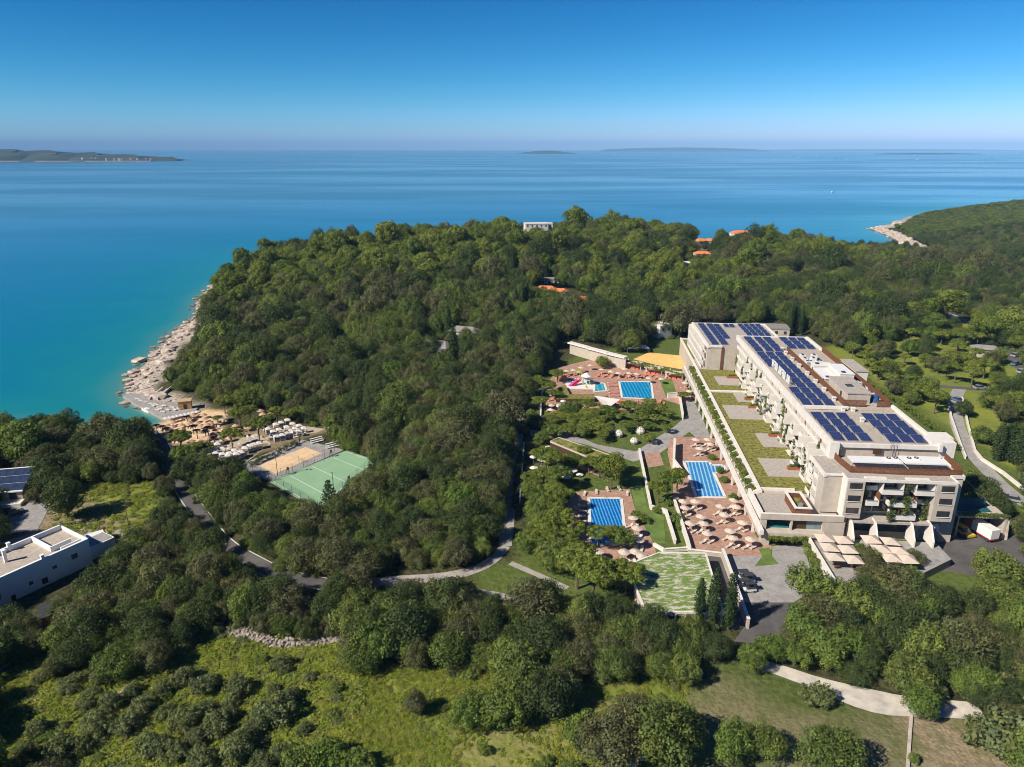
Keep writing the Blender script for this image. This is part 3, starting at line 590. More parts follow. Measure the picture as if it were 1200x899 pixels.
# near end: terrace box over the indoor pool and garage
hbox('terrace_floor', ROOFT, (-18.9, -1.6, -12.6, -1.52, 19.4, 19.75)); hbox('terrace_edge', WHITE, (-19.6, -1.0, -13.3, -12.65, 19.2, 20.7), (-19.6, -18.95, -12.64, -1.0, 19.0, 20.9)); hbox('terrace_edge', CREAM, (-19.58, -1.02, -13.33, -13.29, 19.22, 20.68))
hbox('lower_slab', CREAM, (-20.0, -5.0, -14.8, -1.53, 15.7, 16.6), (-4.99, -.6, -13.2, -9, 12.5, 19.19)); hbox('pier', CREAM, (-19.4, -18.0, -13.2, -12.4, 16.61, 19.19), (-12.6, -12.2, -13.2, -12.4, 16.61, 19.19), (-5.5, -5.0, -13.2, -12.4, 16.61, 19.19))
TEAL = mat('pool_teal', (.015, .16, .18), .15, .2, .5, spec=.5); hbox('indoor_pool', TEAL, (-17.9, -12.7, -12.2, -3, 16.61, 16.9)); hbox('back_wall', TEAL, (-18.9, -12.7, -2.2, -2.0, 16.61, 19.3)); hbox('timber_panel', WOODD, (-12.19, -8.8, -12.3, -12.1, 16.61, 19.19)); hbox('glass_wall', GLASSB, (-8.79, -5.51, -12.3, -12.2, 16.61, 19.19))
hbox('garage_wall', WOODD, (-17.2, -8.6, -6.0, -5.7, 12.6, 15.69)); hbox('garage_wall', CREAM, (-19.0, -17.21, -14.2, -5.7, 12.6, 15.69), (-8.59, -5.1, -14.2, -5.7, 12.6, 15.69))
t = thing('skylight_box', 'white-rimmed open planter box with brown sides on the roof terrace', 'roof box', hpt(0, 0, 0), -TH)
MB().box(-11.8, -11.6, -12.5, -4.5, 19.76, 21.9).box(-8.5, -8.3, -12.5, -4.5, 19.76, 21.9).box(-11.59, -8.51, -12.5, -12.3, 19.76, 21.9).box(-11.59, -8.51, -4.7, -4.5, 19.76, 21.9).obj('wall', WOOD, t); MB().box(-12.0, -11.45, -12.75, -4.3, 21.9, 22.2).box(-8.65, -8.1, -12.75, -4.3, 21.9, 22.2).box(-11.44, -8.66, -12.75, -12.2, 21.9, 22.2).box(-11.44, -8.66, -4.85, -4.3, 21.9, 22.2).obj('rim', WHITE, t); MB().box(-11.59, -8.51, -12.29, -4.71, 20.5, 20.7).obj('planting', SEDUM, t); MB().cyl(-9.6, -9.5, 20.7, 21.6, .9, .5, 12).obj('dome_light', GLASSB, t)
# ground floor at the end: fins, dark wall
hbox('wall', CREAM, (-.59, 22.3, -9.0, .2, 12.5, 20.19)); hbox('glass_wall', GLASS, (1.5, 17, -9.1, -9.01, 15.0, 19.3))
hbox('flat_roof', ROOFT, (1.0, 18, -13.0, -9.11, 19.0, 19.5))
fin = MB().add([(0, 0, 0), (0, -4.2, 0), (0, -4.2, 1.6), (0, -2.0, 4.6), (0, 0, 4.9), (.35, 0, 0), (.35, -4.2, 0), (.35, -4.2, 1.6), (.35, -2.0, 4.6), (.35, 0, 4.9)], [(4, 3, 2, 1, 0), (5, 6, 7, 8, 9), (0, 1, 6, 5), (1, 2, 7, 6), (2, 3, 8, 7), (3, 4, 9, 8), (4, 0, 5, 9)]).mesh('fin_wall', WHITE)
for u in (.6, 5.8, 13.8, 17.9): link('fin_wall', fin, H, (u, -11.5, 14.9))
hbox('end_wall', mat('blue_grey_wall', (.34, .33, .33), .9, .05), (18.3, 24.5, -9.2, -9.01, 12.6, 20.15)); MB().add([(20.6, -9.25, 17.2), (21.6, -9.25, 17.6), (24.2, -9.25, 14.6), (23.6, -9.25, 13.8)], [(0, 3, 2, 1)]).obj('white_stripe', WHITEP, H)
# restaurant terrace
b = MB().prism([(-8.4, -30.6), (-8.4, -14.9), (.5, -14.9), (.5, -13.1), (20, -13.1), (20, -20), (10, -27), (2, -31)], 12.4, 14.9); o = b.obj('terrace_floor', PAVE, H); hbox('terrace_edge', WHITE, (-8.95, -8.4, -31, -14.82, 12.4, 15.9)); 
# truck bay
hbox('bay_roof', CREAM, (27.4, 38.4, -6.9, -1.3, 18.2, 18.6), (37.9, 38.4, -6.9, 2, 12.6, 18.19)); hbox('bay_wall', DARK, (25.3, 37.89, -1.6, -1.29, 12.6, 18.19)); hbox('bay_post', STEEL, (27.45, 27.7, -6.85, -6.6, 12.6, 18.19)); hbox('bay_fence', mat('teal_net', (.02, .09, .10), .6), (25.4, 36, -1.5, -1.4, 18.61, 20.6), (25.4, 36, -4.5, -1.51, 18.61, 18.75))
MB().add([(38.5, -4.0, 13), (38.5, -7.4, 13), (38.5, -6.6, 18.2), (39.0, -4.0, 13), (39.0, -7.4, 13), (39.0, -6.6, 18.2)], [(0, 2, 1), (3, 4, 5), (0, 1, 4, 3), (1, 2, 5, 4), (2, 0, 3, 5)]).obj('ramp_wall', STONE, H)
b = MB(); b.beam((25.2, -4, 29.8), (36, -1.4, 20.4), .08); b.obj('cable', STEEL, H)
# ------------------------------------------------------------------ resort ground: paving, lawns, paths
def pz(pts, z): return [un(*p, z) for p in pts]
def sheet(name, m, pts, z, kind='structure'):
    o = MB().sheet(pz(pts, z), z).obj(name, m); o['kind'] = kind; return o
sheet('paving', PAVE, [(620, 504), (662, 505), (700, 521), (745, 529), (790, 500), (806, 486), (800, 462), (811, 466), (820, 484), (834, 514), (826, 522), (808, 506), (768, 535), (742, 541), (690, 522), (650, 512), (622, 511)], 13.02)
T1 = [(786, 512), (838, 512), (905, 642), (896, 654), (806, 646), (800, 620), (789, 588), (789, 560), (782, 530)]
T2 = [(676, 576), (738, 573), (744, 596), (766, 637), (771, 655), (748, 664), (741, 692), (715, 684), (696, 668), (690, 650), (660, 640), (655, 600)]
T3 = [(640, 452), (655, 430), (700, 420), (735, 424), (803, 444), (808, 462), (800, 475), (776, 468), (770, 480), (690, 480), (640, 482)]
for q in (T1, T2, T3, [(647, 524), (656, 521), (708, 548), (702, 558), (670, 546)], [(646, 622), (668, 628), (662, 655), (640, 645)], [(754, 532), (772, 528), (778, 545), (760, 548)]): sheet('terrace', TERRA, q, 13.04)
sheet('courtyard', PAVE, [(848, 651), (905, 652), (905, 640), (942, 636), (955, 690), (930, 706), (870, 706)], 13.045)
sheet('road', ASPH, [(870, 706), (930, 706), (922, 735), (905, 756), (860, 752), (880, 722)], 13.03)
sheet('road', ASPH, [(1082, 642), (1108, 622), (1215, 630), (1215, 672), (1150, 676), (1100, 668)], 13.03)
for q in ([(738, 560), (750, 558), (759, 596), (778, 606), (780, 637), (766, 637), (744, 596)], [(772.5, 445), (787, 443.5), (794.5, 465.5), (780.7, 465.5)], [(889, 643), (902, 642), (905, 652), (913, 661), (884, 664), (893, 652)]): sheet('lawn', LAWN, q, 13.06)
sheet('play_sand', YSAND, [(742, 421), (760, 413), (800, 417), (806, 427), (800, 433), (770, 428)], 13.05)
def gwall(name, pts, hgt_, th, m, label, z=13.0, cap=True):
    t = thing(name, label, 'wall', (*un(*pts[0], z), z)); b = MB(); c = MB(); o = t.location
    for p, q in zip(pts, pts[1:]):
        x0, y0 = un(*p, z); x1, y1 = un(*q, z); b.beam((x0 - o.x, y0 - o.y, hgt_ / 2 - .2), (x1 - o.x, y1 - o.y, hgt_ / 2 - .2), th, hgt_ + .4); c.beam((x0 - o.x, y0 - o.y, hgt_ + .04), (x1 - o.x, y1 - o.y, hgt_ + .04), th + .16, .07)
    b.obj('wall_body', m, t); c.obj('coping', WHITE, t); return t
gwall('garden_wall', [(749, 530), (762.5, 597), (780, 602), (791, 638)], 1.2, .45, WHITE, 'white zigzag garden wall between the lawn strip and the planted strip')
gwall('garden_wall', [(789.5, 589), (805, 637), (808, 648)], 1.4, .5, WHITE, 'white wall along the left side of the big umbrella terrace')
gwall('garden_wall', [(806, 648), (848, 653)], 1.0, .5, CREAM, 'short cream wall between umbrella terrace and hall roof')
gwall('garden_wall', [(766, 640), (778, 647), (806, 645)], .8, .4, WHITE, 'low white wall at the upper corner of the patchy green roof')
gwall('garden_wall', [(741, 687), (743, 661)], 1.3, .5, WHITE, 'white wall end at the left corner of the patchy green roof')
gwall('garden_wall', [(846, 653), (876, 737)], 2.2, .5, CREAM, 'long tapering cream and brown wall beside the ramp of the courtyard')
gwall('garden_wall', [(614, 522), (611, 560), (609, 592)], 1.0, .3, WHITE, 'thin white wall between the shady avenue and the pool garden')
gwall('garden_wall', [(633, 497), (635, 462), (640, 452)], .9, .3, WHITE, 'thin white wall left of the kids pool terrace')
gwall('garden_wall', [(790, 523), (789, 548), (798, 560)], 2.6, .5, WHITE, 'tall white angled wall beside the upper end of the umbrella terrace')
gwall('garden_wall', [(782, 467), (796, 466), (800, 492)], 2.0, .4, WHITE, 'white retaining wall below the square lawn by the far pool')
t = thing('curved_wall', 'long pale building wall with thick white roof edge behind the far pool', 'wall', (0, 0, 0)); b = MB(); c = MB()
pp = [(668, 414.5), (690, 421), (712, 427.5), (733, 433)]
for p, q in zip(pp, pp[1:]):
    x0, y0 = un(*p, 13); x1, y1 = un(*q, 13); b.beam((x0, y0, 15), (x1, y1, 15), .5, 5.4); c.beam((x0 - .3, y0 + .6, 18.0), (x1 + .1, y1 + .6, 18.0), 2.6, .6)
b.obj('wall_body', CREAM, t); c.obj('roof_edge', WHITE, t)
# hall with the patchy green roof
HP = [(742, 660), (773, 648), (827, 649), (848, 718), (757, 717), (744, 686)]; HZ = 16.3
pr_ = bpy.data.materials.new('patchy_roof'); pr_.use_nodes = True; n = pr_.node_tree.nodes; l = pr_.node_tree.links; b = n['Principled BSDF']; b.inputs['Roughness'].default_value = .95
tc = n.new('ShaderNodeTexCoord'); mp = n.new('ShaderNodeMapping'); mp.inputs['Scale'].default_value = (.42, 1.0, 1); l.new(tc.outputs['Object'], mp.inputs[0])
a1 = n.new('ShaderNodeTexNoise'); a1.inputs['Scale'].default_value = 1.1; a1.inputs['Detail'].default_value = 9; a1.inputs['Roughness'].default_value = .8; l.new(mp.outputs[0], a1.inputs[0])
r1 = n.new('ShaderNodeMapRange'); r1.inputs[1].default_value = .49; r1.inputs[2].default_value = .56; l.new(a1.outputs[0], r1.inputs[0])
m1 = n.new('ShaderNodeMix'); m1.data_type = 'RGBA'; m1.inputs[6].default_value = (.13, .20, .03, 1); m1.inputs[7].default_value = (.50, .47, .37, 1); l.new(r1.outputs[0], m1.inputs[0]); l.new(m1.outputs[2], b.inputs[0])
bp = n.new('ShaderNodeBump'); bp.inputs['Strength'].default_value = .6; l.new(a1.outputs[0], bp.inputs['Height']); l.new(bp.outputs[0], b.inputs['Normal'])
t = thing('event_hall', 'low hall under a patchy green planted roof with pale bare strips', 'building', (0, 0, 0)); hp = pz(HP, HZ)
MB().prism(hp, 12.4, HZ - .25).obj('wall', CREAM, t); MB().prism(hp, HZ - .249, HZ).obj('roof', pr_, t); b = MB()
for p, q in zip(hp, hp[1:] + hp[:1]): b.beam((*p, HZ - .05), (*q, HZ - .05), .35, .5)
b.obj('roof_edge', WHITE, t); x0, y0 = hp[4]; x1, y1 = hp[3]
for k in range(8):
    a, c = k / 8 + .015, (k + 1) / 8 - .015; o = MB().beam((x0 + (x1 - x0) * a, y0 - .3, 14.3), (x0 + (x1 - x0) * c, y0 - .3 + (y1 - y0), 14.3), .12, 2.9).obj('glass_bay', GLASS, t); MB().beam((x0 + (x1 - x0) * a - .12, y0 - .4, 12.8), (x0 + (x1 - x0) * a - .12, y0 - .4, 16), .25, .25).obj('column', WHITE, o)
sheet('ramp', ASPH, [(829, 651), (845, 653), (874, 735), (858, 738)], 13.035)
# pool bar with a long green roof
t = thing('pool_bar', 'long low pool bar with a grass roof above the small terracotta terrace', 'building', (0, 0, 0)); bpx = pz([(645, 517.5), (655, 513), (716, 534), (709, 544)], 16)
MB().prism(bpx, 12.5, 15.7).obj('wall', WOODD, t); MB().prism(bpx, 15.701, 16.05).obj('roof', SEDUM, t); b = MB()
for p, q in zip(bpx, bpx[1:] + bpx[:1]): b.beam((*p, 15.95), (*q, 15.95), .3, .45)
b.obj('roof_edge', CREAM, t)
t = thing('planted_roof', 'planted roof bank beside the kids pool', 'building', (0, 0, 0)); q = pz([(650, 456), (662, 451), (668, 462), (697, 462), (697, 467), (652, 467)], 14.6); MB().prism(q, 12.6, 14.3).obj('wall', WOODD, t); MB().prism(q, 14.301, 14.6).obj('roof', SEDUM, t)
# ------------------------------------------------------------------ pools
def watermat(name, c1, c2, ang, wd):
    m = bpy.data.materials.new(name); m.use_nodes = True; n = m.node_tree.nodes; l = m.node_tree.links; b = n['Principled BSDF']; b.inputs['Roughness'].default_value = .08; b.inputs['IOR'].default_value = 1.33
    tc = n.new('ShaderNodeTexCoord'); mp = n.new('ShaderNodeMapping'); mp.inputs['Rotation'].default_value = (0, 0, ang); l.new(tc.outputs['Object'], mp.inputs[0])
    wv = n.new('ShaderNodeTexWave'); wv.inputs['Scale'].default_value = 3.1416 / wd / 10; wv.inputs['Distortion'].default_value = 1.6; wv.inputs['Detail'].default_value = 3; wv.inputs['Detail Scale'].default_value = 6; l.new(mp.outputs[0], wv.inputs[0])
    cr = n.new('ShaderNodeValToRGB'); e = cr.color_ramp.elements; e[0].position = .55; e[0].color = (*c1, 1); e[1].position = .92; e[1].color = (*c2, 1); l.new(wv.outputs[0], cr.inputs[0])
    no = n.new('ShaderNodeTexNoise'); no.inputs['Scale'].default_value = .25; l.new(tc.outputs['Object'], no.inputs[0]); mx = n.new('ShaderNodeMix'); mx.data_type = 'RGBA'; mx.blend_type = 'MULTIPLY'; mx.inputs[0].default_value = .5; l.new(cr.outputs[0], mx.inputs[6]); l.new(no.outputs['Color'], mx.inputs[7]); 
    mx2 = n.new('ShaderNodeMix'); mx2.data_type = 'RGBA'; mx2.inputs[0].default_value = .35; l.new(cr.outputs[0], mx2.inputs[6]); l.new(mx.outputs[2], mx2.inputs[7]); l.new(mx2.outputs[2], b.inputs[0])
    n2 = n.new('ShaderNodeTexNoise'); n2.inputs['Scale'].default_value = 2.5; l.new(tc.outputs['Object'], n2.inputs[0]); bp = n.new('ShaderNodeBump'); bp.inputs['Strength'].default_value = .12; l.new(n2.outputs[0], bp.inputs['Height']); l.new(bp.outputs[0], b.inputs['Normal']); return m
def pool(lab, px, m):
    q = pz(px, 13.1); c = (sum(p[0] for p in q) / len(q), sum(p[1] for p in q) / len(q)); q = [(p[0] - c[0], p[1] - c[1]) for p in q]
    t = thing('swimming_pool', lab, 'pool', (*c, 13.045)); MB().prism(q, -.6, .06).obj('water', m, t); b = MB()
    for p, r in zip(q, q[1:] + q[:1]): b.beam((*p, .04), (*r, .04), .75, .16)
    b.obj('coping', WHITE, t)
    for k in (0, 2) if len(q) == 4 and abs(q[0][0]) > 3 else ():
        a, c_ = q[k], q[(k + 1) % len(q)]; x, y = a[0] * .5 + c_[0] * .5, a[1] * .5 + c_[1] * .5; b = MB()
        for s in (-.3, .3): b.tube([(x + s, y, .1), (x + s, y, .9), (x + s, y * .94, .95), (x + s, y * .94, -.1)], [.035] * 4, 5)
        b.obj('ladder', STEEL, t)
    return t
pool('square blue pool with wavy lane lines on the far terrace', [(725.5, 447), (763, 447.5), (765.5, 467.5), (729, 466)], watermat('pool_water_far', (.008, .20, .42), (.05, .40, .62), R(0), 1.25))
pool('deep blue long pool half hidden by a tree on the middle terrace', [(690, 583.5), (728, 584), (734, 638), (692, 638)], watermat('pool_water_mid', (.006, .12, .42), (.10, .42, .72), R(-3), .8))
pool('pale striped pool with a side bay on the big umbrella terrace', [(801.5, 541), (831.5, 541), (833, 545), (848, 545), (850, 553.5), (836.5, 554), (850, 583), (816, 582.5)], watermat('pool_water_near', (.05, .22, .50), (.30, .62, .82), R(8), 1.05))
pool('small turquoise splash pool with slides', [(697, 449), (708, 449), (711, 458), (696, 459)], watermat('pool_water_kids', (.03, .30, .42), (.12, .45, .50), 0, 2)); pool('narrow kids pool left of the red slide', [(664, 448), (676, 443.5), (679, 446), (667, 452)], watermat('pool_water_small', (.01, .16, .34), (.05, .3, .5), 0, 3))
# water playground
t = thing('water_playground', 'white water playground with red slide and spiral tubes', 'playground', (*un(684, 452, 13.05), 13.05))
MB().prism([(-6, -4), (4, -4.5), (5, 4), (1, 7), (-7, 3)], 0, .3).obj('deck', WHITEP, t)
b = MB()
for x in (-1.2, 1.2):
    for y in (-1.2, 1.2): b.cyl(x + 1, y + 1, .3, 3.6, .12, n=6)
b.obj('tower_post', STEEL, t); MB().box(-.4, 2.4, -.4, 2.4, 2.2, 2.35).obj('platform', WHITEP, t); MB().cone(1, 1, 3.6, 5.0, 2.2, 8).obj('tower_roof', WHITEP, t)
RED = mat('red_plastic', (.55, .02, .03), .4, .1); GRN = mat('lime_plastic', (.28, .45, .05), .4, .1); YEL = mat('yellow_plastic', (.65, .45, .05), .4, .1)
for k, (m, x) in enumerate(((RED, -3.4), (mat('pink_plastic', (.5, .06, .22), .4, .1), -4.6))):
    b = MB(); pts = [(x + 2.2 - i * .55, .6 - i * .32, 2.3 - i * .34) for i in range(7)]
    for p, q in zip(pts, pts[1:]): b.beam(p, q, 1.3, .22)
    b.obj('slide', m, t)
b = MB()
for i in range(14): a = i * .5; b.beam((2.6 + math.cos(a) * 1.0, 1.4 + math.sin(a) * 1.0, 2.3 - i * .14), (2.6 + math.cos(a + .5) * 1.0, 1.4 + math.sin(a + .5) * 1.0, 2.3 - (i + 1) * .14), .7, .2)
b.obj('spiral_slide', GRN, t); MB().cyl(-1.5, 3.5, .3, 4.6, .1, n=6).obj('mast', WHITEP, t); MB().cone(-1.5, 3.5, 4.4, 5.1, 1.4, 8).obj('mast_cap', GRN, t); MB().cyl(.5, -3, .3, 1.1, .7, .3, 10).obj('water_jet', YEL, t)
# sail shade, tent, pods
t = thing('sail_shade', 'white triangular shade sail on posts below the far pool', 'shade sail', (0, 0, 0)); q = [(*un(696, 464, 15.5), 15.6), (*un(712, 478, 15), 14.8), (*un(727, 469, 15.5), 15.8)]
cx, cy, cz_ = (sum(p[i] for p in q) / 3 for i in range(3)); b = MB(); b.add(q + [(cx, cy, cz_ - .35)] + [(p[0], p[1], p[2] - .05) for p in q] + [(cx, cy, cz_ - .40)], [(0, 1, 3), (1, 2, 3), (2, 0, 3), (5, 4, 7), (6, 5, 7), (4, 6, 7)]); b.obj('sail', WCANV, t); b = MB()
for p in q: b.cyl(p[0], p[1], 13, p[2] + .2, .08, n=6)
b.obj('post', STEEL, t)
t = thing('shade_roof', 'coral red canopy beside the white shade sail', 'canopy', (*un(728, 479, 13), 13)); MB().cone(0, 0, 2.2, 3.2, 2.6, 4).obj('canopy', ORANGE, t); MB().cyl(0, 0, 0, 2.3, .08, n=6).obj('pole', STEEL, t)
t = thing('tent_roof', 'grey tent roof in the shade beyond the yellow play sand', 'tent', (*un(747, 413, 13), 13)); MB().add([(-5, -2, 2.3), (5, -2, 2.3), (5, 2, 2.3), (-5, 2, 2.3), (-3, 0, 3.6), (3, 0, 3.6)], [(0, 1, 5, 4), (2, 3, 4, 5), (3, 0, 4), (1, 2, 5), (3, 2, 1, 0)]).obj('canvas', mat('grey_canvas', (.22, .24, .30), .9, .1), t); b = MB()
for x in (-4.8, 4.8):
    for y in (-1.8, 1.8): b.cyl(x, y, 0, 2.32, .07, n=6)
b.obj('post', STEEL, t)
POD = thing('garden_pod', 'x', 'garden pod', (0, 0, -50), 0, 'round pods on the garden lawn'); b = MB()
for i in range(9):
    a = 2 * math.pi * i / 9; 
    for j in range(4): z0, z1 = .25 + j * .62, .25 + (j + 1) * .62; r0, r1 = (.9, 1.45, 1.55, 1.2)[j], (1.45, 1.55, 1.2, .45)[j]; b.beam((r0 * math.cos(a), r0 * math.sin(a), z0), (r1 * math.cos(a), r1 * math.sin(a), z1), .62 * r1 + .2, .12, up=(math.cos(a), math.sin(a), .3))
b.obj('shell', WCANV, POD); MB().cyl(0, 0, 0, .5, .9, .9, 10).obj('seat', FABRIC, POD)
PP = Proto(POD)
for (px, py, s, lab, m) in [(725, 512, .85, 'white round garden pod on the lawn below the far pool', WCANV), (715.5, 507, .7, 'coral round garden pod beside the white pod', ORANGE), (750, 509, .9, 'pinkish white garden pod right of the others', mat('pink_canvas', (.62, .48, .42), .9, .1)), (743, 520, .75, 'salmon garden pod near the path bend', mat('salmon_canvas', (.55, .28, .2), .9, .1))]:
    o = PP.put(P(px, py), rnd.uniform(0, 6), lab, sc=(s, s, s)); c = o.children[0]; c.data = c.data.copy(); c.data.materials[0] = m
# ------------------------------------------------------------------ umbrellas, loungers, cabanas
def parasol(name, cat, r, h, m, n=8, sag=-.04, rise=.55):
    t = thing(name, 'x', cat, (0, 0, -50)); MB().cone(0, 0, h - rise, h, r, n, sag).rot(math.pi / n).obj('canopy', m, t); MB().cyl(0, 0, 0, h - rise * .6, .05, n=6).obj('pole', WHITEP, t); MB().cyl(0, 0, 0, .12, .35, .3, 8).obj('base', STEEL, t); return Proto(t, .035)
RP = parasol('parasol', 'parasol', 1.25, 2.7, CANVAS); SQ = parasol('square_parasol', 'parasol', 2.5, 3.3, CANVAS, 4, 0, .9); ST = parasol('straw_parasol', 'parasol', 1.9, 2.8, THATCH, 10, .03, 1.0); WP = parasol('white_parasol', 'parasol', 1.5, 2.7, WCANV)
def lounger(mc, lab='x'):
    t = thing('sun_lounger', lab, 'sun lounger', (0, 0, -50)); b = MB(); b.box(-.33, .33, -.95, .95, .24, .3)
    for x in (-.28, .28):
        for y in (-.85, .8): b.box(x - .03, x + .03, y - .03, y + .03, 0, .24)
    b.obj('frame', WHITEP, t); MB().box(-.32, .32, -.93, .32, .301, .4).obj('mattress', mc, t); MB().add([(-.32, .33, .3), (.32, .33, .3), (.32, .95, .72), (-.32, .95, .72), (-.32, .33, .4), (.32, .33, .4), (.32, .9, .8), (-.32, .9, .8)], [(3, 2, 1, 0), (4, 5, 6, 7), (0, 1, 5, 4), (1, 2, 6, 5), (2, 3, 7, 6), (3, 0, 4, 7)]).obj('backrest', mc, t); return Proto(t)
LB, LO, LW = lounger(FABRIC), lounger(ORANGE), lounger(WCANV)
C6 = lambda x, y: (740 + x / 6.66, 500 + y / 6.66)
TERR = [[(505, 95), (590, 95)], [(535, 165), (615, 130)], [(400, 575), (500, 580), (790, 568)], [(415, 625), (690, 615), (815, 620)], [(545, 695), (720, 680)], [(455, 745), (560, 750), (865, 742)], [(590, 825), (770, 805)], [(795, 865), (930, 872)]]
RN = ['in the far row above the striped pool', 'in the second row above the striped pool', 'in the row nearest the striped pool', 'in the second row below the striped pool', 'in the third row below the striped pool', 'in the fourth row below the striped pool', 'in the second row from the courtyard', 'in the row nearest the courtyard']
LN = ['left', 'middle', 'right']
for row, rn in zip(TERR, RN):
    for i, (cx, cy) in enumerate(row):
        px, py = C6(cx, cy); x, y = un(px, py, Z0 + 2.4); nm = LN[i] if len(row) == 3 else LN[i * 2]
        RP.put((x, y, 13.05), rnd.uniform(0, .7), 'cream round parasol, %s one %s' % (nm, rn), 'cream parasols on the umbrella terrace', sc=(rnd.uniform(.94, 1.08),) * 2 + (rnd.uniform(.95, 1.04),))
        for s, dx in ((-1, -.95), (1, .85)): LB.put((x + dx + rnd.uniform(-.15, .15), y - .5 + rnd.uniform(-.3, .3), 13.05), R(-60) + rnd.uniform(-.12, .12), 'beige sun lounger under the %s cream parasol %s' % (nm, rn), 'beige loungers on the umbrella terrace')
for i, (px, py) in enumerate([(699, 578), (712, 575), (726, 574), (685, 580), (735, 580)]): LB.put(P(px, py, 13.05), rnd.uniform(-.3, .3), 'beige sun lounger at the head of the deep blue pool', 'loungers at the head of the deep blue pool')
for i in range(8): LB.put(P(682.5 + rnd.uniform(-.5, .5), 588 + i * 6, 13.05), R(90) + rnd.uniform(-.1, .1), 'beige sun lounger in the shaded column left of the deep blue pool', 'loungers left of the deep blue pool')
for (px, py, lab) in [(701, 645, 'left below the deep blue pool'), (731, 646, 'right below the deep blue pool'), (746, 618, 'upper one right of the deep blue pool'), (748, 632, 'lower one right of the deep blue pool'), (730, 671, 'at the left corner of the patchy green roof')]:
    x, y = un(px, py, Z0 + 2.4); RP.put((x, y, 13.05), 0, 'cream round parasol standing ' + lab, 'cream parasols round the deep blue pool', sc=(1.15, 1.15, 1))
    for dx in (-.9, .8): LW.put((x + dx, y - .8, 13.05), R(-30) + rnd.uniform(-.2, .2), 'white sun lounger under the parasol ' + lab, 'white loungers round the deep blue pool')
for i, (px, py) in enumerate([(742, 606), (744, 645), (752, 650), (720, 658), (708, 664), (736, 660)]):
    x, y = un(px, py, Z0 + 2.4); RP.put((x, y, 13.05), 0, 'cream parasol on the brown paving between the deep blue pool and the patchy roof', 'cream parasols below the deep blue pool')
    for dx in (-.9, .8): LB.put((x + dx, y - .8, 13.05), R(-40) + rnd.uniform(-.4, .4), 'beige sun lounger on the paving between the deep blue pool and the patchy roof', 'beige loungers below the deep blue pool')
for i, (px, py) in enumerate([(648, 462), (655, 436), (664, 434), (672, 433), (681, 430), (646, 474), (656, 474), (668, 475), (680, 476)]):
    x, y = un(px, py, Z0 + 2.4); RP.put((x, y, 13.05), 0, 'cream parasol on the paving around the kids pool', 'cream parasols round the kids pool')
    for dx in (-.9, .8): LO.put((x + dx, y - .8, 13.05), R(-40) + rnd.uniform(-.6, .6), 'coral sun lounger on the paving around the kids pool', 'coral loungers round the kids pool')
GW = [(625, 535), (643, 524), (652, 538), (668, 540), (626, 548), (664, 558), (645, 480), (655, 476), (668, 478), (648, 495), (690, 490), (635, 600), (646, 588), (632, 617), (641, 635), (631, 528), (640, 531), (634, 538), (642, 541), (648, 534), (655, 545), (661, 552), (649, 556), (680, 556), (671, 551), (639, 488), (676, 472), (660, 470)]
for px, py in GW: x, y = un(px, py, 15.2); WP.put((x, y, Z0), rnd.uniform(0, .7), 'white parasol among the trees of the pool garden', 'white parasols among the garden trees', sc=(rnd.uniform(.7, 1.0),) * 2 + (1,))
for i, px in enumerate([700, 704, 708, 712, 717, 722, 727, 731, 735, 739, 743, 748, 752, 756, 760, 764, 768]): LO.put(P(px + rnd.uniform(-.5, .5), 443 - (i % 2) * 3 + (px - 735) * .04, 13.05), R(-35) + rnd.uniform(-.15, .15), 'coral sun lounger in the row behind the far square pool', 'coral loungers behind the far pool', sc=(1.15, 1.15, 1))
for i in range(5):
    for k in range(2): LO.put(P(714.5 + k * 5 + i * .6, 449 + i * 4, 13.05), R(90 + 180 * k) + rnd.uniform(-.1, .1), 'coral sun lounger in the block left of the far square pool', 'coral loungers left of the far pool')
for i in range(12): (LO if i % 3 else LW).put(P(729 + i * 4.4 + rnd.uniform(-.5, .5), 472.5 + rnd.uniform(-.8, 1.6) + (i % 2) * 2, 13.05), rnd.uniform(-.3, .3), ('coral' if i % 3 else 'white') + ' sun lounger in front of the far square pool', ('coral' if i % 3 else 'white') + ' loungers in front of the far pool')
for px, py in [(705, 433), (716, 435), (725, 437), (737, 437), (692, 428), (760, 443), (775, 444), (739, 476), (750, 478), (762, 476), (732, 432), (746, 438)]: x, y = un(px, py, 15.2); RP.put((x, y, 13.05), 0, 'cream parasol over the coral loungers of the far pool', 'cream parasols round the far pool')
CB = thing('cabana', 'x', 'cabana', (0, 0, -50), 0, 'cream roofed cabanas below the hedge'); b = MB()
for x in (-4, 4):
    for y in (-1.4, 1.4): b.box(x - .12, x + .12, y - .12, y + .12, 0, 2.6)
b.obj('post', WHITEP, CB); MB().box(-4.4, 4.4, -1.8, 1.8, 2.6, 2.85).obj('roof', CANVAS, CB); so_ = MB(); [so_.box(-3.6 + k * 2.5, -1.6 + k * 2.5, -.6, .6, 0, .5).box(-3.6 + k * 2.5, -1.6 + k * 2.5, .4, .7, .501, 1.0) for k in range(3)]; so_.obj('sofa', ORANGE, CB)
cp = Proto(CB)
for (px, py, lab) in [(742, 432, 'leftmost of three cream-roofed cabanas with coral sofas'), (766, 438, 'middle one of three cream-roofed cabanas with coral sofas'), (790, 444, 'rightmost of three cream-roofed cabanas with coral sofas')]: cp.put(P(px, py), R(-22), lab, sc=(.82, 1, 1))
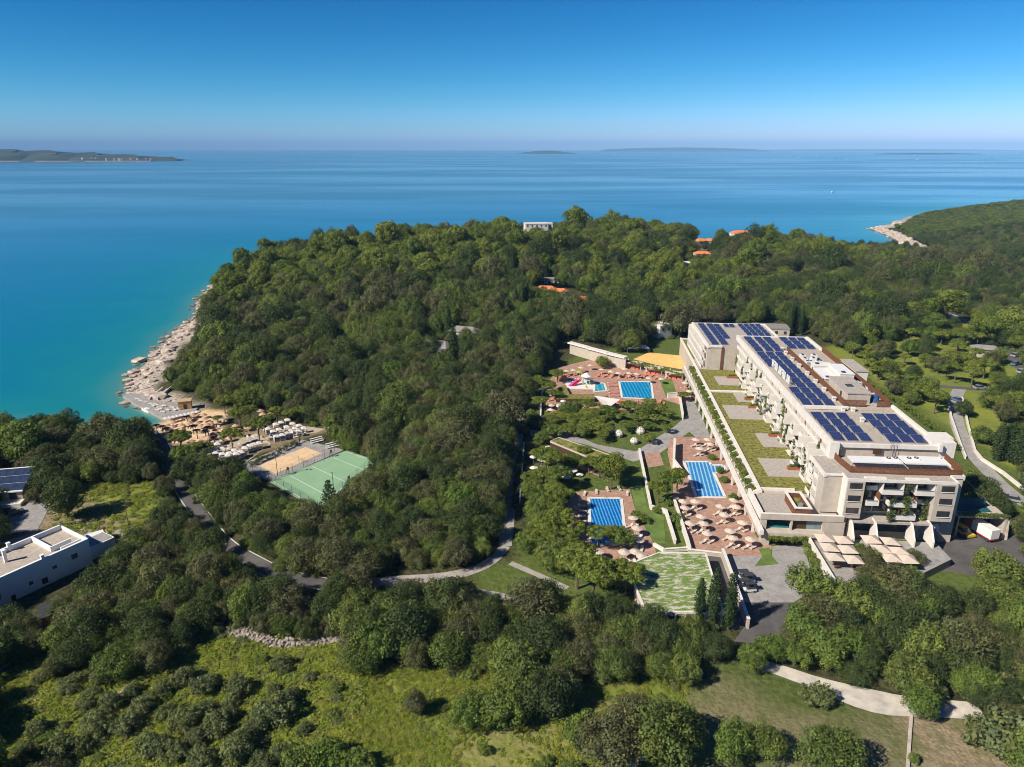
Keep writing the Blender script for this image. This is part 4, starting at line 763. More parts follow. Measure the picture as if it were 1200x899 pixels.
for (px, py, lab) in [(803, 448, 'at the foot of the podium, upper'), (808, 458, 'at the foot of the podium, lower')]: x, y = un(px, py, 15.3); RP.put((x, y, 13.03), 0, 'cream parasol over coral seats ' + lab); LO.put((x - 1, y - 1, 13.03), 1., 'coral seat under the parasol ' + lab); LO.put((x + 1, y - .6, 13.03), 2., 'coral seat right of the pole ' + lab)
# restaurant parasols and tables
def chairset(x, y, z, lab):
    t = thing('dining_table', lab, 'table', (x, y, z), rnd.uniform(0, 1), 'tables on the restaurant terrace'); MB().box(-.6, .6, -.6, .6, .72, .77).obj('top', WOOD, t); MB().cyl(0, 0, 0, .72, .06, n=6).obj('leg', DARK, t)
RQ = [(-6.3, -17.2), (-2.4, -17.8), (-6.6, -21.2), (-2.8, -21.8), (-6.8, -25.2), (-3.1, -25.8), (3.9, -17.0), (7.6, -17.6), (4.4, -21.0), (8.0, -21.6), (5.2, -24.4), (8.4, -24.6)]
for i, (u, v) in enumerate(RQ):
    x, y, _ = hpt(u, v, 0); s = 'left' if i < 6 else 'right'; a = ['far', 'middle', 'near'][(i % 6) // 2]
    SQ.put((x, y, 14.92), -TH, 'beige square parasol, %s group of the restaurant terrace, %s row, %s one' % (s, a, 'left' if i % 2 == 0 else 'right'), 'square parasols on the restaurant terrace'); chairset(x + .3, y - .4, 14.92, 'brown dining table under the %s square parasol, %s row, %s group' % ('left' if i % 2 == 0 else 'right', a, s))
# ------------------------------------------------------------------ roads, paths, tracks draped on the ground
def strip(name, m, px, wd, dz=.06, edge=None, world=None):
    c = world or [G(*p)[:2] for p in px]; pts = [c[0]]
    for a, b_ in zip(c, c[1:]):
        n_ = max(1, int(math.hypot(b_[0] - a[0], b_[1] - a[1]) / 2.0)); pts += [(a[0] + (b_[0] - a[0]) * i / n_, a[1] + (b_[1] - a[1]) * i / n_) for i in range(1, n_ + 1)]
    for _ in range(6): pts = [pts[0]] + [((a[0] + 2 * b_[0] + d[0]) / 4, (a[1] + 2 * b_[1] + d[1]) / 4) for a, b_, d in zip(pts, pts[1:], pts[2:])] + [pts[-1]]
    ar = np.array(pts); tg = np.gradient(ar, axis=0); tg /= np.linalg.norm(tg, axis=1)[:, None] + 1e-9; no = np.stack([-tg[:, 1], tg[:, 0]], 1)
    W_ = np.interp(np.linspace(0, 1, len(ar)), np.linspace(0, 1, len(wd)), wd) if isinstance(wd, (list, tuple)) else np.full(len(ar), wd)
    vs = []; fs = []; K = 4
    for i in range(len(ar)):
        for k in range(K + 1): q = ar[i] + no[i] * W_[i] * (k / K - .5); vs.append(q)
    vs = np.array(vs); z = hgt(vs[:, 0], vs[:, 1]) + dz
    b = MB(); b.v = [(x, y, zz) for (x, y), zz in zip(vs.tolist(), z.tolist())]
    for i in range(len(ar) - 1):
        for k in range(K): a = i * (K + 1) + k; b.f.append((a, a + K + 1, a + K + 2, a + 1)[::-1])
    o = b.obj(name, m); o['kind'] = 'structure'; return ar, no, W_
ROADPX = [(178, 506), (192, 522), (200, 548), (214, 575), (240, 610), (275, 648), (300, 664), (340, 680), (392, 686)]
ar, no, W_ = strip('road', ASPH, ROADPX, 4.4)
for s, q in ((1, 'road_line'), (-1, 'road_line')): strip(q, LINEW, None, .16, .075, world=[tuple(p) for p in (ar + no * s * 2.0)[::3]])
strip('path', PATH, [(392, 686), (430, 684), (470, 680), (520, 678), (548, 672), (580, 660), (592, 640)], [3.4, 3.6, 3.6, 3.2, 2.6, 2.4])
strip('path', PATH, [(592, 640), (597, 600), (601, 560), (606, 525), (609, 495), (611, 470), (612, 455)], 3.0, .07)
strip('path', PATH, [(500, 690), (560, 692), (596, 702), (625, 706)], 2.2, .07)
strip('path', PATH, [(598, 660), (640, 678), (665, 690)], 1.6, .08)
strip('gravel_track', GRAVEL, [(880, 774), (910, 785), (950, 797), (985, 812), (1020, 824), (1070, 829), (1110, 830), (1150, 834)], [2.2, 3.2, 3.4, 5.2, 6, 4.6, 4.2, 4], .07)
# pale paving under the cabanas, with extra loungers
for q in ([(228, 533), (300, 508), (318, 520), (290, 541), (240, 546)], [(305, 516), (345, 498), (382, 503), (330, 524)]):
    ps = [G(*p) for p in q]; zz = max(p[2] for p in ps); b = MB(); b.v = [(p[0], p[1], p[2] + .1) for p in ps]; b.f = [tuple(range(len(ps)))]; o = b.obj('paving', mat('beige_paving', (.40, .325, .24), .9, .2, .6)); o['kind'] = 'structure'
strip('service_road', PAVE, [(1125, 455), (1118, 470), (1122, 500), (1133, 525), (1150, 545), (1180, 575), (1215, 600)], 4.2, .07)
strip('service_road', ASPH, [(1090, 452), (1140, 456), (1180, 458), (1220, 462)], 3.6, .08)
strip('car_park', ASPH, [(1160, 400), (1180, 410), (1195, 425), (1215, 440)], 9, .075)
strip('road', PAVE, [(1104, 366), (1122, 373), (1142, 380)], 7, .07); strip('path', PATH, [(0, 640), (60, 622), (130, 628), (150, 624)], 3.4, .07)
strip('yard', PAVE, [(10, 575), (40, 590), (20, 625)], 9, .07)
def dwall(name, px, h, th, m, label, cap=WHITE):
    g = [G(*p) for p in px]; t = thing(name, label, 'wall', g[0]); b = MB(); c = MB()
    for p, q in zip(g, g[1:]):
        a = (p[0] - g[0][0], p[1] - g[0][1], p[2] - g[0][2] + h / 2 - .3); d = (q[0] - g[0][0], q[1] - g[0][1], q[2] - g[0][2] + h / 2 - .3); b.beam(a, d, th, h + .6); c.beam((a[0], a[1], a[2] + h / 2 + .34), (d[0], d[1], d[2] + h / 2 + .34), th + .15, .08)
    b.obj('wall_body', m, t); c.obj('coping', cap, t)
dwall('road_wall', [(1110, 467), (1114, 490), (1124, 520), (1131, 538)], 1.0, .35, WHITE, 'white wall along the left of the ramp road beside the hotel'); dwall('road_wall', [(1127, 468), (1134, 500), (1142, 530), (1150, 540), (1175, 556), (1205, 580)], .9, .4, WHITE, 'long white wall along the right of the ramp road beside the hotel')
dwall('field_kerb', [(1068, 838), (1066, 860), (1063, 905)], .25, .35, STONE, 'thin pale stone line running down the mown field', STONE)
# dry stone walls, each a heap of real stones
def stones(px, n_, wd, h, label, name='dry_stone_wall', m=DRYST, seed=1):
    g = random.Random(seed); c = [G(*p) for p in px]; b = MB(); L = [math.hypot(q[0] - p[0], q[1] - p[1]) for p, q in zip(c, c[1:])]; tot = sum(L)
    o = c[0]
    for _ in range(n_):
        s = g.uniform(0, tot); k = 0
        while k < len(L) - 1 and s > L[k]: s -= L[k]; k += 1
        f = s / L[k]; p, q = c[k], c[k + 1]; x = p[0] + (q[0] - p[0]) * f + g.uniform(-wd, wd) / 2; y = p[1] + (q[1] - p[1]) * f + g.uniform(-wd, wd) / 2; z = p[2] + (q[2] - p[2]) * f + g.uniform(0, h)
        r = g.uniform(.14, .38); rock_(b, x - o[0], y - o[1], z - o[2], r, g)
    t = thing(name, label, 'wall', o); w_ = b.obj('stones', m, t); w_['kind'] = 'stuff'
def rock_(b, x, y, z, r, g, fl=.7):
    a0 = g.uniform(0, 6.28); up = [(x + r * g.uniform(.6, .9) * math.cos(a0 + i * 1.571), y + r * g.uniform(.6, .9) * math.sin(a0 + i * 1.571), z + r * fl * g.uniform(.45, .8)) for i in range(4)]
    lo_ = [(x + r * g.uniform(.9, 1.25) * math.cos(a0 + .5 + i * 1.571), y + r * g.uniform(.9, 1.25) * math.sin(a0 + .5 + i * 1.571), z - r * fl * g.uniform(.3, .7)) for i in range(4)]
    b.add(up + lo_, [(0, 1, 2, 3), (4, 5, 1, 0), (5, 6, 2, 1), (6, 7, 3, 2), (7, 4, 0, 3)])
stones([(262, 737), (285, 744), (308, 750), (325, 756), (365, 754), (402, 750)], 950, 2.2, .9, 'long crumbling dry-stone wall at the top of the rough field', seed=2)
stones([(190, 772), (212, 757), (236, 736)], 260, .9, .8, 'slanting low stone wall under the dark oaks of the rough field', seed=3)
stones([(118, 838), (130, 826), (146, 812)], 120, .8, .4, 'short buried stone row in the rough field', seed=4); stones([(478, 775), (486, 768), (492, 764)], 70, .9, .5, 'short heap of stones at the top left of the meadow', seed=5)
stones([(735, 903), (748, 890), (758, 882)], 160, 1.2, .7, 'pale stone wall end at the bottom edge beside the dark oaks', m=STONE, seed=6); stones([(0, 788), (15, 778), (32, 765)], 140, .9, .8, 'dark stone wall at the left end of the rough field', seed=7); stones([(630, 775), (655, 782), (668, 790)], 90, 1., .5, 'low stone row half hidden behind the meadow clump', seed=8)
# shore rocks, wet and dark at the waterline
WETROCK = mat('shore_rock', (.30, .24, .19), .85, .25, .35, .4, col2=(.58, .475, .38)); nn = WETROCK.node_tree.nodes; ll = WETROCK.node_tree.links
ge = nn.new('ShaderNodeNewGeometry'); sx = nn.new('ShaderNodeSeparateXYZ'); ll.new(ge.outputs['Position'], sx.inputs[0]); mr_ = nn.new('ShaderNodeMapRange'); mr_.inputs[1].default_value = .15; mr_.inputs[2].default_value = .75; ll.new(sx.outputs[2], mr_.inputs[0])
src = nn['Principled BSDF'].inputs['Base Color'].links[0].from_socket; mw_ = nn.new('ShaderNodeMix'); mw_.data_type = 'RGBA'; mw_.inputs[6].default_value = (.075, .062, .05, 1); ll.new(mr_.outputs[0], mw_.inputs[0]); ll.new(src, mw_.inputs[7]); ll.new(mw_.outputs[2], nn['Principled BSDF'].inputs['Base Color'])
g = random.Random(5); b = MB(); sh = []
xx_ = rng.uniform(-275, -125, 60000); yy_ = rng.uniform(248, 730, 60000); dd_ = coast_d(xx_, yy_); bd_ = np.hypot((xx_ - BEACH[0]) / 1.15, yy_ - BEACH[1])
k = (dd_ > -3.5) & (dd_ < np.where(yy_ < 430, 11, 7.0)) & (rng.uniform(0, 1, 60000) < np.where(dd_ < 0, .10, .17)) & ~((bd_ < 44) & (yy_ < 262)); xr, yr = xx_[k], yy_[k]
x2 = rng.uniform(400, 560, 20000); y2 = rng.uniform(720, 1080, 20000); d2 = coast_d(x2, y2); k = (d2 > -4) & (d2 < 16) & (rng.uniform(0, 1, 20000) < .35); xr = np.concatenate([xr, x2[k]]); yr = np.concatenate([yr, y2[k]])
for x, y, z in zip(xr, yr, hgt(xr, yr)): rock_(b, x, y, max(z, -.3) + .1, g.choice((.5, .7, .9, 1.3, 1.9, 2.4)) * g.uniform(.8, 1.1) * (1.5 if y > 500 else 1) * (1.7 if g.random() < .12 else 1), g, g.choice((.3, .5, .65)))
b.obj('shore_rocks', WETROCK)['kind'] = 'stuff'
# pier and beach
PIER = [(143.5, 463), (152, 461), (168, 462), (192, 466), (212, 475), (232, 478), (226, 484), (200, 491), (190, 489), (176, 482), (160, 474)]
pq = pz(PIER, 1.3); t = MB().prism(pq, -1.5, 1.3).obj('pier', PAVE); t['kind'] = 'structure'
g = rnd
for i, (px, py) in enumerate([(180, 476), (184, 475), (188, 479.5), (193, 476), (202, 478), (197, 481), (161, 468), (165, 470), (170, 472), (176, 473.5), (205, 481), (191, 483), (210, 480), (185, 481)]): LW.put((*un(px, py, 1.3), 1.31), R(60) + rnd.uniform(-.3, .3), 'white sun lounger on the grey bathing pier', 'loungers on the bathing pier', sc=(1.15, 1.15, 1.1))
for i in range(9): px = 194 + i * 4.6; py = 488.8 - i * .95; x, y = un(px, py, 3.2); WP.put((x, y, .9), 0, 'white parasol in the row between pier and sand', 'white parasols between pier and sand', sc=(.8, .8, .85))
t = thing('beach_hut', 'small straw-coloured wooden hut at the landward end of the pier', 'hut', (*un(217.5, 478, 1.3), 1.3), R(20)); MB().box(-2.4, 2.4, -1.8, 1.8, 0, 3.2).obj('wall', mat('straw_board', (.55, .33, .13), .9, .2, 3), t); MB().box(-2.6, 2.6, -2, 2, 3.2, 3.4).obj('roof', THATCH, t); MB().box(-.5, .6, -1.9, -1.805, 0, 2.1).obj('door', WOODD, t)
t = thing('beach_stairs', 'pale stairway with white side walls climbing from the pier into the trees', 'stairs', (0, 0, 0)); a = (*un(180, 469.5, 1.3), 1.3); c = G(196, 456); b = MB(); d = np.array(c) - np.array(a)
for k in range(14): p = np.array(a) + d * k / 14; q = np.array(a) + d * (k + 1) / 14; b.beam((p[0], p[1], p[2] + .1), (q[0], q[1], p[2] + .1), 3, .35)
b.obj('steps', PATH, t); b = MB(); nx, ny = -d[1], d[0]; L = math.hypot(nx, ny)
for s in (-1.6, 1.6): b.beam((a[0] + nx / L * s, a[1] + ny / L * s, a[2] + .7), (c[0] + nx / L * s, c[1] + ny / L * s, c[2] + .7), .3, .9)
b.obj('side_wall', WHITE, t)
C7 = lambda x, y: (180 + x / 6.667, 470 + y / 6.667)
STP = [(175, 180), (240, 195), (170, 215), (245, 235), (170, 250), (210, 278), (165, 285), (300, 150), (345, 155), (420, 150), (500, 155), (465, 180), (485, 265), (535, 290), (350, 350), (385, 330), (690, 235), (755, 215), (815, 195), (915, 130), (580, 140), (365, 180), (275, 128), (130, 200), (100, 208), (245, 275), (300, 185), (410, 120), (330, 120), (360, 100), (640, 245), (720, 260), (870, 110), (850, 85), (520, 175), (440, 200), (390, 205), (560, 310), (500, 325), (440, 345), (340, 385), (890, 150), (930, 110), (450, 300), (600, 270), (620, 300), (660, 200), (780, 190), (840, 140), (565, 240), (515, 235), (860, 175), (200, 300), (320, 330), (410, 360)]
for i, (cx, cy) in enumerate(STP):
    px, py = C7(cx, cy); x, y, z = G(px, py); y2 = y + 0; on = 'on the sandy beach' if py < 512 and px < 255 else 'on the shady bar terrace behind the beach'
    ST.put((x, y - 2.2, z - .05), rnd.uniform(0, 6), 'straw-thatched parasol ' + on, 'straw parasols ' + on, sc=(rnd.uniform(.72, .9),) * 3)
    if i % 2 == 0:
        for dx in (-.8, .8): LW.put((x + dx, y - 3.2, z), R(40) + rnd.uniform(-.3, .3), 'white lounger beside a straw parasol ' + on, 'white loungers among straw parasols ' + on)
CN = thing('beach_cabana', 'x', 'cabana', (0, 0, -50), 0, 'white beach cabanas in rows by the sports courts'); b = MB()
for x in (-1, 1):
    for y in (-1, 1): b.box(x - .07, x + .07, y - .07, y + .07, 0, 2.15)
b.obj('post', WHITEP, CN); MB().add([(-1.2, -1.2, 2.15), (1.2, -1.2, 2.15), (1.2, 1.2, 2.15), (-1.2, 1.2, 2.15), (-.5, -.5, 2.6), (.5, -.5, 2.6), (.5, .5, 2.6), (-.5, .5, 2.6)], [(3, 2, 1, 0), (4, 5, 6, 7), (0, 1, 5, 4), (1, 2, 6, 5), (2, 3, 7, 6), (3, 0, 4, 7)]).obj('roof', WCANV, CN); MB().box(-.9, .9, -.8, .9, .1, .55).obj('daybed', WCANV, CN); MB().box(-1.04, -1.0, -.9, .9, .6, 2.1).obj('curtain', WCANV, CN)
cn = Proto(CN)
CAB = [(395, 405), (455, 390), (505, 370), (545, 408), (545, 450), (600, 445), (640, 425), (720, 402), (790, 375), (830, 365), (940, 270), (985, 255), (1000, 200), (1045, 235), (960, 215), (965, 308), (1040, 283), (1110, 248), (1050, 180), (1180, 245), (690, 435), (760, 385), (1010, 300), (1090, 210), (430, 440), (490, 440), (590, 465), (655, 450), (880, 230), (900, 250), (1140, 270), (1140, 225), (520, 345), (475, 415), (1075, 265), (925, 300)]
for i, (cx, cy) in enumerate(CAB):
    px, py = C7(cx, cy); x, y, z = G(px, py + 1); wh = ('in the left block by the pine trees, ' + ('left' if cx < 520 else 'right' if cx > 660 else 'middle') if cx < 860 else 'in the right block beside the sand court, ' + ('left' if cx < 970 else 'right' if cx > 1060 else 'middle')) + (' back row' if cy < (395 if cx < 860 else 245) else ' front row'); cn.put((x, y, z), R(25) + rnd.uniform(-.1, .1), 'white canopied beach cabana ' + wh, 'white beach cabanas ' + wh, sc=(.9, .9, .95))
for i in range(30):
    left = i % 2; px = rnd.uniform(238, 305) if left else rnd.uniform(318, 372); py = (rnd.uniform(-6, 6) + 541 - (px - 238) * .42) if left else (rnd.uniform(-7, 5) + 517 - (px - 318) * .25)
    x, y, z = G(px, py); LW.put((x, y, z + .1), R(25) + rnd.choice((0, 1.57)) + rnd.uniform(-.2, .2), 'white sun lounger between the beach cabanas ' + ('on the left' if left else 'by the sand court'), 'white loungers between the cabanas ' + ('on the left' if left else 'by the sand court'))
# ------------------------------------------------------------------ sports courts
def quad(c0, c1, c2, c3): return lambda s, t: (c0[0] * (1 - s) * (1 - t) + c1[0] * s * (1 - t) + c2[0] * s * t + c3[0] * (1 - s) * t, c0[1] * (1 - s) * (1 - t) + c1[1] * s * (1 - t) + c2[1] * s * t + c3[1] * (1 - s) * t)
Q = quad(cA, cB, cC, cD)
def wsheet(name, m, pts, z): o = MB().sheet(pts, z).obj(name, m); o['kind'] = 'structure'; return o
sur = pz([(279, 546), (352, 515), (404, 527), (316, 565)], COURT_Z); wsheet('court_surround', PAVE, sur, COURT_Z + .03); sandc = pz([(303, 545.5), (358, 524), (377, 531.5), (322.5, 555.5)], COURT_Z); wsheet('sand_court', SAND, sandc, COURT_Z + .05)
wsheet('sports_court', GCOURT, [Q(0, 0), Q(1, 0), Q(1, 1), Q(0, 1)], COURT_Z + .04)
def line(p, q, w_=.14): b = MB(); dx, dy = q[0] - p[0], q[1] - p[1]; L = math.hypot(dx, dy); nx, ny = -dy / L * w_ / 2, dx / L * w_ / 2; b.sheet([(p[0] + nx, p[1] + ny), (q[0] + nx, q[1] + ny), (q[0] - nx, q[1] - ny), (p[0] - nx, p[1] - ny)], COURT_Z + .05); o = b.obj('court_line', LINEW); o['kind'] = 'structure'
for a in ((.03, .05, .97, .05), (.03, .95, .97, .95), (.03, .05, .03, .95), (.97, .05, .97, .95), (.5, .05, .5, .95), (.22, .05, .22, .95), (.78, .05, .78, .95)): line(Q(*a[:2]), Q(*a[2:]))
def fence(corners, h, label, mid=True, st=4.0):
    t = thing('court_fence', label, 'fence', (0, 0, 0)); pm = MB().cyl(0, 0, 0, h, .05, n=6).mesh('post', DARK); b = MB()
    for p, q in zip(corners, corners[1:]):
        L = math.hypot(q[0] - p[0], q[1] - p[1]); n_ = max(1, int(L / st))
        for i in range(n_ + 1): link('post', pm, t, (p[0] + (q[0] - p[0]) * i / n_, p[1] + (q[1] - p[1]) * i / n_, COURT_Z))
        m_ = max(2, int(L / .55))
        for i in range(m_): x, y = p[0] + (q[0] - p[0]) * (i + .5) / m_, p[1] + (q[1] - p[1]) * (i + .5) / m_; b.beam((x, y, COURT_Z + .1), (x, y, COURT_Z + h), .018)
        for k in range(int(h / .5) + 1): b.beam((*p, COURT_Z + .08 + k * .5), (*q, COURT_Z + .08 + k * .5), .02)
    o = b.obj('mesh_panel', mat('fence_wire', (.06, .09, .08), .6), t); o['kind'] = 'stuff'
fence([Q(0, 0), Q(0, 1), Q(1, 1), Q(1, 0)], 3.2, 'dark wire fence with thin posts round the green sports court'); fence([sur[0], sur[3]] + [sur[2]], 3.0, 'thin wire fence between the sand court and the green court')
for i, (bx, by, ht, lab) in enumerate([(392, 585.5, 8.6, 'in front of the green court'), (384.7, 522, 6.5, 'behind the bleachers'), (325.5, 558, 8, 'at the corner of the sand court'), (351, 520, 4.4, 'behind the sand court')]):
    x, y, z = P(bx, by, COURT_Z); t = thing('floodlight', 'tall dark floodlight mast ' + lab, 'floodlight', (x, y, z)); MB().cyl(0, 0, 0, ht, .11, .07, 8).obj('mast', DARK, t); MB().beam((-.9, 0, ht), (.9, 0, ht), .1).obj('crossbar', DARK, t)
    for s in (-.6, .6): MB().beam((s, -.3, ht + .15), (s, .25, ht - .1), .5, .2).obj('lamp', STEEL, t)
for bx, by, lab in [(373, 519, 'left'), (391, 525, 'right')]:
    x, y, z = P(bx, by, COURT_Z); t = thing('bleacher', 'small white stepped bleacher behind the sand court, %s of two' % lab, 'bleacher', (x, y, z), R(38))
    for k in range(3): MB().box(-2.2, 2.2, k * .7, k * .7 + .5, .4 + k * .45, .5 + k * .45).obj('bench', WHITEP, t)
    b = MB(); [b.box(s - .05, s + .05, 0, 1.9, 0, .4).box(s - .05, s + .05, .7, 1.9, .401, .85) for s in (-2, 0, 2)]; b.obj('frame', STEEL, t)
for a, lab in (((.22, .02), 'at the left of the green court'), ((.78, .02), 'at the right of the green court'), ((.5, .97), 'on the near side of the green court')):
    x, y = Q(*a); t = thing('umpire_stand', 'dark upright umpire stand ' + lab, 'umpire stand', (x, y, COURT_Z + .05)); b = MB(); [b.beam((s, u, 0), (s * .5, u * .5, 1.6), .08) for s in (-.5, .5) for u in (-.5, .5)]; b.obj('leg', DARK, t); MB().box(-.35, .35, -.35, .35, 1.6, 1.7).obj('seat', DARK, t); MB().box(-.35, .35, .3, .36, 1.701, 2.3).obj('backrest', DARK, t)  # umpire stands: splayed legs, seat and backrest
SQd = quad(*sandc); t = thing('volleyball_net', 'net between two posts across the sand court', 'net', (0, 0, 0)); p, q = SQd(.5, 0), SQd(.5, 1); b = MB()
for e_ in (p, q): b.cyl(*e_, COURT_Z, COURT_Z + 2.5, .06, n=6)
b.obj('post', STEEL, t); b = MB(); [b.beam((*p, COURT_Z + z), (*q, COURT_Z + z), .03) for z in (1.5, 1.75, 2.0, 2.4)]; b.obj('net', WHITEP, t)
# ------------------------------------------------------------------ houses on the left
def local(o, rz, x, y): c, s = math.cos(rz), math.sin(rz); return o[0] + x * c - y * s, o[1] + x * s + y * c
A_ = un(103, 631, 14.6); B_ = un(0, 676.6, 14.6); ang = math.atan2(A_[1] - B_[1], A_[0] - B_[0]); C_ = un(61, 620, 14.6)
ca, sa = math.cos(ang), math.sin(ang); wdt = (C_[0] - A_[0]) * -sa + (C_[1] - A_[1]) * ca
VW = mat('villa_white', (.78, .77, .75), .8, .05, .5)
t = thing('villa', 'long white flat-roofed house with rooftop chimneys and white parapet', 'house', (A_[0], A_[1], 0), ang); wdt = max(8.0, min(13, wdt)); ln = 36.0
MB().box(-ln, 0, 0, wdt, 6.5, 13.6).obj('wall', VW, t); rf = MB().box(-ln + .4, -.4, .4, wdt - .4, 13.601, 13.8).obj('roof', ROOFC, t)
MB().box(-ln, 0, -.15, .4, 13.602, 14.6).box(-.4, .02, .401, wdt, 13.602, 14.6).box(-ln, -.401, wdt - .4, wdt + .05, 13.602, 14.9).obj('parapet', VW, t)
MB().box(-6.5, -2.4, 2.6, 3.0, 13.81, 15.0).box(-6.9, -6.51, 2.6, wdt - .5, 13.81, 15.0).box(-5.5, -1.0, 1.0, 1.3, 13.81, 14.7).obj('stair_parapet', VW, t)
for x, y, h in ((-9.8, .2, 1.5), (-14.2, wdt * .6, 2.8), (-11.5, wdt - .3, 1.9)): c_ = MB().box(x - .3, x + .3, y - .3, y + .3, 13.81, 13.8 + h).obj('chimney', VW, t); MB().box(x - .4, x + .4, y - .4, y + .4, 13.81 + h, 13.95 + h).obj('cap', VW, c_)
for x, z, w_, h in ((-4.2, 11.2, 1.3, 1.2), (-8.4, 11.0, .9, .7), (-13.5, 9.8, .8, .8), (-11.0, 8.6, 1.2, 1.4), (-17.3, 7.6, .9, 1.8), (-21, 9.6, 1.2, 1.2)):
    o = MB().box(x, x + w_, -.05, -.001, z, z + h).obj('window', DARK, t); MB().box(x + .08, x + w_ / 2 - .04, -.08, -.051, z + .08, z + h - .08).box(x + w_ / 2 + .04, x + w_ - .08, -.08, -.051, z + .08, z + h - .08).obj('pane', GLASS, o)
MB().box(.02, 6.5, 1.5, 6.5, 6.5, 11.2).obj('annexe', VW, t); MB().box(.4, 6.2, 1.9, 6.1, 11.201, 11.3).obj('terrace', PAVE, t)
t = thing('parked_van', 'white delivery van parked beside the white flat-roofed house', 'van', (*un(116, 629, 9.5), 8.05), ang - .3); MB().box(-2.6, 1.2, -1, 1, .5, 2.6).obj('body', WHITEP, t); MB().add([(1.21, -1, .5), (2.6, -1, .5), (2.6, 1, .5), (1.21, 1, .5), (1.21, -1, 2.3), (1.9, -1, 2.2), (1.9, 1, 2.2), (1.21, 1, 2.3)], [(3, 2, 1, 0), (4, 5, 6, 7), (0, 1, 5, 4), (1, 2, 6, 5), (2, 3, 7, 6), (3, 0, 4, 7)]).obj('cab', mat('yellow_paint', (.7, .42, .02), .4, .05), t)
for x in (-1.7, 1.7):
    for y in (-1.0, 1.0): MB().beam((x, y - .12, .42), (x, y + .12, .42), .8, .8).obj('wheel', DARK, t)
S_ = un(12, 562, 13); t = thing('solar_house', 'grey house with a roof covered in solar panels at the left edge', 'house', (S_[0], S_[1], 0), R(12)); MB().box(-11, 4.2, -4.5, 5, 6.5, 11.5).obj('wall', CREAM, t); MB().box(-11, 4.6, -7.5, -4.51, 6.5, 8.9).obj('terrace', WHITE, t)
MB().add([(-11.3, -4.9, 11.5), (4.6, -4.9, 11.5), (4.6, 5.4, 14.2), (-11.3, 5.4, 14.2), (-11.3, -4.9, 11.2), (4.6, -4.9, 11.2), (4.6, 5.4, 13.9), (-11.3, 5.4, 13.9)], [(0, 1, 2, 3), (7, 6, 5, 4), (0, 4, 5, 1), (1, 5, 6, 2), (2, 6, 7, 3), (3, 7, 4, 0)]).obj('roof', WHITEP, t)
sk = mat('dull_solar', (.03, .045, .085), .3, .2, .8, spec=.6)
for i in range(7):
    for j in range(3): x = -10.8 + i * 2.2; y0 = -4.5 + j * 3.2; z = lambda y: 11.55 + (y + 4.9) * 2.7 / 10.3; MB().add([(x, y0, z(y0)), (x + 2.1, y0, z(y0)), (x + 2.1, y0 + 3, z(y0 + 3)), (x, y0 + 3, z(y0 + 3)), (x, y0, z(y0) + .06), (x + 2.1, y0, z(y0) + .06), (x + 2.1, y0 + 3, z(y0 + 3) + .06), (x, y0 + 3, z(y0 + 3) + .06)], [(3, 2, 1, 0), (4, 5, 6, 7), (0, 1, 5, 4), (1, 2, 6, 5), (2, 3, 7, 6), (3, 0, 4, 7)]).obj('solar_panel', sk, t)
for x in (-9.5, -6, -2.5, 1): o = MB().box(x, x + 1.8, -4.58, -4.501, 9.1, 11).obj('window', GLASS, t)
x, y, z = G(64, 728); t = thing('garden_shed', 'small orange shed with a dark roof below the white flat-roofed house', 'shed', (x, y, z), R(35)); MB().box(-2, 2, -1.6, 1.6, 0, 2.6).obj('wall', mat('orange_wall', (.55, .22, .05), .85, .1), t); MB().add([(-2.3, -2, 2.55), (2.3, -2, 2.55), (2.3, 2, 3.3), (-2.3, 2, 3.3), (-2.3, -2, 2.7), (2.3, -2, 2.7), (2.3, 2, 3.45), (-2.3, 2, 3.45)], [(3, 2, 1, 0), (4, 5, 6, 7), (0, 1, 5, 4), (1, 2, 6, 5), (2, 3, 7, 6), (3, 0, 4, 7)]).obj('roof', DARK, t); MB().box(-.5, .5, -1.68, -1.605, 0, 2).obj('door', WOODD, t)
x, y, z = G(151, 617); t = thing('utility_pole', 'thin wooden utility pole in the grass clearing', 'pole', (x, y, z)); MB().cyl(0, 0, 0, 6.5, .12, .09, 8).obj('shaft', BARK, t); MB().beam((-.8, 0, 6.1), (.8, 0, 6.1), .12).obj('crossarm', BARK, t)
# ------------------------------------------------------------------ houses in the wood
def house(px, py, z, w_, d, h, rz, roofm, lab, hip=True, dark=False, lift=0):
    gz = z
    for _ in range(8): x, y = un(px, py, gz + h + lift); gz = float(hgt(np.array([x]), np.array([y]))[0])
    t = thing('house', lab, 'house', (x, y, gz + lift), rz); MB().box(-w_ / 2, w_ / 2, -d / 2, d / 2, -3 - lift, h).obj('wall', CREAM if dark else WHITE, t); e = .5; r = d * .24
    if hip: MB().add([(-w_ / 2 - e, -d / 2 - e, h), (w_ / 2 + e, -d / 2 - e, h), (w_ / 2 + e, d / 2 + e, h), (-w_ / 2 - e, d / 2 + e, h), (-w_ / 2 + d * .3, 0, h + r), (w_ / 2 - d * .3, 0, h + r)], [(3, 2, 1, 0), (0, 1, 5, 4), (2, 3, 4, 5), (3, 0, 4), (1, 2, 5)]).obj('roof', roofm, t)
    else: MB().box(-w_ / 2 - .2, w_ / 2 + .2, -d / 2 - .2, d / 2 + .2, h, h + .5).obj('roof', roofm, t)
    wm_ = MB().box(-.6, .6, -.05, .05, 0, 1.4).mesh('window', GLASS); n_ = max(2, int(w_ / 3.5))
    for i in range(n_): link('window', wm_, t, (-w_ / 2 + w_ * (i + .5) / n_, -d / 2 - .06, h - 2.2))
    return t
GR = mat('grey_roof', (.24, .22, .20), .9, .15, 1)
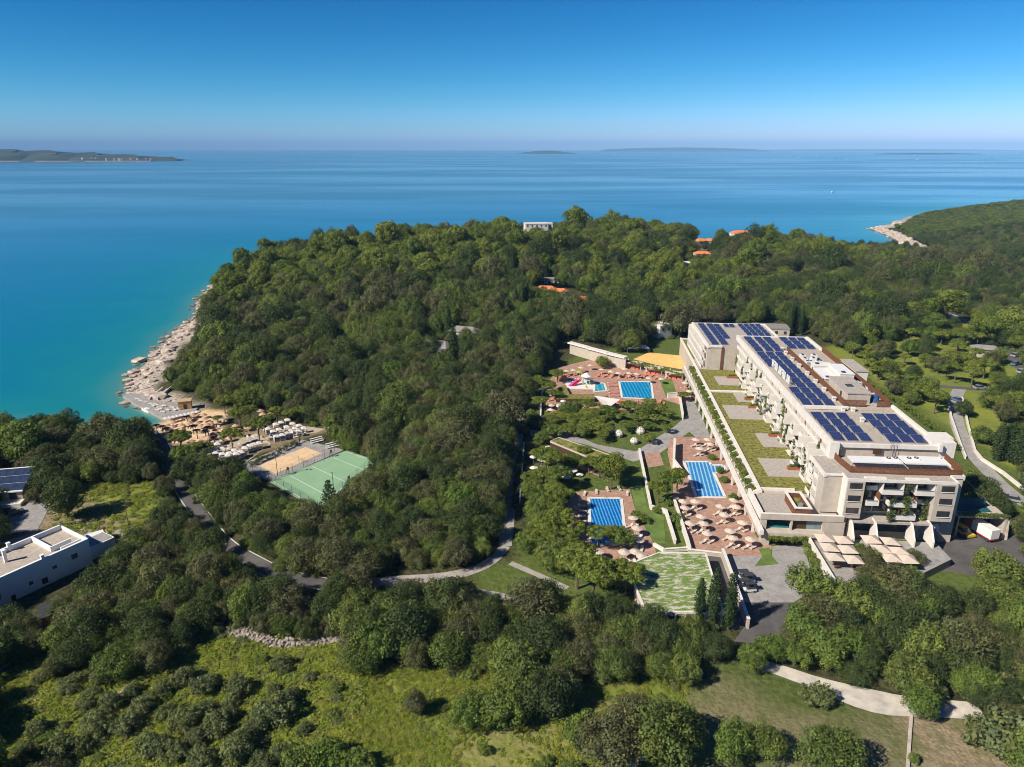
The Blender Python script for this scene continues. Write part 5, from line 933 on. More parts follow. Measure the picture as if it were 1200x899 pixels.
house(628, 262, 33, 20, 10, 9, R(8), WHITE, 'white modern villa on the top of the wooded hill', False, lift=6); house(641, 262, 32, 9, 8, 8, R(8), WHITE, 'white tower-like block at the right end of the hilltop villa', False, lift=6)
house(549, 264, 30, 11, 8, 8, 0, GR, 'small pale house showing among the hilltop pines', False, lift=1); house(868, 273, 24, 17, 10, 7, R(10), ROOFO, 'large cream house with orange roof on the crest', lift=3); house(886, 274, 23, 10, 9, 5, R(-15), ROOFO, 'low orange-roofed annexe right of the large crest house', lift=3)
house(821, 282, 22, 9, 8, 6, R(20), ROOFO, 'left of two small orange roofs below the crest', lift=1); house(831, 282, 22, 8, 8, 6, R(-10), ROOFO, 'right of two small orange roofs below the crest', lift=1); house(823, 297, 20, 11, 8, 6, 0, ROOFO, 'orange-roofed house halfway down below the two small roofs', lift=1); house(801, 308, 20, 9, 7, 6, 0, WHITE, 'small white flat house below the orange roofs', False, lift=1)
house(640, 338, 21, 11, 7, 5, R(-8), ROOFO, 'left orange roof in the middle of the wood', lift=1); house(657, 341, 21, 8, 7, 5, R(-8), ROOFO, 'middle orange roof in the middle of the wood', lift=1); house(683, 350, 20, 8, 6, 5, 0, ROOFO, 'right orange roof in the middle of the wood', lift=1); house(643, 327, 22, 12, 8, 3, R(5), GR, 'grey flat roof above the orange roofs in the wood', False, lift=-1)
house(512, 404, 18, 14, 9, 5.5, R(-25), GR, 'grey-roofed house in the wood left of the lone cypress', lift=1); house(545, 387, 18, 13, 8, 5.5, R(-20), GR, 'grey-roofed house in the wood right of the lone cypress', lift=1); house(775, 380, 17, 7, 8, 6, R(25), WHITE, 'pale blue-white house in the shade behind the play sand', False); house(903, 383, 17, 16, 10, 5, R(-10), GR, 'brown-grey low building behind the hotel wing', False, dark=True); house(608, 318, 22, 9, 7, 5, 0, WHITE, 'small white house beside the dark cypresses on the hill', False, lift=1)
house(938, 322, 18, 5, 5, 6, 0, WHITE, 'tiny white house in the wood right of the crest houses', False, lift=1); house(925, 320, 18, 5, 5, 6, 0, ROOFO, 'tiny cream house in the wood right of the crest', lift=1)
house(1155, 408, 16, 10, 6, 3.5, R(-20), GR, 'small grey-roofed cabin at the edge of the car park', dark=True)
# ------------------------------------------------------------------ vehicles
def car(x, y, z, rz, m, lab, s=1.0, name='parked_car'):
    t = thing(name, lab, 'car', (x, y, z), rz); t.scale = (s, s, s); b = MB(); b.add([(-2.1, -.85, .3), (2.1, -.85, .3), (2.1, .85, .3), (-2.1, .85, .3), (-2.1, -.85, .85), (2.1, -.85, .75), (2.1, .85, .75), (-2.1, .85, .85)], [(3, 2, 1, 0), (4, 5, 6, 7), (0, 1, 5, 4), (1, 2, 6, 5), (2, 3, 7, 6), (3, 0, 4, 7)]); b.obj('body', m, t)
    q = [(-1.8, -.8, .84), (1.0, -.8, .8), (1.0, .8, .8), (-1.8, .8, .84), (-1.4, -.65, 1.4), (.35, -.65, 1.42), (.35, .65, 1.42), (-1.4, .65, 1.4)]; MB().add(q, [(4, 5, 6, 7), (0, 1, 5, 4), (1, 2, 6, 5), (2, 3, 7, 6), (3, 0, 4, 7)]).obj('windscreen', GLASS, t); MB().box(-1.38, .33, -.63, .63, 1.425, 1.47).obj('roof', m, t)
    wh = MB(); wh.add([(.32 * math.cos(i * .628), -.1, .32 * math.sin(i * .628)) for i in range(10)] + [(.32 * math.cos(i * .628), .1, .32 * math.sin(i * .628)) for i in range(10)], [tuple(range(10)), tuple(range(10, 20))[::-1]] + [(i, 10 + i, 10 + (i + 1) % 10, (i + 1) % 10) for i in range(10)]); wm_ = wh.mesh('wheel', DARK)
    for x_ in (-1.35, 1.35):
        for y_ in (-.82, .82): link('wheel', wm_, t, (x_, y_, .32))
    return t
SILV = mat('silver_paint', (.35, .37, .40), .3, .05, metal=.3); BLUEP = mat('blue_paint', (.10, .15, .28), .3, .05, spec=.5); YELP = mat('taxi_yellow', (.60, .42, .06), .4, .05); REDP = mat('red_paint', (.42, .03, .03), .4, .05)
x, y, z = G(1190, 428); car(x, y, z + .08, .5, BLUEP, 'blue car parked under trees in the car park at the right edge', 1.2); x, y, z = G(1197, 437); car(x, y, z + .08, .5, SILV, 'silver car parked nearest in the car park at the right edge', 1.2); x, y, z = G(1190, 418); car(x, y, z + .08, .5, SILV, 'silver car parked farthest in the car park at the right edge', 1.2)
x, y, z = G(1189, 588); car(x, y, z + .1, -.5, SILV, 'silver car parked beside the long white road wall', 1.1); x, y, z = G(1120, 470); car(x, y, z + .1, 1.9, BLUEP, 'dark blue car at the top of the ramp road', 1.05); x, y, z = G(1148, 456); car(x, y, z + .1, .1, SILV, 'silver car left of a pair on the upper park road', 1.1); x, y, z = G(1166, 457); car(x, y, z + .1, .1, WHITEP, 'white car right of a pair on the upper park road', 1.1)
x, y, z = G(18, 603); car(x, y, z + .08, .9, DARK, 'dark car parked in the yard of the solar-roofed house', 1)
CART = thing('golf_cart', 'x', 'golf cart', (0, 0, -50), 0, 'golf carts in the courtyard'); MB().box(-1.2, 1.2, -.55, .55, .3, .7).obj('body', WHITEP, CART); MB().box(-.5, .9, -.5, .5, .701, .95).obj('seat', DARK, CART); MB().box(-.9, 1.0, -.6, .6, 1.85, 1.92).obj('roof', DARK, CART); b = MB()
for x in (-.85, .95):
    for y in (-.55, .55): b.beam((x, y, .7), (x * .9, y, 1.86), .05)
b.obj('post', DARK, CART); wh = MB().add([(.24 * math.cos(i * .785), -.09, .24 * math.sin(i * .785)) for i in range(8)] + [(.24 * math.cos(i * .785), .09, .24 * math.sin(i * .785)) for i in range(8)], [tuple(range(8)), tuple(range(8, 16))[::-1]] + [(i, 8 + i, 8 + (i + 1) % 8, (i + 1) % 8) for i in range(8)]).mesh('wheel', DARK)
for x in (-.8, .8):
    for y in (-.5, .5): link('wheel', wh, CART, (x, y, .24))
gc = Proto(CART)
for px, py, rz, lab in [(870, 679, .1, 'farthest of four small black and white golf carts in the courtyard'), (876, 683, .15, 'second farthest of four small golf carts in the courtyard'), (871.5, 690, .05, 'second nearest of four small golf carts in the courtyard'), (877.5, 693, .1, 'nearest of four small black and white golf carts in the courtyard')]: gc.put(P(px, py, 13.06), rz, lab, sc=(1.12, 1.12, 1.12))
x, y, z = hpt(34.0, -5.6, 13.05); t = thing('lorry', 'red lorry with a white box body backed into the truck bay', 'lorry', (x, y, z), -TH + R(108)); MB().box(-3.6, 1.8, -1.2, 1.2, 1.0, 3.3).obj('box_body', WHITEP, t); MB().box(1.9, 3.9, -1.15, 1.15, .6, 2.9).obj('cab', REDP, t); MB().box(-3.55, 1.8, -1.1, 1.1, .6, .99).obj('chassis', REDP, t)
for x_ in (-2.6, 2.9):
    for y_ in (-1.05, 1.05): o = link('wheel', wh, t, (x_, y_, .5)); o.scale = (2.1, 1.6, 2.1)
x, y, z = hpt(30.2, -5.0, 13.05); car(x, y, z, -TH + R(-75), YELP, 'yellow van-like car in the truck bay beside the lorry', 1.25)
# ------------------------------------------------------------------ boats
def boat(px, py, L, lab, sail=True, rz=.4):
    x, y = un(px, py, 0); t = thing('sailing_boat' if sail else 'motor_boat', lab, 'boat', (x, y, 0), rz); t.scale = (L / 10,) * 3
    MB().add([(-5, -1.5, -.5), (3, -1.4, -.5), (5.5, 0, -.3), (3, 1.4, -.5), (-5, 1.5, -.5), (-5, -1.7, 1.3), (3, -1.6, 1.4), (6, 0, 1.7), (3, 1.6, 1.4), (-5, 1.7, 1.3)], [(4, 3, 2, 1, 0), (5, 6, 7, 8, 9), (0, 1, 6, 5), (1, 2, 7, 6), (2, 3, 8, 7), (3, 4, 9, 8), (4, 0, 5, 9)]).obj('hull', WHITEP, t); MB().box(-3, 1, -1, 1, 1.301, 2.4).obj('cabin', WHITEP, t)
    if sail: MB().cyl(1, 0, 1.3, 14, .12, n=6).obj('mast', WHITEP, t); MB().add([(.8, 0, 3), (.8, 0, 13), (-4.5, 0, 3), (.8, .06, 3), (.8, .06, 13), (-4.5, .06, 3)], [(0, 1, 2), (5, 4, 3), (0, 2, 5, 3), (2, 1, 4, 5), (1, 0, 3, 4)]).obj('sail', WCANV, t)
boat(957, 183, 30, 'white sailing boat far out, alone near the horizon'); boat(985, 186, 26, 'white boat far out, left of a close pair near the horizon', False); boat(994, 186, 26, 'white boat far out, right of a close pair near the horizon', False); boat(976, 225, 9, 'white motor boat halfway across the bay', False); boat(936, 185, 24, 'small white boat left of the lone sailing boat', False); boat(1075, 187, 26, 'white boat at the right beside the low reef', False)
boat(172, 482, 6, 'small white boat moored at the edge of the bathing pier', False, 2.6)
# ------------------------------------------------------------------ trees: crowns of many small leaf faces
def leaf_mesh(name, lumps, n, size, material, seed, core=None, up=.35, flatten=1.0, tintvar=.28):
    """lumps: (x, y, z, r); n leaf quads spread over the outside of the lumps"""
    g = np.random.default_rng(seed); L = np.array(lumps, float); wgt = L[:, 3] ** 2; k = g.choice(len(L), n, p=wgt / wgt.sum())
    d = g.normal(size=(n, 3)); d[:, 2] += up; d /= np.linalg.norm(d, axis=1)[:, None]
    ctr = L[k, :3] + d * (L[k, 3] * g.uniform(.72, 1.12, n))[:, None] * np.array((1, 1, flatten))
    nor = d + g.normal(scale=.30, size=(n, 3)); nor /= np.linalg.norm(nor, axis=1)[:, None]
    t = np.cross(nor, g.normal(size=(n, 3))); t /= np.linalg.norm(t, axis=1)[:, None]; bt = np.cross(nor, t)
    s = size * g.uniform(.55, 1.15, n)[:, None]; a = s * .5; c = s * .5 * g.uniform(.5, .95, n)[:, None]
    co = np.stack([ctr - t * a, ctr + bt * c - nor * s * .1, ctr + t * a, ctr - bt * c - nor * s * .1], 1).reshape(-1, 3)
    lt = g.uniform(1 - tintvar, 1 + tintvar, len(L))[k] * g.uniform(.82, 1.2, n)
    yel = g.uniform(0, .18, len(L))[k]
    col = np.stack([lt * (1 + yel), lt * (1 + yel * .35), lt * (1 - yel), np.ones(n)], 1)
    q = np.arange(n * 4).reshape(-1, 4)
    if core is not None:
        cv, cf = core; k0 = len(co); co = np.concatenate([co, cv]); q = np.concatenate([q, cf + k0]); col = np.concatenate([col, np.tile((1., 1., 1., 1), (len(cf), 1))])
    me = bpy.data.meshes.new(name); me.vertices.add(len(co)); me.vertices.foreach_set('co', co.astype(np.float32).ravel())
    me.loops.add(q.size); me.loops.foreach_set('vertex_index', q.astype(np.int32).ravel()); me.polygons.add(len(q))
    me.polygons.foreach_set('loop_start', np.arange(0, q.size, 4, dtype=np.int32)); me.update()
    at = me.attributes.new('tint', 'FLOAT_COLOR', 'FACE'); at.data.foreach_set('color', col.astype(np.float32).ravel())
    me.materials.append(material); return me
def core_shape(rx, ry, z0, z1, seed, n=8):
    g = np.random.default_rng(seed); v = []; f = []; zc, rz = (z0 + z1) / 2, (z1 - z0) / 2
    for j in range(n + 1):
        th = math.pi * j / n
        for i in range(n):
            ph = 2 * math.pi * i / n; k = g.uniform(.82, 1.0); v.append((rx * k * math.sin(th) * math.cos(ph), ry * k * math.sin(th) * math.sin(ph), zc - rz * math.cos(th) * k))
    for j in range(n):
        for i in range(n): f.append((j * n + i, j * n + (i + 1) % n, (j + 1) * n + (i + 1) % n, (j + 1) * n + i))
    return np.array(v), np.array(f)
def dome(seed, Rr, z0, H, nl, rl, low=-.25, irregular=.14):
    g = np.random.default_rng(seed); out = []
    ax = g.uniform(.85, 1.15); ph = g.uniform(0, 6)
    for i in range(nl):
        z = 1 - (1 - low) * (i + .5) / nl; r = math.sqrt(max(0, 1 - z * z)); a = i * 2.39996 + g.uniform(-.35, .35)
        k = 1 + g.uniform(-irregular, irregular) + .1 * math.sin(2 * a + ph)
        out.append((Rr * .78 * ax * r * math.cos(a) * k, Rr * .78 / ax * r * math.sin(a) * k, z0 + H * (.42 + .46 * z * k), Rr * g.uniform(*rl)))
    return out
def trunk_mesh(name, H, r, limbs, seed):
    g = random.Random(seed); m = MB(); lean = (g.uniform(-.3, .3), g.uniform(-.3, .3))
    pts = [(lean[0] * t * t, lean[1] * t * t, H * t - .3 * (t == 0)) for t in (0, .3, .65, 1)]; m.tube(pts, [r * 1.25, r, r * .85, r * .6])
    for x, y, z in limbs:
        p = (lean[0] * .8, lean[1] * .8, H * g.uniform(.6, .95)); m.beam(p, ((p[0] + x) / 2, (p[1] + y) / 2, (p[2] + z) / 2 + .3), r * .8); m.beam(((p[0] + x) / 2, (p[1] + y) / 2, (p[2] + z) / 2 + .3), (x, y, z), r * .5)
    return m.mesh(name, BARK)
class Kind: pass
TREES = {}
def kind(key, name, cat, crowns, trunks): k = Kind(); k.name, k.cat, k.crowns, k.trunks = name, cat, crowns, trunks; TREES[key] = k
NQ = 5000
# holm oak, radius 4, height 6.6
oc = []; ot = []
for s in range(7):
    Hh = (5.6, 6.2, 5.0, 6.6, 5.4, 6.0, 7.0)[s]
    L = dome(40 + s, 4.0, 1.0, Hh, (34, 28, 40, 46, 26, 38, 34)[s], (.25, .40), -.3, .2)
    oc.append(leaf_mesh('oak_crown', L, NQ, .385, (OLEAF, QLEAF, WLEAF, OLEAF, WLEAF, QLEAF, OLEAF)[s], s, core_shape(2.9, 2.9, 1.2, 1.0 + Hh * .72, s)))
    ot.append(trunk_mesh('oak_trunk', 2.2, .28, [(1.6, .5, 3.2), (-1.3, 1.0, 3.4), (.2, -1.6, 3.3)], s))
kind('oak', 'holm_oak', 'tree', oc, ot)
# umbrella pine, radius 3.6, height 7.5 with a bare trunk
pc = []; pt = []
for s in range(5):
    g = np.random.default_rng(100 + s); L = []
    for i in range(30):
        r = math.sqrt(g.uniform(0, 1)) * 2.9; a = i * 2.4 + g.uniform(-.3, .3); L.append((r * math.cos(a), r * math.sin(a), 5.9 - r * r * .09 + g.uniform(-.25, .35), g.uniform(.65, 1.05)))
    pc.append(leaf_mesh('pine_crown', L, 3200, .40, PLEAF, 20 + s, None, .45, .62))
    pt.append(trunk_mesh('pine_trunk', 4.6, .2, [(1.7, .4, 5.6), (-1.4, 1.1, 5.7), (.1, -1.8, 5.6), (-1., -1., 5.9)], 20 + s))
kind('pine', 'umbrella_pine', 'tree', pc, pt)
# aleppo pine, radius 4.2, height 10, irregular
ac = []; at_ = []
for s in range(5):
    g = np.random.default_rng(140 + s); L = []
    for i in range(40):
        r = math.sqrt((i + .5) / 40) * 3.6 * g.uniform(.85, 1.05); a = i * 2.39996 + g.uniform(-.3, .3); tier = (0, 1.3, -1.5)[i % 3] if s % 2 else 0
        L.append((r * math.cos(a), r * math.sin(a), 7.4 - r * r * .16 + tier * .7 + g.uniform(-.4, .4), g.uniform(.8, 1.35)))
    for i in range(10): a = i * .63; L.append((2.2 * math.cos(a), 2.2 * math.sin(a), g.uniform(3.2, 5.2), g.uniform(.6, 1.0)))
    ac.append(leaf_mesh('pine_crown', L, 3600, .46, PLEAF, 50 + s, core_shape(2.3, 2.3, 3.4, 7.4, s), .4, .75))
    at_.append(trunk_mesh('pine_trunk', 6, .26, [(1.2, .4, 5), (-1.1, .9, 6), (.1, -1.3, 4.6)], 60 + s))
kind('aleppo', 'pine_tree', 'tree', ac, at_)
# bright broadleaf, radius 3.6, height 6.5
bc = []; bt_ = []
for s in range(3):
    L = dome(170 + s, 3.6, 1.2, 5.6, 44, (.20, .32), -.45, .16)
    bc.append(leaf_mesh('leafy_crown', L, 4400, .38, BLEAF, 70 + s, core_shape(2.5, 2.5, 1.8, 5.6, s)))
    bt_.append(trunk_mesh('leafy_trunk', 2.6, .2, [(1.2, .3, 3.6), (-1., 1., 3.8)], 70 + s))
kind('leafy', 'broadleaf_tree', 'tree', bc, bt_)
# cypress, height 9
cc = []; ct = []
for s in range(3):
    L = [(.18 * math.cos(i * 2.4), .18 * math.sin(i * 2.4), .6 + 8.3 * i / 26, .85 * math.sin(math.pi * min(1, .16 + .84 * i / 26)) ** .7 + .12) for i in range(27)]
    cc.append(leaf_mesh('cypress_crown', L, 2200, .34, CLEAF, 90 + s, None, .5))
    ct.append(MB().tube([(0, 0, -.3), (0, 0, 1.2)], [.16, .13]).mesh('cypress_trunk', BARK))
kind('cypress', 'cypress_tree', 'tree', cc, ct)
# dark tiered conifer, height 9
fc = []
for s in range(2):
    g = np.random.default_rng(200 + s); L = []
    for j in range(9):
        z = 1.4 + j * .9; rr = 2.9 * (1 - j / 9.6)
        for i in range(8):
            a = 2 * math.pi * (i + .5 * (j % 2)) / 8 + g.uniform(-.15, .15)
            for q in (.4, .72, 1.0): L.append((rr * q * math.cos(a), rr * q * math.sin(a), z + .25 * (1 - q) + g.uniform(-.1, .1), .22 + .28 * (1 - j / 10)))
    fc.append(leaf_mesh('conifer_crown', L, 3400, .32, CLEAF, 120 + s, None, .2, .5))
kind('conifer', 'conifer_tree', 'tree', fc, [MB().tube([(0, 0, -.3), (0, 0, 5), (0, 0, 8.8)], [.22, .14, .04]).mesh('conifer_trunk', BARK)])
# olive-green shrub, radius 2.4, height 3
sc_ = []
for s in range(4):
    L = dome(220 + s, 2.4, -.3, 3.3, 40, (.16, .3), -.25, .24)
    sc_.append(leaf_mesh('shrub_foliage', L, 2100, .32, VLEAF, 150 + s, core_shape(1.5, 1.5, -.2, 2.2, s)))
kind('shrub', 'olive_shrub', 'shrub', sc_, [trunk_mesh('shrub_stem', 1., .1, [(.5, .2, 1.5), (-.5, .3, 1.4)], 5)])
gs_ = [leaf_mesh('shrub_foliage', dome(240 + s, 2.4, -.3, 3.4, 36, (.18, .3), -.2, .2), 2100, .34, BLEAF, 160 + s, core_shape(1.6, 1.6, -.2, 2.3, s)) for s in range(2)]
kind('green', 'green_shrub', 'shrub', gs_, TREES['shrub'].trunks)
PARTN = {'shrub': ('foliage', 'stem')}
def tree(key, loc, s, label, group=None, rz=None, sz=None):
    k = TREES[key]; i = rnd.randrange(len(k.crowns)); rz = rnd.uniform(0, 6.28) if rz is None else rz
    t = thing(k.name, label, k.cat, loc, rz, group); t.scale = (s * rnd.uniform(.92, 1.08), s * rnd.uniform(.92, 1.08), sz or s * rnd.uniform(.9, 1.12))
    a, b_ = PARTN.get(k.cat, ('crown', 'trunk'))
    link(a, k.crowns[i], t); link(b_, k.trunks[i % len(k.trunks)], t); return t

# ------------------------------------------------------------------ trees set by hand
HAND = []      # world discs kept free of the scatter: x, y, r
def T(key, px, py, r, label, group=None, z=None, sz=None):
    base = {'oak': 4, 'pine': 3.6, 'aleppo': 4.2, 'leafy': 3.6, 'cypress': 1, 'conifer': 3, 'shrub': 2.4, 'green': 2.4}[key]
    p = G(px, py) if z is None else P(px, py, z); s = r / base if key != 'cypress' else r
    HAND.append((p[0], p[1], r * .75)); return tree(key, p, s, label, group, sz=sz)
T('oak', 80, 607, 5.2, 'big round holm oak alone in the clearing above the white flat-roofed house', sz=1.35)
for px, h in ((818, 1.25), (834, 1.5), (853, 1.45)):
    T('cypress', px, 735 if px < 850 else 738, h * .9, {818: 'slim cypress in front of the patchy green roof, shortest of three', 834: 'slim cypress between two others at the corner of the patchy green roof', 853: 'slim cypress beside the ramp wall, nearest the grey courtyard'}[px], 'cypresses by the green-roofed hall', sz=h)
T('conifer', 388, 607, 3.4, 'dark tiered conifer in front of the green sports court'); T('conifer', 436, 580, 3.1, 'dark tiered conifer at the right corner of the green sports court', sz=1.1)
# resort pines on pool level
PINES = [(681, 512, 3.2), (700, 503, 3.0), (664, 512, 3.0), (735, 507, 2.8), (758, 505, 2.4), (705, 518, 2.6), (768, 497, 2.4), (655, 498, 3.2), (647, 512, 3.0), (690, 495, 3.4), (780, 508, 2.2), (672, 500, 3.2), (690, 503, 3.2), (722, 496, 3.0), (748, 497, 2.8), (770, 487, 3.0), (634, 520, 2.8), (640, 556, 3.2), (628, 600, 3.0), (648, 612, 3.0), (632, 628, 3.0), (648, 590, 3.0), (622, 575, 2.6), (660, 655, 3.2), (640, 668, 3.2), (760, 478, 2.4), (650, 470, 3.0), (632, 480, 3.4), (626, 500, 3.0), (684, 540, 2.0), (760, 520, 2.2), (793, 575, 2.6), (668, 490, 4.2), (688, 486, 3.6), (711, 494, 3.8), (737, 486, 3.4), (757, 488, 3.6), (678, 508, 3.6), (697, 510, 3.4), (709, 512, 2.8), (643, 503, 3.6), (640, 463, 3.8), (653, 448, 3.6), (628, 455, 3.6), (706, 431, 3.4),
         (653, 601, 3.2), (654, 575, 3.2), (650, 560, 3.2), (640, 598, 3.4), (655, 628, 3.4), (668, 640, 3.2), (640, 640, 3.4), (628, 610, 3.2), (622, 590, 2.6), (636, 575, 2.8), (700, 643, 2.6), (727, 643, 2.9), (716, 640, 2.2),
         (782, 585, 3.2), (771, 590, 2.6), (652, 672, 3.6), (676, 690, 4.4), (694, 705, 4.6), (630, 655, 3.2), (618, 648, 3.2), (645, 545, 2.6), (632, 545, 2.4), (690, 556, 2.6), (672, 552, 2.6), (702, 560, 2.4), (800, 470, 2.4), (783, 492, 2.2), (722, 690, 3.4), (733, 700, 3.6)]
for i, (px, py, r) in enumerate(PINES):
    wh = ('between the kids pool and the park path' if py < 515 and px > 660 else 'along the shady walk left of the pools' if px < 662 else 'standing round the lower blue pool' if py < 650 else 'on the lawn below the lower pool terrace')
    if (px, py) == (706, 431): wh = 'in front of the long curved wall'
    wh += ', ' + ('upper' if py < 500 else 'middle' if py < 570 else 'lower') + (' end' if px < 640 else ' part') + (', toward the avenue' if px < 650 else ', toward the hotel' if px > 715 else '')
    T('pine' if i % 4 else 'leafy', px, py, r * (1.18 if i % 4 else 1.0), 'green umbrella pine ' + wh if i % 4 else 'bright leafy tree ' + wh, 'trees ' + wh, z=Z0, sz=(r * 1.18 / 3.6 * .62 if py < 522 else None))
for (px, py, r) in [(716, 573, 4.2), (707, 562, 3.2), (720, 556, 3.0)]:
    T('aleppo', px, py, r, 'tall dense tree at the head of the lower blue pool', 'tall trees at the head of the lower pool', z=Z0)
for px, py, r in [(273, 527, 4.4), (304.5, 519, 4.6), (264, 485, 3.8), (282, 503, 4.4), (213, 532, 4.2), (294, 497, 4.0), (232, 540, 3.2), (325, 495, 3.2), (352, 494, 3.2), (256, 498, 2.2), (318, 500, 2.6), (341, 497, 3.0), (243, 538, 2.8)]:
    T('pine', px, py, r, 'umbrella pine among the parasols and cabanas behind the beach', 'pines behind the beach')
# park right of the hotel
PK = [(1082, 419, 3.8), (1028, 446, 3.6), (1042, 455, 3.2), (1059, 464, 3.6), (1078, 472, 3.4), (1094, 485, 4.2), (1150, 520, 3.6), (1137, 455, 4.2), (1012, 432, 3.8), (1098, 437, 3.6), (1118, 449, 4.2), (1152, 444, 4.4), (1170, 452, 3.6),
      (998, 420, 3.6), (1010, 408, 4.0), (1040, 415, 3.4), (1120, 420, 4.0), (1142, 425, 3.8), (1160, 430, 3.4), (1102, 405, 3.8), (1066, 402, 3.6), (1175, 495, 3.6), (1190, 480, 3.8), (1165, 485, 3.2), (1128, 488, 3.0), (1185, 520, 3.2), (1012, 455, 2.4), (985, 408, 3.4), (970, 398, 3.4), (1050, 440, 3.0), (1069, 448, 3.2)]
for i, (px, py, r) in enumerate(PK):
    k = 'pine' if i % 3 else 'oak'; T(k, px, py, r, ('umbrella pine' if k == 'pine' else 'dark leafy tree') + ' on the sloping park lawn, ' + ('by the roof yard' if px < 1030 else 'by the ramp road' if px > 1110 and py > 470 else 'below the car park' if px > 1110 else 'near the hedge' if py > 450 else 'in the upper middle') , 'trees on the park lawn')
pk = random.Random(21); got = [(q[0], q[1]) for q in PK]
while len(got) < len(PK) + 46:
    px, py = pk.uniform(985, 1200), pk.uniform(392, 560)
    if not inpoly(np.array([px]), np.array([py]), [(985, 405), (1060, 385), (1200, 400), (1200, 575), (1160, 545), (1148, 470), (1110, 455), (1095, 495), (1055, 470), (1010, 440)])[0] or (1108 < px < 1152 and py > 458) or (py > 448 and py < 462 and px > 1085) or (px > 1170 and 408 < py < 446) or (px > 1150 and py > 500): continue
    if min((px - a) ** 2 + ((py - b_) * 1.8) ** 2 for a, b_ in got) < 130: continue
    got.append((px, py)); T(pk.choice(('pine', 'oak', 'leafy', 'aleppo')), px, py, pk.uniform(2.8, 4.2), 'green tree in the grove on the park lawn, ' + ('upper' if py < 430 else 'lower' if py > 490 else 'middle') + ' part, ' + ('towards the hotel' if px < 1080 else 'towards the car park'), 'grove on the park lawn')
for px, py, h in [(1167, 540, 1.3), (1181, 541, 1.35), (1197, 552, 1.4), (1174, 538, 1.2), (1189, 545, 1.25)]:
    T('cypress', px, py, h * 1.5, 'broad cypress in the clump at the right end of the park lawn', 'cypress clump on the park lawn', sz=h * 1.05)
for px, py, r, lab in [(1139, 572, 3.0, 'farthest'), (1150, 585, 3.2, 'second farthest'), (1142, 592, 2.8, 'next to the truck bay roof'), (1160, 598, 3.0, 'nearest the road wall'), (1172, 606, 2.8, 'nearest the right edge')]:
    T('oak', px, py, r, 'dark tree in the shade right of the hotel end, ' + lab, 'dark trees right of the hotel end')
for px, py, h in [(925, 392, 1.5), (932, 391, 1.4), (938, 393, 1.35), (929, 390, 1.5)]:
    T('cypress', px, py, h, 'tall dark cypress in the clump behind the hotel roof', 'cypress clump behind the hotel', sz=h * 1.25)
for px, py, h in [(526, 402, 1.25), (532, 440, 1.5), (612, 372, 1.3), (604, 372, 1.2), (617, 371, 1.25), (690, 365, 1.2), (576, 330, 1.2), (583, 329, 1.3), (601, 330, 1.3), (571, 331, 1.1)]:
    T('cypress', px, py, h * 1.5, 'dark cypress rising out of the wooded hill', 'cypresses on the wooded hill', sz=h * 1.65)
# foreground fields
SH = [(280, 812, 3.0), (241, 811, 2.6), (216, 800, 2.6), (329, 783, 2.3), (325, 843, 4.2), (217, 850, 3.0), (252, 857, 3.0), (280, 885, 3.4), (196, 840, 2.2), (168, 836, 2.6), (178, 882, 3.0), (115, 857, 3.0), (70, 885, 3.0),
      (147, 857, 2.6), (206, 889, 3.0), (273, 825, 1.8), (240, 835, 2.0), (300, 858, 2.4), (120, 800, 2.2), (230, 872, 2.4), (100, 830, 2.0), (340, 822, 2.2), (356, 860, 1.6), (45, 860, 2.2), (130, 830, 2.4), (155, 815, 2.0), (190, 815, 2.2), (265, 845, 2.2), (95, 880, 2.4), (30, 885, 2.2), (240, 896, 2.6), (330, 890, 2.4), (310, 905, 2.6)]
for px, py, r in SH: T('shrub', px, py, r * .82, ('large ' if r > 3.2 else 'small ' if r < 2.3 else '') + 'grey-green olive shrub ' + ('in the left part' if px < 130 else 'in the middle' if px < 215 else 'in the right part' if px < 300 else 'at the right end') + ' of the rough field, ' + ('upper row' if py < 822 else 'middle row' if py < 862 else 'bottom row'), 'shrubs on the rough field')
for px, py, r in [(63, 794, 2.2), (87, 782, 3.6), (140, 792, 4.2), (182, 785, 3.4), (158, 776, 3.6), (110, 770, 3.4)]:
    T('oak', px, py, r * .85, {63: 'leftmost', 87: 'second from the left', 140: 'lower middle', 182: 'rightmost', 158: 'upper right', 110: 'upper middle'}[px] + ' dark bushy oak along the upper edge of the rough field', 'oaks along the upper edge of the rough field')
T('oak', 487, 838, 1.7, 'small dark bush alone on the middle meadow', sz=.62)
for px, py, r, k in [(550, 852, 3.4, 'leafy'), (587, 850, 3.8, 'leafy'), (613, 806, 4.6, 'oak'), (640, 838, 4.4, 'oak'), (602, 828, 4.0, 'oak'), (655, 822, 3.4, 'oak')]:
    T(k, px, py, r, {550: 'leftmost', 587: 'front middle', 613: 'topmost', 640: 'front right', 602: 'central', 655: 'upper right'}[px] + ' bushy tree of the clump in the middle of the meadow', 'clump in the middle of the meadow')
T('green', 680, 866, 3.0, 'bright green rounded bush right of the meadow clump', sz=1.35)
for px, py, r in [(717, 897, 4.8), (773, 890, 5.2), (745, 872, 4.2), (797, 875, 3.8)]: T('oak', px, py, r, 'big dark oak at the bottom edge between meadow and mown field, ' + {717: 'leftmost', 773: 'third', 745: 'second', 797: 'rightmost'}[px], 'oaks at the bottom edge')
for px, py, r in [(567, 882, 1.1), (381, 895, 2.8), (400, 900, 2.4), (420, 902, 2.4), (350, 900, 2.6), (670, 905, 1.6), (640, 897, 1.2)]: T('green', px, py, r, {567: 'tiny', 381: 'wide', 400: 'second', 420: 'third', 350: 'leftmost', 670: 'rightmost small', 640: 'small pale'}[px] + ' low green bush at the bottom edge of the meadow', 'low bushes at the bottom edge')
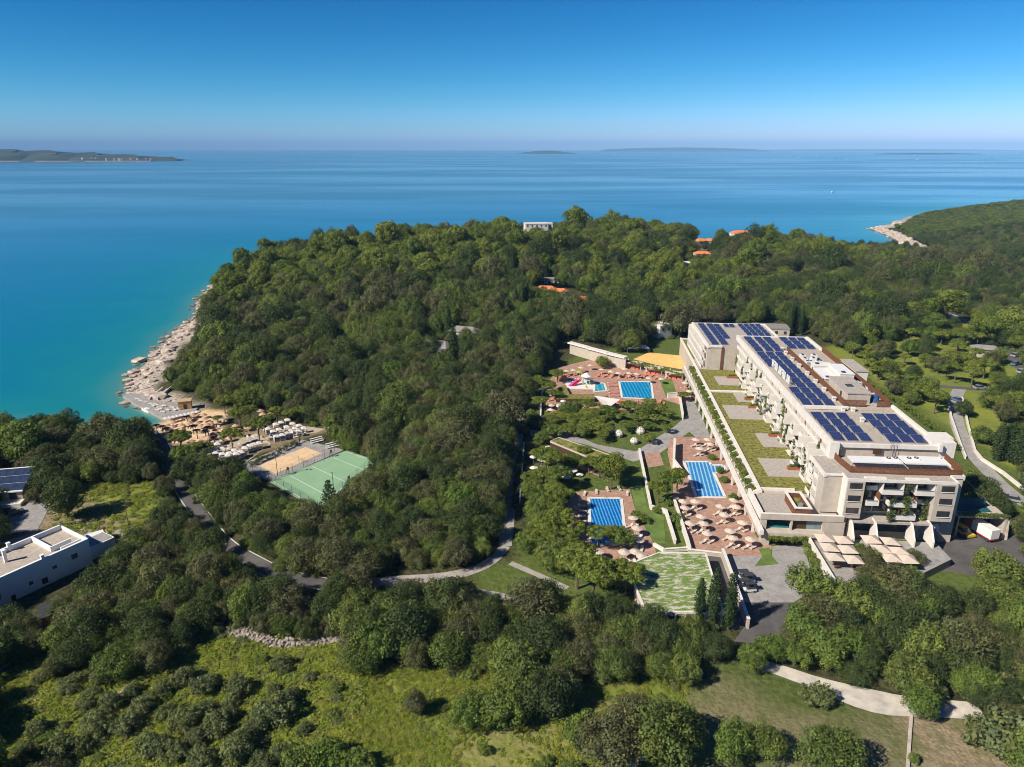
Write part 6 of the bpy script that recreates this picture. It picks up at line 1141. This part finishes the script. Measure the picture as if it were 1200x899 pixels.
T('leafy', 857, 892, 3.2, 'leafy tree on the mown field, left of a pair'); T('oak', 893, 888, 3.2, 'dark round tree on the mown field, right of a pair')
T('oak', 969, 905, 4.4, 'wide dark tree at the bottom edge of the mown field'); T('shrub', 956, 824, 2.7, 'grey-green round shrub on the edge of the gravel track', sz=1.15)
T('leafy', 1076, 841, 2.9, 'round green tree standing over the gravel track', sz=.85); T('shrub', 1166, 877, 4.6, 'large grey-green round bush at the right end of the mown field', sz=1.9)
T('green', 1070, 893, .8, 'tiny green bush beside the thin stone line', sz=.5)
for px, py, r in [(945, 705, 4.2), (905, 774, 2.6), (930, 780, 2.4), (990, 720, 4.0), (1165, 690, 4.2), (880, 785, 2.6)]: T('leafy', px, py, r, 'bright green tree below the restaurant terrace, ' + {945: 'left of the parasols', 905: 'above the track start', 930: 'above the gravel track', 990: 'in front of the parasols', 1165: 'below the truck yard', 880: 'at the foot of the courtyard road'}[px], 'bright trees below the restaurant terrace')

# ------------------------------------------------------------------ scattered wood
KEEP = [  # pixel outlines that stay free of scattered trees
    [(655, 396), (700, 404), (735, 416), (760, 402), (800, 394), (822, 379), (908, 380), (948, 392), (1000, 416), (1100, 500), (1138, 545), (1145, 590), (1170, 605), (1200, 622), (1200, 662), (1160, 668), (1120, 640), (1062, 640), (1040, 664), (985, 690), (962, 672), (942, 700), (925, 730), (905, 752), (862, 750), (850, 724), (760, 722), (735, 700), (640, 690), (560, 700), (545, 690), (600, 655), (612, 625), (600, 620), (604, 590), (618, 520), (622, 470), (636, 430)],
    [(281, 546), (352, 517), (366, 508), (400, 525), (443, 541), (430, 552), (385, 597), (360, 592), (318, 582)],
    [(146, 462), (150, 440), (176, 416), (205, 388), (236, 350), (228, 395), (208, 420), (190, 445), (240, 470), (290, 482), (335, 488), (392, 508), (350, 520), (285, 545), (228, 538), (200, 520), (170, 508), (195, 492)],
    [(183, 512), (200, 518), (207, 545), (224, 575), (252, 610), (296, 650), (272, 652), (234, 622), (206, 588), (190, 555)],
    [(300, 660), (335, 672), (390, 678), (392, 690), (345, 684), (300, 670)], [(425, 680), (470, 669), (520, 670), (575, 652), (588, 656), (545, 682), (470, 690)],
    [(580, 632), (589, 580), (595, 535), (603, 500), (605, 470), (614, 470), (613, 530), (608, 570), (603, 632)],
    [(0, 540), (28, 538), (36, 590), (95, 567), (180, 568), (190, 590), (178, 618), (132, 630), (135, 650), (108, 672), (60, 715), (82, 735), (45, 735), (0, 714)],
    [(0, 790), (40, 770), (100, 765), (140, 770), (200, 772), (250, 745), (285, 738), (330, 750), (405, 750), (420, 790), (480, 785), (520, 790), (570, 800), (690, 800), (740, 800), (800, 815), (830, 782), (880, 770), (950, 785), (1020, 810), (1060, 822), (1135, 822), (1140, 845), (1200, 868), (1200, 900), (0, 900)],
    [(1000, 412), (1060, 396), (1150, 405), (1200, 415), (1200, 620), (1140, 560), (1100, 500)], [(1018, 268), (1045, 262), (1060, 275), (1088, 292), (1060, 285)], [(1100, 362), (1140, 374), (1140, 385), (1110, 378)],
    [(852, 267), (886, 265), (900, 274), (850, 278)], [(602, 253), (648, 253), (650, 268), (606, 268)], [(814, 278), (838, 278), (838, 286), (814, 286)], [(815, 294), (832, 294), (832, 301), (815, 300)], [(797, 304), (807, 304), (807, 311), (797, 311)], [(632, 334), (664, 338), (690, 347), (688, 354), (660, 346), (634, 342)], [(634, 323), (652, 323), (652, 329), (634, 330)],
    [(502, 400), (520, 400), (524, 412), (508, 410)], [(536, 383), (553, 383), (556, 391), (538, 391)], [(768, 368), (783, 368), (783, 386), (770, 386)], [(892, 376), (916, 376), (916, 390), (894, 390)], [(542, 260), (556, 260), (556, 266), (542, 267)], [(934, 318), (941, 318), (941, 325), (934, 325)], [(603, 314), (613, 314), (613, 321), (603, 321)]]
mk = np.zeros((900, 1200), bool); yy, xx = np.mgrid[0:900, 0:1200] + .5
for p in KEEP: mk |= inpoly(xx, yy, p)
def masked(px, py):
    ix = np.clip(px.astype(int), 0, 1199); iy = np.clip(py.astype(int), 0, 899); return mk[iy, ix] & (px > 0) & (px < 1200) & (py > 0) & (py < 900)
pts = []
for (ya, yb, st) in ((70, 230, 4.3), (230, 340, 4.7), (340, 620, 5.5), (620, 1450, 6.4)):
    gx = np.arange(-560 if yb < 700 else -330, 1050 if yb > 700 else 720, st); gy = np.arange(ya, yb, st * .87); Xg, Yg = np.meshgrid(gx, gy)
    Xg = Xg + (np.arange(len(gy)) % 2)[:, None] * st / 2 + rng.uniform(-.36, .36, Xg.shape) * st; Yg = Yg + rng.uniform(-.36, .36, Yg.shape) * st
    k = np.abs(Xg) < Yg * .86 + 70; pts.append(np.stack([Xg[k], Yg[k]], 1))
pts = np.concatenate(pts); Xp, Yp = pts.T
cdist = coast_d(Xp, Yp); Zp = hgt(Xp, Yp)
far = Yp > 830
tall = vnoise(Xp, Yp, 60, 9.) ; pinep = sm(.05, .6, vnoise(Xp, Yp, 75, 3.3) + .5 * sm(330, 560, Yp) + .25 * (rng.uniform(-1, 1, len(Xp)))) * (Yp > 290) * (1 - sm(230, 330, Xp))
rad = np.where(far, rng.uniform(2.6, 3.8, len(Xp)), np.interp(Yp, [90, 200, 420, 620], [2.0, 2.2, 2.7, 2.9]) + np.interp(Yp, [90, 420], [2.1, 2.6]) * rng.uniform(0, 1, len(Xp)) ** 1.6)
isp = rng.uniform(0, 1, len(Xp)) < pinep * .62
big = rng.uniform(0, 1, len(Xp)) < np.where(Yp > 320, .13, np.where(Yp > 190, .05, 0))
rad = np.where(big & ~far, rad * rng.uniform(1.35, 1.75, len(Xp)), rad); rad = np.where(isp, rad * 1.1, rad); rad = np.where((Xp > 260) & (Yp > 560) & (Yp < 850), np.minimum(rad, 3.4), rad)
hh = np.where(isp, rad * 2.5, rad * 1.7)
ok = cdist > np.where(Yp > 700, 14, 9.5) + rng.uniform(-2, 6, len(Xp))
u_, v_ = hl(Xp, Yp); ok &= ~((u_ > -24) & (u_ < 34) & (v_ > -32) & (v_ < 141))
for x, y, r in HAND: ok &= np.hypot(Xp - x, Yp - y) > r + 1.2
ok &= ~masked(*proj(Xp, Yp, Zp)[:2])
bad = np.zeros(len(Xp)); tot = 0
for kx, kz in ((0, .35), (0, .75), (0, 1.0), (-.7, .6), (.7, .6), (-.45, .9), (.45, .9), (-.8, .3), (.8, .3)):
    px, py, _ = proj(Xp + kx * rad, Yp, Zp + kz * hh); bad += masked(px, py); tot += 1
ok &= bad < np.where(Yp > 350, 1, np.where((Yp < 215) & (Xp < 25), 3, 2))
ok &= ~inpoly(Xp, Yp, [(-60, 60), (70, 60), (70, 84), (-60, 84)])
Xp, Yp, Zp, rad, isp, far = Xp[ok], Yp[ok], Zp[ok], rad[ok], isp[ok], far[ok]
px, py, dep = proj(Xp, Yp, Zp + 3)
vis = (px > -25) & (px < 1225) & (py > 240) & (py < 925)
order = np.argsort(np.where(vis, dep / rad, 1e9)); near = order[:300]; NEAR = set(near.tolist())
MARKS = [(560, 500, 'the head of the shady avenue'), (480, 510, 'the wood behind the courts'), (530, 545, 'the upper middle of the wood'), (550, 610, 'the lower avenue'), (440, 500, 'the hill foot behind the courts'), (340, 700, 'the wood over the dry-stone wall'), (460, 740, 'the left belt above the meadow'), (560, 740, 'the middle belt above the meadow'), (700, 745, 'the right belt above the meadow'), (200, 680, 'the middle of the left wood'), (300, 690, 'the wood below the road bend'), (1060, 720, 'the wood below the parasols'), (1000, 770, 'the wood above the track'), (1120, 780, 'the right wood above the track'), (50, 670, 'the white flat-roofed house'), (80, 590, 'the lone oak clearing'), (150, 605, 'the utility pole'), (215, 575, 'the upper coast road'), (265, 640, 'the lower coast road'), (64, 715, 'the orange shed'), (335, 755, 'the long dry-stone wall'), (212, 757, 'the slanting stone wall'), (375, 570, 'the green sports court'),
         (440, 684, 'the left end of the park path'), (545, 672, 'the bend of the park path'), (597, 580, 'the shady avenue'), (650, 690, 'the small lawn'), (785, 690, 'the patchy green roof'), (620, 800, 'the meadow clump'), (487, 830, 'the lone meadow bush'), (890, 740, 'the courtyard road'), (950, 795, 'the start of the gravel track'), (1040, 822, 'the middle of the gravel track'), (1130, 832, 'the end of the gravel track'),
         (980, 670, 'the restaurant terrace'), (1140, 650, 'the truck yard'), (60, 500, 'the bay at the left edge'), (100, 750, 'the top of the rough field'), (800, 820, 'the left end of the mown field'), (700, 790, 'the right end of the meadow'), (480, 600, 'the middle of the wood'), (420, 560, 'the right corner of the sports court'), (320, 600, 'the left corner of the sports court'), (10, 760, 'the left picture edge'), (1190, 760, 'the right picture edge')]
def where(x, y):
    mx, my, nm = min(MARKS, key=lambda m: (m[0] - x) ** 2 + ((m[1] - y) * 1.4) ** 2); dx, dy = x - mx, (y - my) * 1.4; d = math.hypot(dx, dy)
    if d < 16: return 'close beside ' + nm
    rel = ('right of ' if dx > 0 else 'left of ') if abs(dx) > abs(dy) else ('below ' if dy > 0 else 'above ')
    return ('far ' if d > 75 else 'just ' if d < 35 else '') + rel + nm
def sizew(r): return 'small ' if r < 2.7 else 'broad ' if r > 3.6 else ''
for i in near:
    b_ = 'pine_tree' if isp[i] else 'holm'
    key = 'aleppo' if isp[i] else ('leafy' if rnd.random() < (.38 if px[i] > 820 else .10) else 'oak'); w_ = where(px[i], py[i])
    nm = {'oak': 'dark holm oak ', 'leafy': 'brighter leafy tree ', 'aleppo': 'rough-crowned pine '}[key]
    base = {'oak': 4, 'aleppo': 4.2, 'leafy': 3.6}[key]
    tree(key, (Xp[i], Yp[i], Zp[i]), rad[i] / base * 1.08, sizew(rad[i]) + nm + w_, 'trees ' + w_)
rest = np.array([i for i in range(len(Xp)) if i not in NEAR])
# the far wood, one mass: points that carry copies of the crowns
pcol = bpy.data.collections.new('crown_sources')
ORDER = [('oak', c) for c in TREES['oak'].crowns] + [('aleppo', c) for c in TREES['aleppo'].crowns] + [('leafy', c) for c in TREES['leafy'].crowns] + [('pine', TREES['pine'].crowns[0]), ('pine', TREES['pine'].crowns[1])]
for i, (k, c) in enumerate(ORDER):
    o = bpy.data.objects.new('crown_source_%02d' % i, c); pcol.objects.link(o)
def scatter(name, collection, co, idx, rot, scl):
    me = bpy.data.meshes.new(name); me.vertices.add(len(co)); me.vertices.foreach_set('co', np.asarray(co, np.float32).ravel())
    for nm, ty, v in (('idx', 'INT', idx), ('rot', 'FLOAT', rot)): a = me.attributes.new(nm, ty, 'POINT'); a.data.foreach_set('value', v)
    a = me.attributes.new('scl', 'FLOAT_VECTOR', 'POINT'); a.data.foreach_set('vector', np.asarray(scl, np.float32).ravel())
    o = bpy.data.objects.new(name, me); COL.objects.link(o); o['kind'] = 'stuff'
    ng = bpy.data.node_groups.new(name, 'GeometryNodeTree'); ng.interface.new_socket('Geometry', in_out='INPUT', socket_type='NodeSocketGeometry'); ng.interface.new_socket('Geometry', in_out='OUTPUT', socket_type='NodeSocketGeometry')
    N = ng.nodes; Lk = ng.links; gi = N.new('NodeGroupInput'); go = N.new('NodeGroupOutput'); ip = N.new('GeometryNodeInstanceOnPoints'); ci = N.new('GeometryNodeCollectionInfo')
    ci.inputs[0].default_value = collection; ci.inputs[1].default_value = True; ci.inputs[2].default_value = True
    def na(nm, ty): a = N.new('GeometryNodeInputNamedAttribute'); a.data_type = ty; a.inputs[0].default_value = nm; return a.outputs[0]
    cx = N.new('ShaderNodeCombineXYZ'); Lk.new(na('rot', 'FLOAT'), cx.inputs[2])
    Lk.new(gi.outputs[0], ip.inputs['Points']); Lk.new(ci.outputs[0], ip.inputs['Instance']); ip.inputs['Pick Instance'].default_value = True
    Lk.new(na('idx', 'INT'), ip.inputs['Instance Index']); Lk.new(cx.outputs[0], ip.inputs['Rotation']); Lk.new(na('scl', 'FLOAT_VECTOR'), ip.inputs['Scale']); Lk.new(ip.outputs[0], go.inputs[0])
    md = o.modifiers.new('scatter', 'NODES'); md.node_group = ng; return o
OK3 = [[0, 3, 6], [1, 5, 3], [2, 4, 2]]
nr = len(rest); spn = np.floor(1.5 + 1.5 * vnoise(Xp[rest], Yp[rest], 38, 6.2) + rng.normal(0, .75, nr) + 1.1 * far[rest]); u1 = rng.uniform(0, 1, nr); dice = rng.integers(0, 1000, nr)
idx = np.where(isp[rest] | (far[rest] & (u1 > .75)), 7 + dice % 5, np.where(u1 < np.where(far[rest], .05, .10), 12 + dice % 3, np.array(OK3)[np.clip(spn, 0, 2).astype(int), dice % 3])).astype(np.int32)
s_ = rad[rest] / np.where(isp[rest], 4.2, 4.0) * 1.1
scl = np.stack([s_ * rng.uniform(.9, 1.1, nr), s_ * rng.uniform(.9, 1.1, nr), s_ * rng.uniform(.8, 1.35, nr) * np.where(far[rest], .65, 1.05)], 1)
scatter('forest', pcol, np.stack([Xp[rest], Yp[rest], Zp[rest] - .3], 1), idx, rng.uniform(0, 6.28, nr).astype(np.float32), scl)
# ------------------------------------------------------------------ hedges, climbing plants, planters, tufts
def strip_lumps(L, w_, h, r, seed):
    g = np.random.default_rng(seed); n_ = max(4, int(L / (r * .8))); out = []
    for i in range(n_):
        for _ in range(max(1, int(h / r))): out.append(((i + .5) / n_ * L + g.uniform(-.1, .1), g.uniform(-w_, w_) / 2, g.uniform(.2, 1) * h, r * g.uniform(.6, 1)))
    return out
VINE = []
for s in range(4):
    g = np.random.default_rng(300 + s); hgt_ = (2.6, 4.4, 5.6, 3.4)[s]; L = [(g.uniform(-.45, .45), g.uniform(-.15, .1), -hgt_ * g.uniform(0, 1) ** 1.1, g.uniform(.22, .5)) for _ in range(26)]
    VINE.append(leaf_mesh('climbing_plant', L, 620, .26, BLEAF if s % 2 else OLEAF, 300 + s, None, .2))
FLN = ['lowest', 'second', 'third', 'top']
k = 0; vr = random.Random(4)
for (u, v, z, j, f) in BALPOS:
    if vr.random() < (.42 if j < 20 else .2):
        s = vr.randrange(4); zz = z + .9 if f else z + .6
        if s == 2 and f < 2: s = 0
        x, y, _ = hpt(u - .15, v + vr.uniform(.6, 3.2), 0); o = link('climbing_plant', VINE[s], None, (x, y, zz), -TH + R(90)); tag(o, 'green climbing plant, %s balcony row of the long facade, %s' % (FLN[f], ('at the near end' if j < 3 else 'near the corner pier' if j < 6 else 'before the middle' if j < 10 else 'at the middle' if j < 14 else 'beyond the middle' if j < 18 else 'at the far end')), 'climbing plant', 'climbing plants on the long facade')
for (u, z, s, lab) in [(3.4, 29.2, 2, 'leftmost on the end facade'), (3.2, 26.4, 1, 'below the leftmost on the end facade'), (11.9, 29.3, 2, 'in the middle bay of the end facade, upper'), (12.1, 26.0, 1, 'in the middle bay of the end facade, second'), (9.0, 25.6, 2, 'in the middle bay of the end facade, lower'), (17.0, 26.4, 2, 'rightmost on the end facade'), (9.2, 22.4, 0, 'hanging to the ground floor in the middle of the end facade'), (17.1, 23.8, 1, 'lower one at the right pier of the end facade')]:
    x, y, _ = hpt(u, -12.9 if 8 < u < 13 else -11.4, 0); o = link('climbing_plant', VINE[s], None, (x, y, z), -TH, (1.25, 1.2, 1)); tag(o, 'long green climbing plant ' + lab, 'climbing plant', 'climbing plants on the end facade')
HG = [leaf_mesh('hedge', strip_lumps(3.3, 1.3, 1.5, .5, 320 + s), 900, .3, BLEAF if s == 1 else PLEAF, 320 + s, None, .4) for s in range(3)]
for k in range(26):
    v = 2.0 + k * 4.1; x, y, _ = hpt(-17.5 + .016 * v, v, 0); o = link('hedge', HG[k % 3], None, (x, y, 17.5), R(90) - TH, (1.1, 1.25, rnd.uniform(.95, 1.4))); tag(o, 'clipped green hedge between white fins along the terrace edge, %s' % ('near end' if k < 6 else 'middle' if k < 18 else 'far end'), 'hedge', 'hedges along the terrace edge')
PB = thing('planter_box', 'x', 'planter', (0, 0, -50), 0, 'planter boxes on the roof terrace'); MB().box(-1.8, 1.8, -.7, .7, 0, .75).obj('box', mat('rust_planter', (.30, .10, .05), .8, .15), PB); link('plants', leaf_mesh('plants', [(x - 1.5, y, .9, .45) for x, y, z, r in strip_lumps(3, .8, .5, .5, 9)], 700, .26, BLEAF, 9, None, .5), PB)
pb = Proto(PB)
for u, v, lab in [(-8.9, 108.2, 'on the far wing terrace'), (-4.3, 90.3, 'on the farthest pale slab of the green roof'), (-3.3, 66.6, 'on the second pale slab from the far end'), (-3.9, 58.9, 'on the large middle slab of the green roof'), (-3.6, 35.2, 'on the small slab before the largest'), (-4.6, 12.5, 'on the near slab of the green roof')]: pb.put(hpt(u, v, 20.2), -TH, 'rust-red planter box with green plants ' + lab)
def hedge(px, z, h, w_, label, m=OLEAF, name='hedge'):
    c = [P(*p, z) if z is not None else G(*p) for p in px]; L = []; o = c[0]; g = np.random.default_rng(int(px[0][0]))
    for p, q in zip(c, c[1:]):
        ln = math.hypot(q[0] - p[0], q[1] - p[1]); n_ = max(2, int(ln / .45))
        for i in range(n_):
            for _ in range(2): f = (i + g.uniform(0, 1)) / n_; L.append((p[0] + (q[0] - p[0]) * f - o[0] + g.uniform(-w_, w_) / 2, p[1] + (q[1] - p[1]) * f - o[1] + g.uniform(-w_, w_) / 2, p[2] + (q[2] - p[2]) * f - o[2] + h * g.uniform(.25, .9), g.uniform(.35, .6)))
    ob = link(name, leaf_mesh(name, L, min(16000, 36 * len(L)), .32, m, 7, None, .4), None, o); return tag(ob, label, 'hedge')
hedge([(734, 425), (770, 434), (804, 442)], 15.2, 1.0, 2.2, 'long green hedge roof behind the cream cabanas of the far pool', PLEAF)
b = MB()
for px, py in [(736, 427), (752, 431), (768, 435), (785, 439), (801, 443)]: x, y = un(px, py, 13); b.box(x - .15, x + .15, y - .15, y + .15, 13, 15.6)
o = b.obj('hedge_pergola', WHITE); tag(o, 'white posts carrying the green hedge roof behind the cabanas', 'pergola')
hedge([(611, 527), (607, 560), (604, 600)], 13, 1.6, 1.8, 'tall dark hedge along the shady avenue left of the pool garden'); hedge([(1030, 458), (1070, 485), (1100, 508), (1122, 528)], 14, 1.8, 2.0, 'long hedge at the foot of the hotel on the park side', PLEAF)
hedge([(290, 548), (330, 531), (352, 519)], None, 1.6, 1.6, 'dark hedge between the beach cabanas and the sand court'); hedge([(250, 550), (285, 553)], None, 1.6, 2, 'dark hedge at the left of the court surround')
hedge([(700, 416), (672, 409), (730, 425)], 13, 2.2, 2.5, 'green hedge behind the long curved wall', BLEAF); hedge([(797, 622), (790, 590)], 13, .7, 1.6, 'low planting in the strip between the two white garden walls', BLEAF)
def hl_hedge(u0, v0, u1, v1, z, h, w_, label, m): 
    a = hpt(u0, v0, z); c = hpt(u1, v1, z); g = np.random.default_rng(3); n_ = int(math.hypot(u1 - u0, v1 - v0) / .3); L = [((c[0] - a[0]) * f + g.uniform(-w_, w_) / 2, (c[1] - a[1]) * f + g.uniform(-w_, w_) / 2, h * g.uniform(0, 1), g.uniform(.3, .55)) for f in np.repeat(np.linspace(0, 1, n_), 4)]
    ob = link('ivy', leaf_mesh('ivy', L, 30 * len(L), .28, m, 8, None, .3), None, a); tag(ob, label, 'ivy')
hl_hedge(-17.3, -15.0, -8.4, -15.0, 14.9, .9, .5, 'green ivy hanging over the garage opening', PLEAF); hl_hedge(-9.5, -15.6, -9.4, -24.5, 13, 2.5, 1.2, 'yellow-green ivy wall left of the restaurant terrace', BLEAF); hl_hedge(28, -6.4, 38, -6.6, 18.6, .5, 1.0, 'green plants along the roof edge of the truck bay', BLEAF)
for u, v, r, lab in [(.9, -19.5, 2.0, 'upper'), (1.5, -23, 2.2, 'middle'), (.2, -26.5, 2.2, 'lower'), (11, -22, 2.4, 'right'), (-1.0, -29.0, 2.4, 'front')]: x, y, _ = hpt(u, v, 0); tree('oak', (x, y, 13.8), r / 4, 'dark tree between the parasol groups of the restaurant terrace, %s one' % lab, 'trees between the restaurant parasols')
for u, v in [(-18.4, -11), (-20.5, 8), (-21, 18), (-20.8, 24), (-21.4, 33)]: x, y, _ = hpt(u, v, 0); tree('green', (x, y, 13), .55, 'green shrub at the foot of the terrace columns', 'shrubs at the foot of the terrace columns')
for px, py in [(784, 592), (776, 575), (770, 600), (793, 612), (745, 608), (752, 612), (690, 474), (710, 470), (640, 520), (628, 560), (636, 560), (622, 620), (634, 628), (650, 612), (656, 590), (665, 566), (612, 500), (622, 488)]: x, y, z = P(px, py); tree('green', (x, y, z), rnd.uniform(.5, .8), 'rounded green shrub in the beds of the pool gardens', 'shrubs in the pool garden beds')
# palms on the beach
pf = MB()
for i in range(12):
    a = i * .5236; pts = [(0, 0, 0), (math.cos(a) * .7, math.sin(a) * .7, .35), (math.cos(a) * 1.3, math.sin(a) * 1.3, .2), (math.cos(a) * 1.75, math.sin(a) * 1.75, -.3)]
    for p, q, w_ in zip(pts, pts[1:], (.3, .4, .25)): pf.beam(p, q, w_, .03)
PFM = pf.mesh('fronds', CLEAF); PTM = MB().tube([(0, 0, -.2), (.1, 0, 1.6), (.05, .05, 3.2)], [.2, .15, .13]).mesh('palm_trunk', BARK)
for cx, cy in [(270, 160), (315, 235), (345, 270), (30, 230), (75, 240), (110, 255), (150, 285), (430, 245), (410, 275), (480, 330)]:
    x, y, z = G(*C7(cx, cy + 25)); t = thing('palm_tree', 'small palm tree among the straw parasols, ' + ('at the seaward end of the sand' if cx < 160 else 'in the middle of the sand' if cx < 400 else 'by the bar terrace'), 'palm tree', (x, y, z), rnd.uniform(0, 6), 'palms on the beach'); link('trunk', PTM, t); link('fronds', PFM, t, (.05, .05, 3.15))
# tufts and low scrub
tc_ = bpy.data.collections.new('tuft_sources')
for i in range(4):
    L = [(math.cos(a) * .35, math.sin(a) * .35, .12, .3) for a in (0, 1.6, 3.1, 4.7)] + [(0, 0, .25, .3)]
    o = bpy.data.objects.new('tuft_source_%d' % i, leaf_mesh('tuft', L, 90, .22, GLEAF if i < 3 else VLEAF, 400 + i, None, .9, .8)); tc_.objects.link(o)
def fill(poly, n_, dens=None):
    a = np.array(poly); xs_ = rng.uniform(a[:, 0].min(), a[:, 0].max(), n_); ys_ = rng.uniform(np.maximum(a[:, 1].min(), 62), a[:, 1].max(), n_); k = inpoly(xs_, ys_, poly) & (np.abs(xs_) < ys_ * .85 + 20); xs_, ys_ = xs_[k], ys_[k]
    v_ = vnoise(xs_, ys_, 9, 5.) + .6 * vnoise(xs_, ys_, 3.1, 1.); k = v_ > rng.uniform(-1.1, .7, len(v_)); return np.stack([xs_[k], ys_[k], hgt(xs_[k], ys_[k])], 1)
pts_ = np.concatenate([fill(FIELD_L, 26000), fill(CLEAR, 1500)]); n_ = len(pts_); s_ = rng.uniform(.5, 1.5, n_)
left = pts_[:, 0] < -25; s_ = s_ * np.where(left, 1.25, .75)
scatter('grass', tc_, pts_, np.where(rng.uniform(0, 1, n_) < np.where(left, .16, .06), 3, rng.integers(0, 3, n_)).astype(np.int32), rng.uniform(0, 6.28, n_).astype(np.float32), np.stack([s_ * 1.3, s_ * 1.3, s_ * .7], 1))
uc = bpy.data.collections.new('scrub_sources')
for i, q in enumerate(TREES['shrub'].crowns[:2] + TREES['green'].crowns[:2]): o = bpy.data.objects.new('scrub_source_%d' % i, q); uc.objects.link(o)
ex = np.concatenate([Xp + rng.normal(0, 4.5, len(Xp)), Xp + rng.normal(0, 4.5, len(Xp))]); ey = np.concatenate([Yp + rng.normal(0, 4.5, len(Xp)), Yp + rng.normal(0, 4.5, len(Xp))]); k = (ey < 480) & (ey > 75) & (np.abs(ex) < ey * .85 + 20); ex, ey = ex[k], ey[k]; ez = hgt(ex, ey); a_, c_, _ = proj(ex, ey, ez); a2, c2, _ = proj(ex, ey, ez + 1.6)
u_, v_ = hl(ex, ey); k = ~masked(a_, c_) & ~masked(a2, c2) & (coast_d(ex, ey) > 11) & ~((u_ > -24) & (u_ < 34) & (v_ > -34) & (v_ < 150)); ex, ey, ez = ex[k], ey[k], ez[k]; n_ = len(ex); s_ = rng.uniform(.4, .95, n_)
scatter('undergrowth', uc, np.stack([ex, ey, ez - .2], 1), rng.choice([0, 1, 2, 3], n_, p=[.3, .3, .2, .2]).astype(np.int32), rng.uniform(0, 6.28, n_).astype(np.float32), np.stack([s_, s_, s_ * rng.uniform(.7, 1.1, n_)], 1))

q = fill(FIELD_L, 1500); q = q[(q[:, 0] < 12)]; q = q[rng.uniform(0, 1, len(q)) < np.where(q[:, 0] < -28, .24, .05)]; n_ = len(q); s_ = rng.uniform(.16, .62, n_) ** 1.0
o_ = scatter('low_scrub', uc, q - np.array((0, 0, .15)), rng.choice([0, 1, 2, 3], n_, p=[.4, .35, .15, .1]).astype(np.int32), rng.uniform(0, 6.28, n_).astype(np.float32), np.stack([s_ * rng.uniform(.8, 1.5, n_), s_ * rng.uniform(.8, 1.5, n_), s_ * rng.uniform(.6, 1.1, n_)], 1))
import OpenImageIO as oiio, numpy as np, sys
b=oiio.ImageBuf('/workdir/w/t.png'); a=b.get_pixels(oiio.FLOAT); H,W=a.shape[:2]
for x,y in [(600,10),(600,60),(600,110),(600,150),(600,168),(100,10),(1100,10),(600,190),(600,240),(100,240),(100,330),(80,430),(170,430),(900,240)]:
    X=int(x*W/1200);Y=int(y*H/899); print((x,y),(a[max(0,Y-2):Y+3,X-4:X+5,:3].mean((0,1))*255).astype(int))
